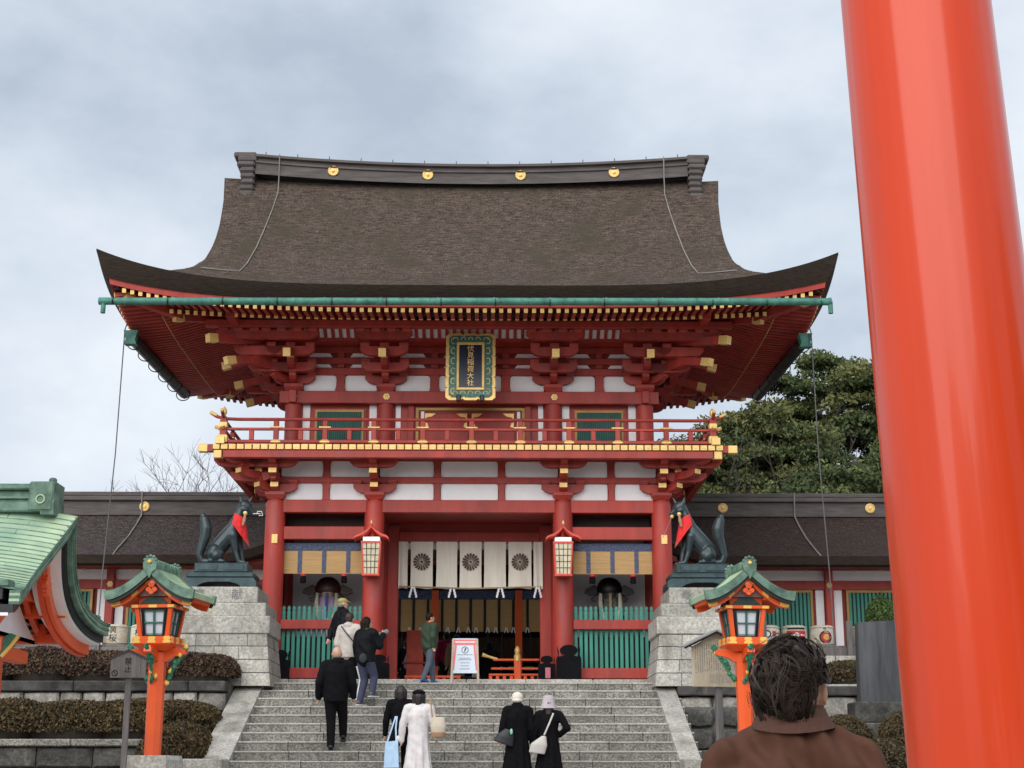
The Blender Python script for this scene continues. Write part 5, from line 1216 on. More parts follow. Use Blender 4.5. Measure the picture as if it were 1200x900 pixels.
    MB().box(-.31, .31, -.31, .31, ze, ze + .05, 0, .01).build('head_rail', ORANGE, t)
    for a in range(4):
        b = MB(); b.T = Matrix.Rotation(PI / 2 * a, 4, 'Z')
        for u, w in ((-.27, .05), (0, .06), (.27, .05)): b.box(u - w, u + w, -.315, -.308, ze + .005, ze + .045)
        b.build('gilt_plate', YEL, t)
        c = MB(); c.T = b.T; c.ext([(-.22, ze + .05), (.22, ze + .05), (.17, ze + .1), (.1, ze + .155), (0, ze + .17), (-.1, ze + .155), (-.17, ze + .1)], 'y', -.27, -.24)
        c.build('black_frog_leg_carving', mat('dark_green_carving', (.012, .035, .028), .5, var=.6, scale=40), t)
    MB().box(-.24, .24, -.24, .24, ze + .05, ze + .2).build('neck_box', ORANGED, t)
    # curved gable roof, gable to the front
    def rz(u): # height of roof surface above ze at lateral |u| (eave .76)
        a = min(1, abs(u) / .69); return .15 + .42 * (1 - a) ** 1.6 + .03 * a ** 4
    y0, y1 = -.50, .50
    n = 28
    cs = MB(); us = [-.66 + 1.32 * k / n for k in range(n + 1)]
    top = [(u, ze + rz(u) + .02) for u in us]; bot = [(u * .985, ze + rz(u) - .055 - .02 * (1 - abs(u) / .69)) for u in us]
    cs.ext(top + bot[::-1], 'y', y0 + .06, y1 - .06); cs.build('copper_roof', CUPALE, t)
    for yv in (y0, y1 - .06):
        MB().ext([(u * 1.02, z + .02 + .02 * (abs(u) / .69) ** 3) for u, z in top] + [(u, z - .02) for u, z in bot[::-1]], 'y', yv, yv + .06).build('verge_band', CUDARK, t)
        MB().ext([(u * .97, z - .021) for u, z in bot] + [(u * .94, z - .06) for u, z in bot[::-1]], 'y', yv + (.02 if yv < 0 else -.02), yv + (.09 if yv < 0 else .04)).build('black_underband', BLACK, t)
    seam = MB()
    for k in range(1, 11):
        yy = y0 + .06 + (y1 - y0 - .12) * k / 11; seam.tube([(u, yy, z + .006) for u, z in top], .011, 4)
    for s2 in (-1, 1):
        for u in (.18, .32, .46, .58): z = ze + rz(u) + .026; seam.beam((s2 * u, y0 + .07, z), (s2 * u, y1 - .07, z), .012, .01)
    stuff(seam.build('roof_seams', CUPALE, t))
    # barge boards with gilt tips, pendant, inner boards
    for yv in (y0 + .11, y1 - .15):
        bb = [(u * .9, ze + rz(u) - .1 + .0) for u in us]; b = MB(); b.ext([(u, z) for u, z in bb] + [(u * .96, z - .075) for u, z in bb[::-1]], 'y', yv, yv + .04)
        b.build('barge_board', ORANGE, t)
        g = MB(); d = -.008 if yv < 0 else .008
        for lo, hi in ((0, 3), (n - 3, n)):
            P = bb[lo:hi + 1]; g.ext([(u, z - .01) for u, z in P] + [(u * .98, z - .06) for u, z in P[::-1]], 'y', yv + d, yv + .04 + d)
        for lo, hi in ((7, 9), (n - 9, n - 7)):
            P = bb[lo:hi + 1]; g.ext([(u, z - .01) for u, z in P] + [(u * .98, z - .06) for u, z in P[::-1]], 'y', yv + d, yv + .04 + d)
        P = bb[n // 2 - 3:n // 2 + 4]; g.ext([(u, z + .0) for u, z in P] + [(.02, P[3][1] - .12), (-.02, P[3][1] - .12)], 'y', yv + d, yv + .04 + d)
        g.build('gilt_barge_plate', YEL, t)
        zc = ze + .34; b = MB(); b.lathe([(.005, -.01), (.06, .0), (.06, .02), (.005, .03)], 6); b.v = [(x, (yv - .02 if yv < 0 else yv + .06) - z + .01, y * 1.1 + zc) for x, y, z in b.v]
        for du, dz in ((-.045, -.085), (.045, -.085), (0, -.12)): b.ext([(du + .04 * math.cos(a), zc + dz + .035 * math.sin(a)) for a in np.linspace(0, 2 * PI, 11)[:-1]], 'y', (yv - .02 if yv < 0 else yv + .02), (yv + .01 if yv < 0 else yv + .05))
        b.build('gable_pendant', ORANGE, t)
    gz = [(u * .62, ze + rz(u * .8) - .12) for u in us]; MB().ext([(-.46, ze + .17)] + [(u, max(ze + .18, z)) for u, z in gz] + [(.46, ze + .17)], 'y', y0 + .2, y0 + .23).build('gable_board', mat('violet_grey_board', (.22, .13, .12), .7), t)
    for sx in (-1, 1):
        MB().ext([(sx * .24, ze + .16), (sx * .62, ze + .10), (sx * .64, ze + .13), (sx * .24, ze + .2)], 'y', y0 + .15, y1 - .15).build('eave_soffit', ORANGED, t)
        for k in range(9):
            yy = y0 + .18 + (y1 - y0 - .36) * k / 8; MB().beam((sx * .24, yy, ze + .15), (sx * .62, yy, ze + .085), .035, .035).build('rafter', ORANGE, t)
    # ridge with crest ornaments
    zr = ze + rz(0) + .02
    b = MB(); b.box(-.05, .05, y0 + .06, y1 - .06, zr - .03, zr + .05, 0, .01); b.box(-.032, .032, y0 + .02, y1 - .02, zr + .05, zr + .085, 0, .01)
    for k in range(9): b.box(-.058, .058, y0 + .10 + .095 * k, y0 + .125 + .095 * k, zr, zr + .095, 0, .005)
    b.build('ridge', CUDARK, t)
    for yv in (y0 - .02, y1 - .03):
        b = MB(); b.ext([(-.09, zr - .06), (-.04, zr - .10), (0, zr - .19), (.04, zr - .10), (.09, zr - .06), (.10, zr + .0), (.08, zr + .06), (.05, zr + .10), (-.05, zr + .10), (-.08, zr + .06), (-.10, zr + .0)], 'y', yv, yv + .05)
        for k in range(9):
            a = PI * (k / 8) * 1.5 - PI * .25; b.lathe([(.004, -.024), (.026, -.01), (.026, .01), (.004, .024)], 8, (.085 * math.cos(a), yv + .02, zr + .045 + .085 * math.sin(a)))
        b.build('ridge_end_ornament', CUDARK, t)
        b = MB(); b.lathe([(.005, -.03), (.03, -.012), (.03, .012), (.005, .03)], 8, (0, yv - .01 if yv < 0 else yv + .06, zr + .045)); b.build('gilt_stud', YEL, t)
    # scrolls sweeping the front eave corners
    return t
stone_lamp(-1); stone_lamp(1)

# ------------------------------------------------------------------ sign boards
t = thing('prohibition_sign', 'weathered grey wooden sign with black 禁止 and a crossed circle on a thin post', 'sign', (-4.17, 20, ZG))
b = MB(); b.ext([(-.225, 2.60), (.225, 2.60), (.225, 2.83), (.06, 2.91), (0, 2.93), (-.06, 2.91), (-.225, 2.83)][::1], 'y', -.02, .02); b.T = None
b.v = [(x, y, z - .0) for x, y, z in b.v]; b.build('sign_board', WOODG, t)
b = MB()
for sx in (-1, 1): b.beam((0, 0, 2.945), (sx * .25, 0, 2.835), .07, .025)
b.build('sign_roof', mat('dark_wood', (.05, .045, .043), .8), t)
MB().box(-.035, .035, .02, .08, 0, 2.8, 0, .006).build('sign_post', WOODG, t)
b = MB(); b.text('禁', .095, up(0, -.021, 2.80)); b.text('止', .095, up(0, -.021, 2.70))
for k in range(20):
    a, c = 2 * PI * k / 20, 2 * PI * (k + 1) / 20; b.ext([(-.165 + .04 * math.cos(a), 2.655 + .04 * math.sin(a)), (-.165 + .04 * math.cos(c), 2.655 + .04 * math.sin(c)), (-.165 + .03 * math.cos(c), 2.655 + .03 * math.sin(c)), (-.165 + .03 * math.cos(a), 2.655 + .03 * math.sin(a))], 'y', -.024, -.02)
b.ext([(-.19, 2.68), (-.183, 2.685), (-.138, 2.63), (-.145, 2.625)], 'y', -.024, -.02)
b.build('black_lettering', INK, t)
def columns_of_marks(x0, x1, z0, z1, dx, sz, y):
    b = MB(); x = x1; rr = random.Random(5)
    while x > x0:
        z = z1
        zend = z0 + rr.uniform(0, .12) * (z1 - z0)
        while z > zend:
            h = sz * rr.uniform(.6, 1.1); w = sz * rr.uniform(.6, 1)
            if rr.random() < .9:
                b.add([(x - w / 2, y, z - h), (x + w / 2, y, z - h * rr.uniform(.8, 1)), (x + w * .3, y, z), (x - w / 2, y, z - h * .1)], [(0, 1, 2, 3)])
            z -= h + sz * .25
        x -= dx
    return b
stuff(columns_of_marks(-.2, -.11, 2.72, 2.84, .028, .013, -.0215).build('small_faded_writing', GREYINK, t)); stuff(columns_of_marks(.11, .2, 2.64, 2.84, .028, .013, -.0215).build('small_faded_writing', GREYINK, t))
t = thing('notice_board', 'pale wooden notice board under a little slanted roof, covered in columns of faded writing', 'notice board', (4.0, 24, ZG))
t.rotation_euler = (0, 0, R(14))
MB().box(-.45, .30, -.02, .02, 2.70, 3.30, 0, .006).build('board', WOODP, t)
MB().ext([(-.45, 3.30), (.30, 3.30), (.30, 3.42), (-.07, 3.52)], 'y', -.018, .018).build('gable_board', WOODP, t)
b = MB(); b.beam((-.07, 0, 3.56), (-.62, 0, 3.30), .22, .025); b.beam((-.07, 0, 3.56), (.45, 0, 3.32), .22, .025); b.build('board_roof', mat('grey_board_roof', (.33, .32, .33), .7), t)
b = MB(); b.beam((-.07, -.1, 3.54), (-.61, -.1, 3.285), .012, .05); b.beam((-.07, -.1, 3.54), (.44, -.1, 3.30), .012, .05); b.build('dark_roof_trim', BLACK, t)
MB().box(-.05, .05, .02, .12, 1.3, 3.2, 0, .01).build('post', WOODG, t); MB().box(-.05, .05, .025, .12, 0, 1.3).build('post_foot', WOODG, t)
stuff(columns_of_marks(-.40, .27, 2.92, 3.36, .037, .02, -.0215).build('faded_writing', GREYINK, t)); stuff(columns_of_marks(-.18, .27, 2.75, 2.90, .024, .012, -.0215).build('small_faded_writing', GREYINK, t))
b = MB().text('図', .12, up(-.32, -.022, 2.79)); b.build('seal_mark', GREYINK, t) if False else None
# slate monument
t = thing('slate_monument', 'tall dark slate memorial slab on a black stone base beside the red torii pillar', 'monument', (6.9, 24.2, 1.1))
b = MB(); b.add([(-.72, -.12, 1.5), (1.0, -.12, 1.5), (1.0, .12, 1.5), (-.72, .12, 1.5), (-.70, -.11, 2.72), (.95, -.11, 2.82), (.95, .11, 2.82), (-.70, .11, 2.72)], [(3, 2, 1, 0), (4, 5, 6, 7), (0, 1, 5, 4), (1, 2, 6, 5), (2, 3, 7, 6), (3, 0, 4, 7)])
b.build('slab', SLATE, t); MB().box(-.85, 1.1, -.28, .28, 1.18, 1.5, 0, .02).build('base_stone', DSTONE, t); MB().box(-1.0, 1.2, -.4, .4, -.6, 1.18, 0, .02).build('base_stone', DSTONE, t)

# ------------------------------------------------------------------ red torii pillar
t = thing('torii_pillar', 'huge glossy vermilion torii pillar leaning slightly inward at the right edge', 'torii', (2.95, 8, ZG))
TM = mat('glossy_torii_lacquer', (.62, .050, .009), .30, var=.09, scale=1.2, stretch=(1, 1, .15), bump=.16, bscale=1.6, bstretch=(2.6, 2.6, .04), coat=.22, spec=.35)
zz = [0, .35, 1.4, 3, 4.5, 6, 7.5, 9.0]
b = MB(); LX = lambda z: 2.943 - .033 * (z - 3.58); RR = lambda z: .442 - .0062 * (z - 1.45)
n = 160; vs = []; fs = []
for z in zz:
    for k in range(n): a = 2 * PI * k / n; q_ = 1 + .0035 * math.sin(7 * a + 1) + .002 * math.sin(17 * a + z * .2) + .0012 * math.sin(31 * a); vs.append((LX(z + ZG) - 2.95 + RR(z + ZG) * q_ * math.cos(a), RR(z + ZG) * q_ * math.sin(a), z))
for j in range(len(zz) - 1):
    for k in range(n): fs.append((j * n + k, j * n + (k + 1) % n, (j + 1) * n + (k + 1) % n, (j + 1) * n + k))
fs.append(tuple(range((len(zz) - 1) * n, len(zz) * n)))
b.add(vs, fs); b.build('pillar', TM, t, smooth=True)
MB().lathe([(.60, 0), (.60, .10), (.53, .16)], 40, (.10, 0, 0)).build('stone_footing', GRANL, t); MB().lathe([(.50, .16), (.495, .85), (.47, .88)], 40, (.10, 0, 0)).build('black_pillar_wrap', BLACK, t, smooth=True)
# ------------------------------------------------------------------ green roofed pavilion at the left edge
pv = thing('green_roofed_pavilion', 'orange timber pavilion with curved pale green copper roof at the left edge', 'pavilion', (-6.6, 18.6, ZG))
PO = (6.6, -18.6, -ZG)
def pb(mb, n, m, sm=False, ang=35): return mb.build(n, m, pv, PO, smooth=sm, ang=ang)
XR, YC_, HY = -4.70, 18.6, 2.0
def pz(d): a = 1 - d / HY; return 3.55 + 1.12 * (d / HY) ** 1.75 + .0 * a      # d from the eave
def xend(d): return XR + .02 - .26 * (1 - abs(d / HY - .35)) * 0 - .16 * math.sin(PI * min(1, d / HY))
NC = 26
for q in (-1, 1):
    for k in range(NC):
        d0, d1 = HY * k / NC, HY * (k + 1.12) / NC
        def row(u, v):
            d = d0 + (d1 - d0) * v; x = -10.5 + (xend(d) + .105 + 10.5) * u; e_ = max(0, (x - (xend(d) - 1.1)) / 1.2)
            return (x, YC_ + q * (HY - d), pz(d) - .11 * e_ ** 2.0 + .016 * (1 - v) + .004)
        b = MB(); b.grid(row, 26, 3); b.v += []; n0 = len(b.v)
        b.grid(lambda u, v: Vector(row(u, 0)) - Vector((0, 0, .022 * v)), 26, 1, 1)  # dark lip paints the shadow line under each course
        pb(b, 'copper_course', [CUPALE, CUDARK], True, 30)
for k in range(9):      # upright seams, offset course to course
    pass
sm_ = MB()
for j in range(NC):
    for k in range(9):
        x = -10.2 + .66 * k + (.33 if j % 2 else 0) + .05 * (j % 5)
        if x > xend(0) - .1: continue
        d0, d1 = HY * j / NC, HY * (j + 1) / NC; e_ = max(0, (x - (xend(d0) - 1.1)) / 1.1) ** 2.0 * .11
        sm_.beam((x, YC_ - (HY - d0), pz(d0) + .026 - e_), (x, YC_ - (HY - d1), pz(d1) + .012 - e_), .008, .006)
stuff(pb(sm_, 'sheet_seams', CUDARK))
# layered verge, black band, white soffit and barge boards, each a curved strip set square to the roof curve
def vstrip(nm, m_, o0, o1, n0, n1, kk=20):
    for q in (-1, 1):
        b = MB(); vs = []
        for k in range(kk + 1):
            d = HY * k / kk; s_ = (pz(min(HY, d + .02)) - pz(max(0, d - .02))) / (min(HY, d + .02) - max(0, d - .02)); l_ = math.hypot(1, s_); ny, nz = -q * s_ / l_, -1 / l_
            y = YC_ + q * (HY - d); z = pz(d) - .125
            for oo, nn in ((o0, n0), (o1, n0), (o1, n1), (o0, n1)):
                yy = y + ny * nn
                if (yy - YC_) * q < 0: yy = YC_
                vs.append((xend(d) + oo, yy, z + nz * nn))
        fs = [(j * 4 + k, j * 4 + (k + 1) % 4, (j + 1) * 4 + (k + 1) % 4, (j + 1) * 4 + k) for j in range(kk) for k in range(4)] + [(0, 1, 2, 3), (kk * 4 + 3, kk * 4 + 2, kk * 4 + 1, kk * 4)]
        b.add(vs, fs); pb(b, nm, m_)
for k in range(5): vstrip('verge_layer', CUDARK if k % 2 == 0 else CUPALE, -.03, (.10, .085, .095, .08, .085)[k], .030 * k - .02, .030 * k + .009)
vstrip('black_verge_band', BLACK, -.35, .02, .13, .215); vstrip('white_verge_soffit', WHITE, -.40, -.03, .218, .25); vstrip('barge_board', ORANGE, -.22, -.16, .25, .37)
vstrip('inner_barge_board', mat('orange_red_boards', (.70, .075, .015), .45), -.29, -.225, .28, .40)
# eave front layers
for q in (-1, 1):
    for dz, th, m_, ins in ((-.06, .07, CUDARK, -.03), (-.20, .135, BLACK, .04), (-.25, .045, WHITE, .12), (-.38, .12, ORANGE, .18)):
        pb(MB().box(-10.5, XR - .05 - ins, YC_ + q * (HY - ins), YC_ + q * (HY - ins - .25), 3.55 + dz, 3.55 + dz + th, 0, .006), 'eave_layer', m_)
# gable wall, pendant, beams, rafters
gp = [(YC_ + (HY - .25) * (1 - 2 * k / 30), 0) for k in range(31)]
pb(MB().ext([(gp[0][0], 3.2)] + [(y, pz(max(0, HY - abs(y - YC_))) - .42) for y, _ in gp] + [(gp[-1][0], 3.2)], 'x', XR - .78, XR - .74), 'gable_wall', WHITE)
b = MB()
for sy, sz, r in ((0, 0, .055), (-.045, -.06, .05), (.045, -.06, .05), (0, -.12, .045), (0, -.17, .03)): b.lathe([(r, 0), (r, .05), (r * .6, .07)], 12, (0, 0, 0)); m0 = 36; b.v = b.v[:-m0] + [(XR - .22 + z, YC_ + y + sy, 3.80 + x + sz) for x, y, z in b.v[-m0:]]
pb(b, 'gable_pendant', ORANGE)
OR2 = MATS['orange_red_boards']
for y in (YC_ - 1.1, YC_ + 1.1): pb(MB().box(-10.4, XR - .22, y - .09, y + .09, 3.44, 3.62, 0, .015), 'purlin', ORANGE); 
for y in (YC_ - 1.1, YC_ + 1.1): pb(MB().box(XR - .22, XR - .19, y - .095, y + .095, 3.435, 3.625, 0, .005), 'gilt_beam_end', YEL)
pb(MB().box(-10.4, XR - .25, YC_ - .09, YC_ + .09, 4.0, 4.2, 0, .015), 'ridge_purlin', ORANGE)
pb(MB().box(XR - .70, XR - .55, YC_ - 1.0, YC_ + 1.0, 3.62, 3.78, 0, .015), 'tie_beam', ORANGE)
for q in (-1, 1): pb(MB().ext([(YC_ + q * .15, 3.5), (YC_ + q * .5, 3.5), (YC_ + q * .22, 3.95), (YC_ + q * .1, 3.95)], 'x', XR - .73, XR - .66), 'gable_strut', OR2)
for k in range(26):
    x = XR - .45 - .22 * k
    for q in (-1, 1):
        b = MB(); b.tube([(x, YC_ + q * (HY - d), pz(d) - .36) for d in (.25, .6, 1.0, 1.4, 1.75, 1.92)], .05, 4); pb(b, 'rafter', OR2)
pb(MB().box(-10.4, XR - .8, YC_ - (HY - .2), YC_ + HY - .2, 3.40, 3.42), 'ceiling_boards', WHITE)
for k in range(12):    # tooth-shaped rafter tails under the rear eave
    x = XR - .35 - .28 * k
    pb(MB().ext([(x - .06, 3.40), (x + .06, 3.40), (x + .06, 3.32), (x, 3.22), (x - .06, 3.32)], 'y', YC_ + HY - .6, YC_ + HY - .3), 'rafter_tail', OR2)
for (x, y) in ((-5.62, YC_ - 1.1), (-5.80, YC_ + 1.1), (-8.4, YC_ - 1.1), (-8.4, YC_ + 1.1)):
    pb(MB().lathe([(.12, ZG + .3), (.115, 3.44)], 18, (x, y, 0)), 'post', ORANGE, True); pb(MB().lathe([(.22, ZG), (.2, ZG + .3)], 16, (x, y, 0)), 'post_base', GRANL)
    if y < YC_: pb(MB().lathe([(.08, 3.05), (.2, 3.15), (.2, 3.28)], 4, (x, y, 0)), 'capital', OR2)
pb(MB().box(-8.3, -5.0, YC_ - 1.18, YC_ - 1.02, 2.86, 3.02, 0, .012), 'penetrating_beam', ORANGE); pb(MB().box(-5.5, -5.34, YC_ - 1.0, YC_ + 1.0, 2.86, 3.02, 0, .012), 'penetrating_beam', ORANGE)
b = MB(); b.ext([(-5.28, 2.78), (-5.03, 2.80), (-4.84, 3.02), (-4.92, 3.06), (-5.02, 3.0), (-5.1, 3.04), (-5.2, 3.0), (-5.26, 3.02)], 'y', YC_ - 1.16, YC_ - 1.04); pb(b, 'carved_beam_nose', CARVE)
b = MB().tube([(-5.0, YC_ - 1.17, 2.8), (-4.9, YC_ - 1.17, 2.92), (-4.83, YC_ - 1.17, 3.03)], .02, 6); b.tube([(-5.2, YC_ - 1.17, 2.85), (-5.12, YC_ - 1.17, 2.95), (-5.05, YC_ - 1.17, 2.88)], .012, 6); pb(b, 'gilt_nose_edge', YEL)
# ridge
b = MB(); b.box(-10.5, XR - .25, YC_ - .16, YC_ + .16, 4.60, 4.72, 0, .015); b.box(-10.5, XR - .25, YC_ - .11, YC_ + .11, 4.72, 4.76, 0, .005); b.box(-10.5, XR - .25, YC_ - .15, YC_ + .15, 4.76, 4.79, 0, .008); b.box(-10.5, XR - .25, YC_ - .10, YC_ + .10, 4.79, 4.87, 0, .01); b.box(-10.5, XR - .2, YC_ - .17, YC_ + .17, 4.87, 4.92, 0, .015); b.box(-10.5, XR - .18, YC_ - .08, YC_ + .08, 4.92, 4.96, 0, .01)
pb(b, 'ridge', CUDARK)
b = MB(); b.ext([(YC_ - .22, 4.56), (YC_ + .22, 4.56), (YC_ + .24, 4.7), (YC_ + .17, 4.83), (YC_ + .2, 4.96), (YC_ - .2, 4.96), (YC_ - .17, 4.83), (YC_ - .24, 4.7)], 'x', XR - .27, XR - .11)
b.box(XR - .42, XR - .12, YC_ - .24, YC_ - .17, 4.60, 4.96, 0, .02); b.lathe([(.05, 0), (.05, .05), (.03, .07)], 10, (XR - .17, YC_ - .12, 4.95)); pb(b, 'ridge_end_ornament', CUDARK)
b = MB().tube([(XR - .27 + .05 * math.cos(a), YC_ - .25, 4.74 + .05 * math.sin(a)) for a in np.linspace(0, 2 * PI, 17)], .01, 6); pb(b, 'ring_boss', CUPALE)
# ------------------------------------------------------------------ planting
LEAF = {}
def leafm(n, c, c2, ov=.1): return mat(n, c, .75, var=.2, scale=1.7, col2=c2, speck=.35, sscale=9, ov=ov, spec=.25)
AZR = [leafm('azalea_leaf_maroon', (.085, .048, .042), (.13, .07, .055)), leafm('azalea_leaf_brown', (.11, .075, .045), (.15, .10, .05)), leafm('azalea_leaf_olive', (.07, .07, .032), (.10, .095, .04))]
AZG = [leafm('azalea_leaf_rust', (.10, .065, .034), (.14, .09, .04)), leafm('azalea_leaf_dark', (.055, .05, .028), (.08, .07, .035)), leafm('azalea_leaf_gold', (.16, .11, .04), (.2, .13, .05))]
CORE = mat('shrub_dark_core', (.035, .027, .02), .95, var=.4, scale=10)
def superpt(n, rx, ry, rz_, p=2.6, zlo=-.2):
    d = RNG.normal(size=(n, 3)); d /= np.linalg.norm(d, axis=1)[:, None]; d[:, 2] = np.where(d[:, 2] < zlo, -d[:, 2] * .9, d[:, 2])
    k = (np.abs(d) ** p).sum(1) ** (-1 / p); return d * k[:, None] * np.array([rx, ry, rz_])
def lump(P, amp, f, seed=0):
    q = P * f + seed; return P * (1 + amp * (np.sin(q[:, 0] * 1.7 + 1.3 * np.sin(q[:, 1])) * np.cos(q[:, 2] * 1.9 + q[:, 0]) + .6 * np.sin(q[:, 1] * 3.1 + q[:, 2] * 2.7)))[:, None]
def shrub(label, x, y, z, rx, ry, h, mats, n=9000, leaf=.028, p=2.6, group='clipped azalea shrubs', cat='shrub', w=(.55, .35, .1), twigs=True, rot=(0, 0, 0)):
    t = thing('azalea_shrub', label, cat, (x, y, z), group=group); t.rotation_euler = rot
    sd = random.uniform(0, 30); P = lump(superpt(n, rx, ry, h * .58, p), .05, 3.2 / max(rx, h) * .8, sd)
    P *= RNG.uniform(.86, 1.03, n)[:, None] ** 1; P[:, 2] += h * .42
    mi = RNG.choice(3, n, p=w)
    inst('foliage', leaf_mesh('foliage', P, leaf, mats, mi=mi), t)
    C = MB().grid(lambda u, v: (rx * .86 * math.cos(u * 2 * PI) * (math.cos((v - .5) * PI) ** .6 if 0 < v < 1 else 0), ry * .86 * math.sin(u * 2 * PI) * (math.cos((v - .5) * PI) ** .6 if 0 < v < 1 else 0), h * .42 + h * .5 * math.sin((v - .5) * PI)), 20, 12)
    C.build('dark_core', CORE, t, smooth=True)  # solid dark core filling the shrub behind its leaves
    if twigs:
        b = MB()
        for k in range(60):
            a = random.uniform(0, 2 * PI); e = random.uniform(.3, 1.35); d = Vector((rx * math.cos(a) * math.cos(e), ry * math.sin(a) * math.cos(e), h * .6 * math.sin(e)))
            b.tube([Vector((0, 0, h * .3)) + d * .6, Vector((0, 0, h * .42)) + d * random.uniform(1.02, 1.13)], .004, 3)
        b.build('twigs', BARK, t)
    return t
# upper left hedge row
shrub('reddish leafless looking azalea mound on the upper left terrace, far left behind the pavilion post', -9.1, 29.4, 3.1, .85, .5, .66, AZR, 6000)
shrub('reddish brown azalea mound between the pavilion post and the prohibition sign', -7.9, 29.45, 3.1, .75, .5, .72, AZR, 6500)
shrub('brown azalea mound behind the prohibition sign on the upper left terrace', -6.9, 29.5, 3.1, .75, .5, .66, AZR, 6500)
shrub('broad maroon azalea hedge beside the left pedestal on the upper terrace', -5.05, 29.15, 3.1, .80, .34, .60, AZR, 11000, p=3.2)
shrub('maroon azalea mound under the orange lantern on the upper left terrace', -6.05, 29.4, 3.1, .62, .45, .62, AZR, 6500)
# lower left hedge row
for k, (x, rx, lb_) in enumerate(((-8.2, .85, 'rust brown rounded azalea at the far left of the lower terrace'), (-6.85, .95, 'large rust brown rounded azalea left of the thin sign post on the lower terrace'), (-5.75, .75, 'rust brown azalea between sign post and orange lantern post on the lower terrace'), (-5.0, .6, 'dark olive brown azalea right of the lantern post on the lower terrace'))):
    shrub(lb_, x, 27.85 + .06 * (k % 2), 2.0, rx * 1.08, .62, .80 - .03 * (k % 2), AZG, 11000, p=2.8)
shrub('long clipped brown azalea sloping down beside the left granite stringer', -4.82, 26.6, 1.25, .55, 1.2, 1.05, AZG, 14000, p=2.6, rot=(R(10), 0, 0))
# right side
shrub('dark olive shrub on the upper right terrace left of the slate slab', 7.9, 31.2, 3.1, .8, .45, .62, AZG, 7000, w=(.3, .6, .1))
shrub('reddish twiggy shrub on the upper right terrace behind the man', 6.5, 31.2, 3.1, .7, .45, .58, AZR, 6500)
shrub('small green bushy shrub growing above the slate slab by the sake casks', 9.3, 34.6, 3.1, .45, .35, 2.25, [leafm('box_leaf', (.05, .10, .025), (.09, .15, .04))] * 3, 5000, .03)
for x, y, r, h, lb_ in ((5.52, 22.6, .42, .62, 'round clipped shrub right behind the man’s shoulder, nearest the lantern'), (6.55, 22.9, .40, .62, 'round clipped shrub at the foot of the slate slab beside the torii pillar'), (5.75, 21.2, .42, .52, 'low round clipped shrub between the two rear ones'), (6.55, 20.6, .40, .52, 'round clipped shrub against the torii pillar, lowest on the right'), (4.9, 23.5, .42, .6, 'round clipped shrub hidden behind the man’s head')):
    shrub(lb_.replace('’', "'"), x, y, {22.6: 1.72, 22.9: 1.78, 21.2: 1.45, 20.6: 1.30, 23.5: 1.6}[y], r, r, h, AZG, 8000, .020, 2.2, 'round clipped shrubs on the right slope', w=(.45, .5, .05))
    struct(MB().lathe([(.5, -1.4), (.42, .12), (.1, .2)], 14, (x, y, {22.6: 1.72, 22.9: 1.78, 21.2: 1.45, 20.6: 1.30, 23.5: 1.6}[y])).build('planted_mound', EARTH, smooth=True))

# trees
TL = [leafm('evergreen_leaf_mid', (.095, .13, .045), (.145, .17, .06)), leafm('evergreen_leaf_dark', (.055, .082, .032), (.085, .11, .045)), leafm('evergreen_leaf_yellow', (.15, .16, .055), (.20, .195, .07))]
def limb(b, p, d, L_, r, depth, tips, spread=.6, nseg=4, kr=.52, nb=(2, 3, 3)):
    pts = [p]; rs = [r]; q = p.copy(); dd = d.copy()
    for k in range(nseg):
        dd = (dd + Vector((random.gauss(0, .16), random.gauss(0, .16), random.gauss(.04, .1)))).normalized(); q = q + dd * (L_ / nseg); pts.append(q.copy()); rs.append(r * (1 - .5 * (k + 1) / nseg))
    b.tube(pts, rs, 6 if r > .05 else 4, cap=False)
    if depth == 0: tips.append(q.copy()); return
    for k in range(random.choice(nb)):
        nd = (dd + Vector((random.gauss(0, spread), random.gauss(0, spread), random.gauss(.05, spread * .6)))).normalized()
        limb(b, pts[-1 - (k == 2)], nd, L_ * random.uniform(.62, .82), r * kr, depth - 1, tips, spread, nseg, kr, nb)
    tips.append(q.copy())
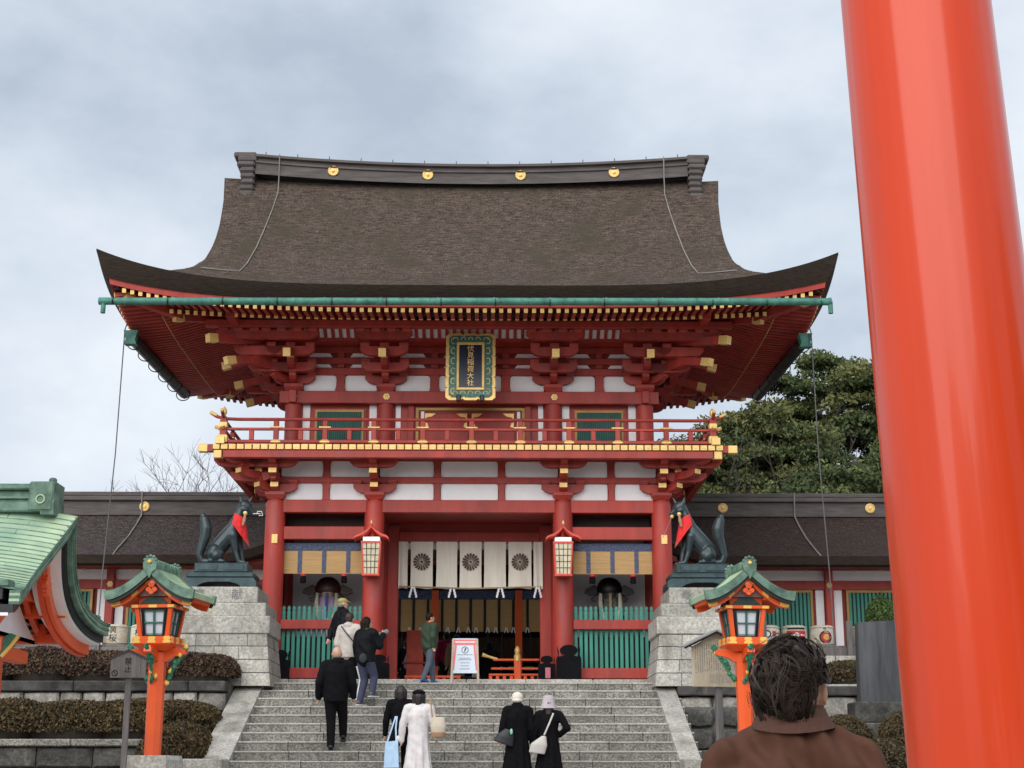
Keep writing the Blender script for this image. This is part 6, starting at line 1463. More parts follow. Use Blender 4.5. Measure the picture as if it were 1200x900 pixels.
def tree(label, x, y, z, H, crown, n=42000, leaf=.17, seed=1, w=(.5, .35, .15), clump=1.5, lean=0, depth=3):
    random.seed(seed)
    t = thing('evergreen_tree', label, 'tree', (x, y, z), group='evergreen trees behind the right hall')
    b = MB(); tips = []; L0 = H * .28
    b.tube([(0, 0, -.5), (.1, 0, L0 * .5), (lean * .3, 0, L0)], [H * .035, H * .028, H * .022], 10)
    for k in range(6):
        a = 2 * PI * k / 6 + random.uniform(-.4, .4); e = random.uniform(.5, 1.25)
        limb(b, Vector((lean * .3, 0, L0 * random.uniform(.75, 1))), Vector((math.cos(a) * math.cos(e), math.sin(a) * math.cos(e), math.sin(e))), H * .27, H * .012, depth, tips)
    b.build('trunk', BARK, t, smooth=True)
    cx, cz, rx, rz2 = crown          # crown ellipsoid centre height etc
    C = []
    while len(C) < 210:
        d = RNG.normal(size=3); d /= np.linalg.norm(d); r = RNG.uniform(.25, 1) ** .5
        p_ = np.array([cx + d[0] * rx * r, d[1] * rx * .8 * r, cz + d[2] * rz2 * r])
        if p_[2] > H * .18: C.append(p_)
    C = np.array(C)
    idx = RNG.integers(0, len(C), n); cr_ = RNG.uniform(.75, 1.3, len(C)) * clump
    d = RNG.normal(size=(n, 3)); d /= np.linalg.norm(d, axis=1)[:, None]; d[:, 2] = np.where(d[:, 2] < -.15, -d[:, 2] * .6, d[:, 2])
    rad = RNG.uniform(.35, 1.0, n) ** .6
    P = C[idx] + d * (rad * cr_[idx])[:, None] * np.array([1, 1, .62])
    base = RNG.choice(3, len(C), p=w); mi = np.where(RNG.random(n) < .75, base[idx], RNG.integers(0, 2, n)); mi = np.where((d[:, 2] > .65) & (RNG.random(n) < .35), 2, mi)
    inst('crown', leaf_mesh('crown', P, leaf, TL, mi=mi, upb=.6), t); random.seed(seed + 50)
    return t
E_ = 3.1
tree('tall broad evergreen with domed yellow green top, highest of the trees against the sky', 17.3, 70, E_, 17.8, (0, 10.2, 6.6, 7.0), 175000, 0.099, 3, (.42, .28, .30), 1.35)
tree('spreading evergreen with lighter lower crown between gate eave and tallest tree', 11.2, 62, E_, 13.6, (0, 7.4, 4.4, 5.6), 121600, 0.087, 5, (.5, .3, .2), 1.15)
tree('lower dark evergreen close behind the ridge of the right hall', 14.6, 57, E_, 10.0, (0, 5.8, 4.4, 4.2), 98800, 0.081, 8, (.4, .55, .05), 1.1)
tree('evergreen half hidden behind the red torii pillar, right of the tallest tree', 25.5, 68, E_, 16.5, (0, 9.2, 5.6, 6.6), 114000, 0.099, 11, (.5, .3, .2), 1.3)
tree('dark evergreen just behind the right balcony corner of the gate', 8.2, 60, E_, 11.2, (0, 6.6, 3.2, 4.6), 83600, 0.081, 14, (.45, .45, .1), 1.05)
tree('small dark evergreen low behind the right hall near the torii', 19.5, 56, E_, 9.0, (0, 5.2, 3.8, 3.8), 76000, 0.081, 17, (.45, .5, .05), 1.1)
def bare_tree(label, x, y, H, seed, r=.11, spread=.55, depth=5, tone=None, L0=.3):
    random.seed(seed); t = thing('bare_tree', label, 'tree', (x, y, E_), group='bare winter trees on the left')
    b = MB(); tips = []; b.tube([(0, 0, -.3), (.05, 0, H * .18), (0, .05, H * L0)], [r * 1.5, r * 1.2, r], 8)
    for k in range(5):
        a = 2 * PI * k / 5 + random.uniform(-.3, .3); e = random.uniform(.55, 1.2); limb(b, Vector((0, .05, H * L0)), Vector((math.cos(a) * math.cos(e), math.sin(a) * math.cos(e), math.sin(e))), H * .24, r * .6, depth - 1, tips, spread, 3, .64, (3, 3, 4))
    b.build('branches', tone or mat('pale_winter_bark', (.16, .13, .115), .9), t); return t, tips
bare_tree('bare winter tree with fine twigs between the left bronze fox and the gate balcony', -8.7, 50, 8.7, 21, .10, .42, 6)
bare_tree('fine bare winter tree crown beside the first one, above the left hall ridge', -9.6, 55, 8.9, 27, .09, .42, 6)
bare_tree('faint bare tree far left above the green pavilion ridge', -17.4, 66, 10.3, 31, .09, .42, 6)
t, tips = bare_tree('small pruned tree with reddish tufts above the left hall ridge', -14.9, 62, 10.2, 35, .12, .6, 3)
tp = np.array([tuple(v) for v in tips if v.z > 8.2] or [tuple(v) for v in tips]); idx = RNG.integers(0, len(tp), 5000); P = tp[idx] + RNG.normal(size=(5000, 3)) * np.array([.18, .18, .12])
inst('reddish_tufts', leaf_mesh('reddish_tufts', P, .05, [mat('dry_red_leaf', (.14, .05, .035), .8)]), t)
random.seed(99)
stuff(inst('distant_hillside_wood', leaf_mesh('distant_hillside_wood', np.stack([RNG.uniform(5, 60, 30000), RNG.uniform(85, 100, 30000), 3 + np.abs(RNG.normal(0, 3.2, 30000))], 1), .3, TL, mi=RNG.integers(0, 2, 30000))))
tag(bpy.data.objects['distant_hillside_wood'], 'dark mass of far woodland low behind the evergreens', 'woodland')

# unseen trees added behind the photographer to give the glossy pillar dark reflections
for x, y, H, sd in ((-9, -15, 9, 61), (-3.6, -19, 8.5, 62), (4.2, -18, 8.0, 63), (9.5, -14, 9.5, 64), (15, -6, 9, 65), (16, 4, 8.5, 66)):
    tree(f'unseen evergreen added behind the photographer for pillar reflections, {("far left", "left of the path", "right of the path", "right", "beside the torii", "right beyond the torii")[sd - 61]}', x, y, ZG, H, (0, H * .58, 3.2, H * .42), 6000, .34, sd, (.5, .45, .05), 1.5, depth=1)
    bpy.data.objects[[o.name for o in COL.objects if o.name.startswith('evergreen_tree')][-1]]['group'] = 'unseen trees added for reflections'
# ------------------------------------------------------------------ people
J0 = dict(pel=(0, 0, .53), wai=(0, 0, .61), che=(0, .005, .74), nek=(0, -.005, .855), hed=(0, .01, .925),
          shl=(-.112, 0, .81), shr=(.112, 0, .81), ell=(-.15, -.01, .635), elr=(.15, -.01, .635), wrl=(-.16, .04, .49), wrr=(.16, .04, .49),
          hil=(-.052, 0, .50), hir=(.052, 0, .50), knl=(-.056, .01, .28), knr=(.056, .01, .28), anl=(-.058, -.01, .05), anr=(.058, -.01, .05))
def cloth(name, c, **k): return mat(name, c, k.pop('rough', .85), var=k.pop('var', .12), scale=8, bump=k.pop('bump', .35), bscale=k.pop('bscale', 14), spec=.1, **k)
def person(label, x, y, z, H, rz=0, pose=None, top=None, topkind='jacket', legs=None, hair='short', hairm=None, hat=None, hatm=None, shoes=None, bulk=1., hem=.50, lookz=0, group=None, sock=None, collar=None):
    t = thing('person', label, 'person', (x, y, z), rz, group)
    J = dict(J0); J.update(pose or {})
    v = lambda k, dx=0, dy=0, dz=0: ((J[k][0] + dx) * H, (J[k][1] + dy) * H, (J[k][2] + dz) * H)
    c = lambda a, b, r0, r1: ('c', v(a) if isinstance(a, str) else a, v(b) if isinstance(b, str) else b, r0 * H, r1 * H)
    hd = Vector(v('hed')); Rz = Matrix.Rotation(lookz, 3, 'Z')
    h_ = lambda dx, dy, dz: tuple(hd + Rz @ Vector((dx * H, dy * H, dz * H)))
    # skin body with face and fingers, one continuous surface (face toward +Y before turning)
    pr = [('e', h_(0, 0, .005), (.046 * H, .056 * H, .064 * H)), ('e', h_(0, .018, -.032), (.033 * H, .036 * H, .032 * H)), ('e', h_(0, .058, -.006), (.008 * H, .011 * H, .013 * H)),
          ('e', h_(-.046, 0, -.004), (.007 * H, .012 * H, .018 * H)), ('e', h_(.046, 0, -.004), (.007 * H, .012 * H, .018 * H)), ('e', h_(0, .052, -.034), (.014 * H, .006 * H, .005 * H)),
          c('nek', h_(0, -.012, -.03), .032, .03), c('che', 'nek', .07, .035), c('pel', 'che', .06, .065), c('shl', 'shr', .03, .03)]
    for s, q in (('l', -1), ('r', 1)):
        pr += [c('sh' + s, 'el' + s, .027, .021), c('el' + s, 'wr' + s, .021, .014), c('hi' + s, 'kn' + s, .05, .032), c('kn' + s, 'an' + s, .03, .02), c('an' + s, v('an' + s, 0, .05, -.028), .02, .018)]
        w = Vector(v('wr' + s)); d = (w - Vector(v('el' + s))).normalized(); side = d.cross(Vector((0, 1, 0)));
        if side.length < .2: side = d.cross(Vector((1, 0, 0)))
        side.normalize(); pal = side.cross(d).normalized(); pc = w + d * .028 * H
        pr.append(('c', tuple(w), tuple(pc), .014 * H, .017 * H)); pr.append(('c', tuple(pc - pal * .011 * H), tuple(pc + pal * .011 * H), .013 * H, .013 * H))
        for k in range(4):
            b0 = pc + d * .010 * H + pal * ((k - 1.5) * .0105 * H); L_ = (.030, .036, .034, .026)[k] * H; b1 = b0 + d * L_ * .6 + side * .006 * H * q; b2 = b1 + d * L_ * .45 + side * .014 * H * q
            pr += [('c', tuple(b0), tuple(b1), .0058 * H, .0052 * H), ('c', tuple(b1), tuple(b2), .0052 * H, .0045 * H)]
        th = w + d * .015 * H + pal * .014 * H; pr.append(('c', tuple(th), tuple(th + d * .026 * H + pal * .014 * H), .0065 * H, .0055 * H))
    organic('body', pr, SKIN, t, .0085 * H / 1.6, 1)
    e = MB(); m = MB()
    for q in (-1, 1): e.lathe([(.001, -.004 * H), (.0062 * H, -.002 * H), (.0062 * H, .002 * H), (.001, .004 * H)], 8, h_(q * .019, .0525, .008))
    e.build('eyes', BLACK, t)
    m.tube([h_(-.013, .055, -.034), h_(0, .0585, -.035), h_(.013, .055, -.034)], .0028 * H, 5); m.build('mouth', mat('lips', (.40, .13, .11), .5), t)
    # legs
    if legs:
        lp = [] if topkind == 'coat' else [c('pel', 'wai', .076, .062), ('c', v('hil', 0, -.01, .02), v('hir', 0, -.01, .02), .062 * H, .062 * H)]
        for s in 'lr': lp += [c('hi' + s, 'kn' + s, .048 if topkind == 'coat' else .066, .047), c('kn' + s, v('an' + s, 0, 0, .0), .047, .038)]
        organic('trousers', lp, legs, t, .014 * H / 1.6, 2)
    sm_ = shoes or BLACK
    for s in 'lr':
        a = Vector(v('an' + s)); organic('shoe', [('c', tuple(a + Vector((0, -.015, -.012)) * H), tuple(a + Vector((0, .075, -.028)) * H), .028 * H, .022 * H), ('c', tuple(a), tuple(a + Vector((0, .03, -.02)) * H), .028 * H, .026 * H)], sm_, t, .011 * H / 1.6, 1)
        MB().box(-.03 * H, .03 * H, -.045 * H, .10 * H, -.055 * H, -.040 * H, 0, .006).build('sole', mat('white_rubber', (.55, .54, .52), .6) if sock else BLACK, t, tuple(a))
    # top
    k = bulk
    tp = [c('wai', 'che', .088 * k, .102 * k), c('che', v('nek', 0, 0, -.045), .096 * k, .062), ('c', v('shl', .02), v('shr', -.02), .05 * k * H, .05 * k * H), c('pel', 'wai', .088 * k, .088 * k)]
    for s in 'lr': tp += [c('sh' + s, 'el' + s, .043 * k, .037 * k), c('el' + s, v('wr' + s), .037 * k, .028 * k)]
    tp.append(c(v('nek', 0, -.005, -.03), v('nek', 0, -.008, .0), .048, .044))
    px_, py = J['pel'][0] * H, J['pel'][1] * H
    if topkind == 'coat':
        W = J['wai']; tp.append(('l', [((px_, py, hem * H), .135 * k * H, .115 * k * H), ((px_, py, (hem + .12) * H), .118 * k * H, .10 * k * H), ((W[0] * H, W[1] * H, .60 * H), .096 * k * H, .086 * k * H), ((W[0] * H, W[1] * H, .66 * H), .094 * k * H, .084 * k * H)]))
    else:
        W = J['wai']; tp.append(('l', [((px_, py, hem * H), .098 * k * H, .082 * k * H), ((px_, py, (hem + .06) * H), .104 * k * H, .088 * k * H), ((W[0] * H, W[1] * H, .66 * H), .1 * k * H, .085 * k * H)]))
    if 'hood' in topkind or topkind == 'hooded': tp += [('e', v('nek', 0, -.04, -.012), (.062 * H, .036 * H, .036 * H)), ('c', v('nek', -.045, 0, -.01), v('nek', .045, 0, -.01), .026 * H, .026 * H)]
    def dsp(co):
        n = math.sin(co.z * 38 / H * (1 if topkind == 'puffer' else .4) + 3 * math.sin(co.x * 9)) * (.007 if topkind == 'puffer' else .004) + .005 * math.sin(co.x * 31 + co.z * 17) * math.sin(co.z * 23 + co.y * 19); r_ = Vector((co.x - px_, co.y - py, 0))
        fold = 0
        if topkind == 'coat' and co.z < .6 * H: fold = .012 * math.sin(math.atan2(co.y - py, co.x - px_) * 9) * (.6 - co.z / H) / .3
        return co + (r_.normalized() * (n + fold) if r_.length > .02 else Vector((0, 0, 0)))
    organic('puffer_jacket' if topkind == 'puffer' else topkind if topkind in ('coat',) else 'jacket', tp, top, t, .013 * H / 1.6, 2, disp=dsp)
    if collar: organic('scarf', [('c', v('nek', -.02, .0, -.005), v('nek', .02, 0, -.005), .046 * H, .046 * H)], collar, t, .012, 1)
    # hair / hat
    hm = hairm or HAIRB
    if hair:
        hp = [('e', h_(0, -.010, .018), (.053 * H, .060 * H, .060 * H)), ('e', h_(0, -.026, -.004), (.048 * H, .040 * H, .055 * H))]
        if hair == 'long': hp += [('c', h_(0, -.035, 0), h_(0, -.045, -.11), .045 * H, .038 * H), ('c', h_(-.03, -.02, 0), h_(-.035, -.02, -.10), .028 * H, .02 * H), ('c', h_(.03, -.02, 0), h_(.035, -.02, -.10), .028 * H, .02 * H)]
        if hair == 'bob': hp += [('c', h_(-.038, -.012, .01), h_(-.046, -.012, -.055), .032 * H, .024 * H), ('c', h_(.038, -.012, .01), h_(.046, -.012, -.055), .032 * H, .024 * H), ('c', h_(0, -.035, 0), h_(0, -.04, -.06), .048 * H, .038 * H)]
        if hair == 'fringe': hp = [('e', h_(0, -.018, -.012), (.050 * H, .045 * H, .045 * H))]
        organic('hair', hp, hm, t, .011 * H / 1.6, 1, disp=lambda co: co + Vector((math.sin(co.z * 160) * .0018, math.sin(co.x * 190) * .0025, math.sin(co.x * 130 + co.y * 90) * .002)))
    if sock:
        MB().tube([v('hil', -.055, -.03, -.06), v('knl', -.042, -.025), v('anl', -.036, -.016, .01)], .011 * H, 5).build('white_trouser_stripe', mat('white_stripe', (.7, .7, .72), .7), t)
    if hat == 'cap':
        organic('cap', [('e', h_(0, -.004, .032), (.053 * H, .062 * H, .040 * H)), ('e', h_(0, .062, .026), (.038 * H, .034 * H, .006 * H))], hatm, t, .009, 1)
    if hat == 'beanie':
        organic('knit_hat', [('e', h_(0, -.006, .018), (.061 * H, .068 * H, .058 * H)), ('e', h_(0, -.012, -.012), (.060 * H, .066 * H, .03 * H))], hatm, t, .010, 1, disp=lambda co: co + Vector((math.sin(co.z * 260) * .003, 0, math.sin(co.x * 300) * .003)))
    if hat == 'beret':
        organic('beret', [('e', h_(0, -.006, .042), (.068 * H, .074 * H, .030 * H)), ('e', h_(0, 0, .02), (.054 * H, .062 * H, .02 * H))], hatm, t, .010, 1)
    if hat == 'bucket':
        o = MB(); o.lathe([(.090, -.045), (.092, -.05), (.070, .004), (.063, .066), (.054, .082), (.03, .09), (.002, .091)], 22, (0, 0, 0)); o.v = [tuple(Vector(h_(a / H * H, b - .006, cz + .006)) if False else Vector(h_(a, b - .006, cz + .004))) for a, b, cz in o.v]
        o.build('bucket_hat', hatm, t, smooth=True)
    if hat == 'hood':
        organic('hood', [('e', h_(0, -.012, .008), (.066 * H, .070 * H, .078 * H)), ('c', h_(0, -.03, -.03), v('nek'), .055 * H, .06 * H)], hatm, t, .012, 1)
    return t
BLKC = cloth('black_wool', (.006, .006, .0075), rough=.95); BLKP = cloth('black_puffer_nylon', (.007, .0075, .010), rough=.6); BLKT = cloth('black_trousers', (.006, .006, .007))
def onstep(k, off=.2): return 30 - TREAD * k + off, ZL - RISE * k
def strap(pts, w, m, parent, name='strap'):
    return MB().tube(pts, w, 6, flat=.35).build(name, m, parent, smooth=True)
# 1 cap man looking up to the right
person('man in yellow green cap and black jacket standing at the top of the steps', -2.44, 30.35, ZL, 1.66, R(-62), dict(elr=(.155, -.05, .65), wrr=(.12, -.10, .53), ell=(-.155, -.05, .65), wrl=(-.12, -.10, .53)), BLKP, 'puffer', cloth('light_grey_trousers', (.25, .25, .26)), 'fringe', mat('grey_hair', (.2, .19, .18), .6), 'cap', cloth('olive_yellow_cap', (.32, .30, .10)), bulk=1.12, lookz=R(-12), collar=BLKC)
# 2 beige fleece woman
y, z = onstep(2); yb, zb_ = y, z
p2 = person('woman in beige fleece jacket and black trousers near the top of the steps', -2.20, y, z, 1.60, R(-25), dict(wrl=(-.13, .07, .56), wrr=(.10, .10, .58)), cloth('oatmeal_fleece', (.50, .45, .41), bscale=60), 'hooded', BLKT, 'short', mat('dark_brown_hair', (.03, .014, .010), .5), bulk=1.15, hem=.47)
b = tag(MB().tube([(-2.34, y - .13, z + 1.33), (-2.22, y - .20, z + 1.18), (-2.08, y - .21, z + 1.02), (-1.98, y - .12, z + .95)], .012, 6).build('bag_strap', BLACK), 'thin black shoulder strap across the back of the beige fleece jacket', 'strap')
# 3 black puffer woman
y3, z3 = onstep(3, .12)
person('woman in black puffer jacket, olive scarf and navy track trousers with white stripe', -1.84, y3 + .05, z3 + .02, 1.62, R(-38), dict(ell=(-.16, 0, .66), wrl=(-.17, .06, .52), elr=(.15, .06, .66), wrr=(.11, .16, .80), knl=(-.056, .05, .29), anl=(-.06, -.02, .05), knr=(.056, .09, .33), anr=(.065, .05, .145)), BLKP, 'puffer', cloth('navy_track_trousers', (.055, .06, .10)), 'bob', None, bulk=1.2, hem=.48, sock=1, lookz=R(-28), collar=cloth('olive_scarf', (.11, .13, .04)), shoes=cloth('grey_trainers', (.12, .12, .13)))
o = organic('grey_mitten', [('c', (0, 0, 0), (.12, .04, .06), .045, .05)], cloth('grey_knit', (.19, .19, .2)), None, .012, 1, loc=(-1.60, y3 + .22, z3 + 1.32)); tag(o, 'grey knitted mitten raised and pointing to the right', 'mitten')
tag(organic('small_grey_pouch', [('e', (0, 0, 0), (.075, .035, .09))], cloth('dark_grey_nylon', (.04, .042, .05)), None, .012, 1, loc=(-1.87, y3 - .2, z3 + .86)), 'small dark grey pouch slung over the black puffer jacket', 'bag')
# 4 black clad man climbing
y4, z4 = onstep(8, .14)
person('bald man all in black climbing the steps alone on the left, seen from behind', -2.17, y4, z4, 1.76, R(3), dict(ell=(-.16, -.03, .645), wrl=(-.165, .03, .51), elr=(.16, .0, .65), wrr=(.17, .06, .52), hil=(-.05, 0, .50), knl=(-.04, .02, .28), anl=(-.035, 0, .05), knr=(.07, .11, .32), anr=(.075, .16, .15)), cloth('black_soft_jacket', (.006, .006, .0075)), 'hooded', BLKT, 'fringe', mat('shaved_hair', (.36, .22, .16), .7), bulk=1.18, hem=.46)
# 5, 6 white coat woman and companion
y5, z5 = onstep(12, .16)
person('woman in long white coat with black beret near the bottom of the steps', -.68, y5, z5, 1.60, R(2), dict(ell=(-.155, 0, .65), wrl=(-.165, .03, .50), elr=(.155, 0, .65), wrr=(.175, .04, .53)), cloth('white_wool', (.68, .64, .64)), 'coat', BLKT, 'bob', mat('near_black_hair', (.018, .010, .010), .5), 'beret', BLKC, bulk=1.06, hem=.20)
for sx, xx in ((-1, -.975), (1, -.34)):
    tag(organic('fur_cuff', [('e', (0, 0, 0), (.07, .06, .055))], cloth('white_fur', (.66, .63, .62), bscale=60), None, .010, 1, loc=(xx, y5 + .05, z5 + (.83 if sx < 0 else .86))), f'fluffy white {sgn(sx, "left", "right")} cuff of the white coat', 'cuff')
t = thing('shoulder_bag', 'cream and tan shoulder bag on the right side of the white coat', 'bag', (-.36, y5 - .08, z5 + .86))
organic('bag_body', [('l', [((0, 0, 0), .10, .06), ((0, 0, .15), .125, .07), ((0, 0, .30), .10, .05)])], mat('cream_canvas', (.55, .48, .38), .8), t, .010, 1); organic('leather_base', [('l', [((0, 0, -.015), .105, .065), ((0, 0, .07), .118, .070)])], mat('tan_leather', (.33, .2, .11), .6), t, .010, 1)
strap([(-.09, 0, .28), (-.12, .02, .45), (-.13, .08, .62)], .014, MATS['tan_leather'], t); strap([(.05, 0, .28), (-.04, -.03, .45), (-.11, .04, .62)], .014, MATS['tan_leather'], t)
person('dark haired companion in black half hidden left of the white coated woman', -.99, y5 + .42, z5 + .165, 1.52, R(2), None, BLKC, 'coat', BLKT, 'bob', MATS['near_black_hair'], bulk=1.0, hem=.35)
t = thing('tote_bag', 'pale blue tote bag hanging beside the white coated woman', 'bag', (-1.10, y5 + .02, z5 + .38))
b = MB(); b.add([(-.12, -.05, 0), (.12, -.05, 0), (.12, .05, 0), (-.12, .05, 0), (-.10, -.03, .40), (.10, -.03, .42), (.10, .03, .42), (-.10, .03, .40)], [(3, 2, 1, 0), (4, 5, 6, 7), (0, 1, 5, 4), (1, 2, 6, 5), (2, 3, 7, 6), (3, 0, 4, 7)])
b.build('bag_body', cloth('pale_blue_canvas', (.42, .58, .78)), t); strap([(-.07, 0, .40), (.0, 0, .62), (.05, .1, .80)], .012, MATS['pale_blue_canvas'], t); strap([(.07, 0, .41), (.06, 0, .62), (.07, .1, .80)], .012, MATS['pale_blue_canvas'], t)
# 7, 8 two women in long black coats
y7, z7 = onstep(12, .1)
person('woman in white knitted hat and long black coat on the lower steps', .90, y7, z7, 1.56, R(3), dict(wrl=(-.165, .06, .52), wrr=(.155, .05, .5)), BLKC, 'coat', BLKT, 'fringe', MATS['near_black_hair'], 'beanie', cloth('cream_knit', (.68, .62, .54), bscale=50), bulk=1.12, hem=.22, collar=BLKC)
person('woman in pale lilac bucket hat and black coat, right of the white hat', 1.40, y7 + .03, z7, 1.48, R(-2), dict(elr=(.20, -.06, .67), wrr=(.12, .03, .60)), BLKC, 'coat', BLKT, 'long', MATS['dark_brown_hair'], 'bucket', cloth('lilac_felt', (.46, .40, .43)), bulk=1.08, hem=.25)
t = thing('handbag', 'black shoulder bag with mint charm on the left hip of the white hatted woman', 'bag', (.68, y7 - .18, z7 + .76))
organic('bag_body', [('l', [((0, 0, -.02), .16, .05), ((.0, 0, .10), .14, .055), ((.02, 0, .22), .07, .04)])], mat('black_bag_nylon', (.014, .014, .018), .5), t, .011, 1, rot=(0, R(18), 0)); strap([(.08, -.01, .22), (.18, -.03, .42), (.27, .04, .62)], .011, BLACK, t)
organic('mint_charm', [('e', (.12, -.06, .17), (.024, .02, .05))], mat('mint_plastic', (.25, .6, .42), .5), t, .008, 1)
t = thing('sling_bag', 'cream leather sling bag worn across the back of the bucket hatted woman', 'bag', (1.20, y7 - .17, z7 + .60))
organic('bag_body', [('l', [((0, 0, 0), .13, .05), ((.02, 0, .14), .13, .055), ((.08, 0, .28), .035, .03)])], mat('cream_leather', (.50, .47, .43), .55), t, .011, 1, rot=(0, R(8), 0)); strap([(.12, 0, .28), (.20, -.03, .46), (.27, .06, .62)], .014, MATS['cream_leather'], t)
# 9 green jacket boy
person('boy in dark green puffer jacket and grey jeans walking across the top step', -.72, 30.42, ZL, 1.37, R(-55), dict(ell=(-.16, .03, .66), wrl=(-.14, .09, .55), elr=(.15, -.04, .65), wrr=(.14, -.02, .52), knl=(-.05, .08, .29), anl=(-.05, .10, .05), knr=(.06, -.04, .28), anr=(.06, -.14, .06)), cloth('forest_green_puffer', (.035, .055, .035), rough=.55), 'puffer', cloth('washed_grey_jeans', (.085, .10, .13)), 'short', None, bulk=1.25, hem=.49, lookz=R(-15), collar=cloth('orange_lining', (.75, .16, .05)), shoes=mat('blue_trainers', (.03, .13, .35), .6))
# beyond the gate
person('person in hooded black coat beyond the passage right of the standing board', .47, 42.0, 3.40, 1.58, R(10), None, BLKC, 'coat', BLKT, None, None, 'hood', BLKC, bulk=1.25, hem=.2)
tag(organic('cream_side_bag', [('l', [((0, 0, 0), .10, .05), ((0, 0, .3), .06, .04)])], MATS['cream_canvas'], None, .012, 1, loc=(.10, 41.9, 4.02)), 'cream bag hanging at the hooded person\'s left side', 'bag')
person('backpacker in dark coat with grey scarf beyond the passage by the left inner column', -1.72, 41.5, 3.40, 1.60, R(-8), None, BLKC, 'coat', BLKT, 'bob', None, bulk=1.1, hem=.2, collar=cloth('grey_pink_scarf', (.28, .22, .22)))
tag(organic('blue_grey_backpack', [('l', [((0, 0, 0), .13, .08), ((0, 0, .2), .14, .1), ((0, 0, .38), .08, .06)])], cloth('slate_blue_nylon', (.15, .20, .28)), None, .012, 1, loc=(-1.66, 41.3, 4.22)), 'slate blue backpack on the back of the person by the left inner column', 'backpack')
person('person in maroon jacket mostly hidden behind the green jacketed boy', -.62, 39.5, 3.40, 1.62, R(20), None, cloth('maroon_cloth', (.16, .012, .035)), 'jacket', BLKT, 'short', None, bulk=1.1)
person('person in khaki coat hidden behind the standing notice board', -.36, 38.5, 3.40, 1.45, R(0), None, cloth('khaki_cloth', (.16, .12, .07)), 'coat', BLKT, 'short', None, bulk=1.1, hem=.3)
# ------------------------------------------------------------------ man in the foreground, from behind
mx_, my_, mz_ = 1.285, 4.45, ZG
t = thing('person', 'man with tousled dark wavy hair and brown jacket, close up from behind', 'person', (mx_, my_, mz_))
zt_ = 1.80
JB = mat('brown_canvas_jacket', (.088, .036, .022), .82, var=.16, scale=3, bump=.25, bscale=9, dirt=(.12, .058, .038), dscale=3.2, dthr=.58, spec=.25)
hc = Vector((.00, .0, zt_ - .125))
pr = [('e', hc, (.078, .098, .112)), ('e', hc + Vector((.0, .04, -.06)), (.058, .06, .058)), ('c', (0, -.005, zt_ - .30), (0, 0, zt_ - .16), .062, .055), ('e', hc + Vector((0, .105, -.015)), (.014, .02, .025)),
      ('e', hc + Vector((-.082, .005, -.012)), (.010, .02, .032)), ('e', hc + Vector((.090, -.018, -.028)), (.011, .026, .036)), ('e', hc + Vector((.062, .012, -.07)), (.026, .04, .045)), ('c', (0, .02, zt_ - .75), (0, .02, zt_ - .40), .10, .08),
      ('c', (-.06, .01, zt_ - .42), (.06, .01, zt_ - .42), .07, .07)]
for q in (-1, 1):
    pr += [('c', (q * .17, 0, zt_ - .36), (q * .23, -.02, zt_ - .66), .05, .04), ('c', (q * .23, -.02, zt_ - .66), (q * .22, .10, zt_ - .90), .04, .028), ('c', (q * .09, 0, .92), (q * .10, .02, .5), .085, .06), ('c', (q * .10, .02, .5), (q * .10, 0, .09), .055, .04), ('c', (q * .1, 0, .06), (q * .11, .16, .04), .04, .035), ('e', (q * .22, .13, zt_ - .97), (.035, .025, .055))]
    for k in range(4): pr.append(('c', (q * (.205 + .004 * k), .115 + .017 * k, zt_ - 1.01), (q * (.20 + .004 * k), .13 + .016 * k, zt_ - 1.075), .009, .008))
    pr.append(('c', (q * .20, .15, zt_ - .96), (q * .185, .18, zt_ - 1.01), .011, .009))
pr.append(('c', (0, 0, .95), (0, 0, 1.1), .14, .14))
organic('body', pr, mat('warm_skin', (.48, .25, .17), .5, var=.12, scale=18, bump=.15, bscale=60), t, .0085, 2)
# jacket
sp_ = zt_ - .33
jp = [('l', [((0, 0, .80), .215, .145), ((0, 0, 1.0), .22, .15), ((0, 0, 1.2), .225, .15), ((0, -.005, 1.34), .235, .135), ((0, -.005, sp_ - .03), .222, .115), ((0, 0, sp_ + .03), .165, .095), ((0, 0, sp_ + .085), .095, .078), ((0, .0, sp_ + .115), .07, .07)])]
for q in (-1, 1): jp += [('c', (q * .185, -.005, sp_ - .05), (q * .25, -.02, zt_ - .66), .078, .066), ('c', (q * .25, -.02, zt_ - .66), (q * .23, .10, zt_ - .90), .064, .05), ('c', (q * .08, 0, sp_ + .03), (q * .19, 0, sp_ - .03), .072, .076)]
def wr(co):
    a = .0045 * math.sin(co.x * 38 + 3.5 * math.sin(co.z * 16 + co.x * 5)) * (1 if co.y < 0 else .4) + .004 * math.sin(co.z * 55 + co.x * 26) + .003 * math.sin(co.x * 90 + co.z * 30)
    a += .007 * max(0, math.sin(co.x * 13 + 4 * co.z + 1.2)) ** 3 * math.sin(co.z * 21 + co.x * 9)
    return co + Vector((0, -a * 2.0, a * .9))
organic('jacket', jp, JB, t, .009, 3, disp=wr)
cl = MB()
def colr(u, v, o=0):
    a = -PI / 2 + (u * 2 - 1) * 2.35; fl = math.sin(min(1, v * 1.0) * PI / 2)
    r = .083 + .006 * (1 - v) + o; h = sp_ + .075 + .072 * v - .02 * abs(u * 2 - 1) ** 2
    return (r * 1.06 * math.cos(a) + .006 * math.sin(u * 7), r * .95 * math.sin(a) - .004, h + .004 * math.sin(u * 9))
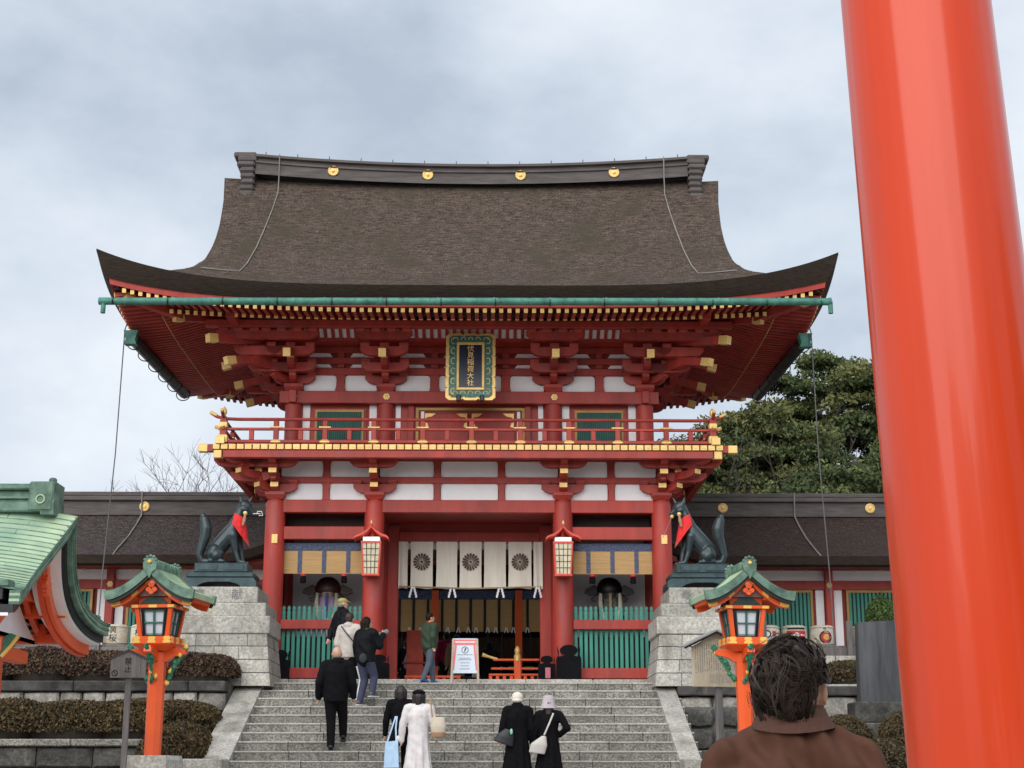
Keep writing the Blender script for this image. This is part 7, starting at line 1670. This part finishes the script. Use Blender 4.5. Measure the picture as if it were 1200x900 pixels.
def fall(u, v):
    a = -PI / 2 + (u * 2 - 1) * 2.3; r = .088 + .022 * v ** 1.2; h = sp_ + .140 - (.052 + .016 * math.cos((u * 2 - 1) * 3)) * v - .03 * abs(u * 2 - 1) ** 2
    return (r * 1.08 * math.cos(a), r * .98 * math.sin(a) - .004, h + .005 * math.sin(u * 9 + v))
cl.grid(colr, 40, 8); cl.grid(lambda u, v: colr(u, v, .006), 40, 8); cl.grid(fall, 40, 10); cl.grid(lambda u, v: tuple(Vector(fall(u, v)) + Vector((0, -.004, -.004))), 40, 10)
cl.build('collar', mat('brown_corduroy', (.082, .034, .022), .9, var=.12, scale=5, bump=.5, bscale=60, bstretch=(1, 1, .1)), t, smooth=True)
b = MB().tube([(-.20, -.128, sp_ - .062), (-.1, -.139, sp_ - .052), (0, -.142, sp_ - .05), (.1, -.139, sp_ - .052), (.20, -.128, sp_ - .062)], .0035, 5); b.build('yoke_seam', JB, t)
organic('trousers', [('c', (q * .09, 0, .92), (q * .10, .02, .5), .10, .075) for q in (-1, 1)] + [('c', (q * .10, .02, .5), (q * .10, 0, .10), .072, .06) for q in (-1, 1)] + [('c', (0, 0, .9), (0, 0, .98), .145, .15)], cloth('dark_denim', (.03, .035, .05)), t, .013, 2)
for q in (-1, 1): organic('shoe', [('c', (q * .1, -.04, .05), (q * .12, .17, .045), .05, .045)], BLACK, t, .011, 1)
# hair: scalp mass plus many curling locks
HM_ = mat('tousled_dark_hair', (.012, .008, .0065), .42, var=.5, scale=22, stretch=(1, 1, 1), bump=.3, bscale=90, spec=.12)
HM2 = mat('greying_dark_hair', (.042, .029, .022), .6, var=.4, scale=30, spec=.15); HM3 = mat('light_hair_glint', (.05, .04, .034), .45, var=.3, spec=.35)
organic('scalp_hair', [('e', hc + Vector((-.002, -.012, .014)), (.084, .101, .102)), ('e', hc + Vector((-.014, -.042, -.05)), (.064, .060, .085)), ('e', hc + Vector((-.048, -.02, -.09)), (.036, .045, .05)), ('e', hc + Vector((.0, -.045, -.10)), (.05, .038, .045))], HM_, t, .008, 2,
        disp=lambda co: co + Vector((.003 * math.sin(co.z * 95 + co.x * 40), .003 * math.sin(co.x * 110), .003 * math.sin(co.y * 120 + co.z * 60))))
def shell(d, h):      # point at height h above the hair surface in direction d
    w = 1.0 if d.x < .35 or d.z > -.1 else max(.72, 1 - (d.x - .35) * .4)
    return hc + Vector((-.002 + d.x * (.086 + h) * w - (.012 * max(0, -d.z)), -.012 + d.y * (.103 + h), .012 + d.z * ((.104 if d.z > 0 else .150) + h)))
def locks(n, seed, rad, m_, name, grow=1., loose=1., strands=12):
    rr = random.Random(seed); b = MB(); whorl = Vector((.15, -.35, .92)).normalized()
    for k in range(n):
        th = rr.uniform(0, 2 * PI); cz = rr.uniform(-.95, 1); q = math.sqrt(1 - cz * cz); d = Vector((q * math.cos(th), q * math.sin(th), cz))
        if d.y > .35 and d.z < .35: continue
        if d.x > .42 and d.z < .02: continue
        flow = d - whorl; flow -= d * flow.dot(d)
        if flow.length < .05: flow = Vector((rr.uniform(-1, 1), rr.uniform(-1, 1), 0))
        flow.normalize(); swirl = d.cross(flow); ang = rr.gauss(.45, .5) * loose
        flow = (flow * math.cos(ang) + swirl * math.sin(ang)).normalized()
        L_ = rr.uniform(.75, 1.4) * grow; amp = rr.uniform(.05, .12) * loose; fq = rr.uniform(1.6, 3.2); p0 = rr.uniform(0, 6); h0 = rr.uniform(.001, .009); hb = rr.uniform(.004, .016) * loose; w0 = rr.uniform(.03, .06)
        path = []; c = d.copy(); n_ = 11; fl = flow.copy()
        for j in range(n_):
            s = j / (n_ - 1); sd = c.cross(fl).normalized()
            path.append((c + sd * (amp * math.sin(p0 + fq * s * 2)), sd, s)); c = (c + fl * (L_ / n_)).normalized(); fl = (fl - c * fl.dot(c)).normalized()
            if c.z < -.93 or (c.x > .5 and c.z < -.12): break
        m = len(path)
        if m < 4: continue
        for z in range(strands):
            off = rr.gauss(0, 1) * w0; dh = rr.uniform(0, .005); fr = rr.gauss(0, .012); cut = rr.randint(max(4, m - 3), m)
            pts = [shell((p + sd * (off * (1 - .55 * s) + fr * s)).normalized(), h0 + dh * (1 - s) + hb * (.5 + .5 * math.sin(p0 * 1.7 + fq * 1.3 * s)) + .004 * s * s * (off > 0)) for p, sd, s in path[:cut]]
            e = len(pts); b.tube(pts, [rad * (1 - .7 * (j / (e - 1)) ** 2) for j in range(e)], 3, cap=False)
    return stuff(b.build(name, m_, t, smooth=True))
locks(520, 4, .0016, HM_, 'wavy_locks', 1., .8, 14); locks(420, 5, .0009, HM2, 'fine_wavy_strands', 1.1, 1.5, 9); locks(260, 6, .0007, HM3, 'loose_light_strands', .8, 2.1, 4)
nb = MB(); rr = random.Random(9)
for k in range(900):      # ends falling over the nape and the left side
    u = rr.uniform(-1, .55); base = hc + Vector((-.01 + u * .074, -.078 + .055 * u * u, rr.uniform(-.13, -.05))); o_ = Vector((u * .8, -.7, 0)).normalized(); ph = round(u * 7) * 1.3 + rr.uniform(-.3, .3); L_ = rr.uniform(.03, .06)
    nb.tube([base + Vector((.006 * math.sin(ph + 3.2 * j / 7), 0, -L_ * j / 7)) + o_ * (.003 + .008 * math.sin(ph * 1.7 + 3 * j / 7) + .010 * (j / 7) ** 2) for j in range(8)], [.0015 * (1 - .7 * (j / 7) ** 2) for j in range(8)], 3, cap=False)
stuff(nb.build('nape_hair', HM_, t, smooth=True))
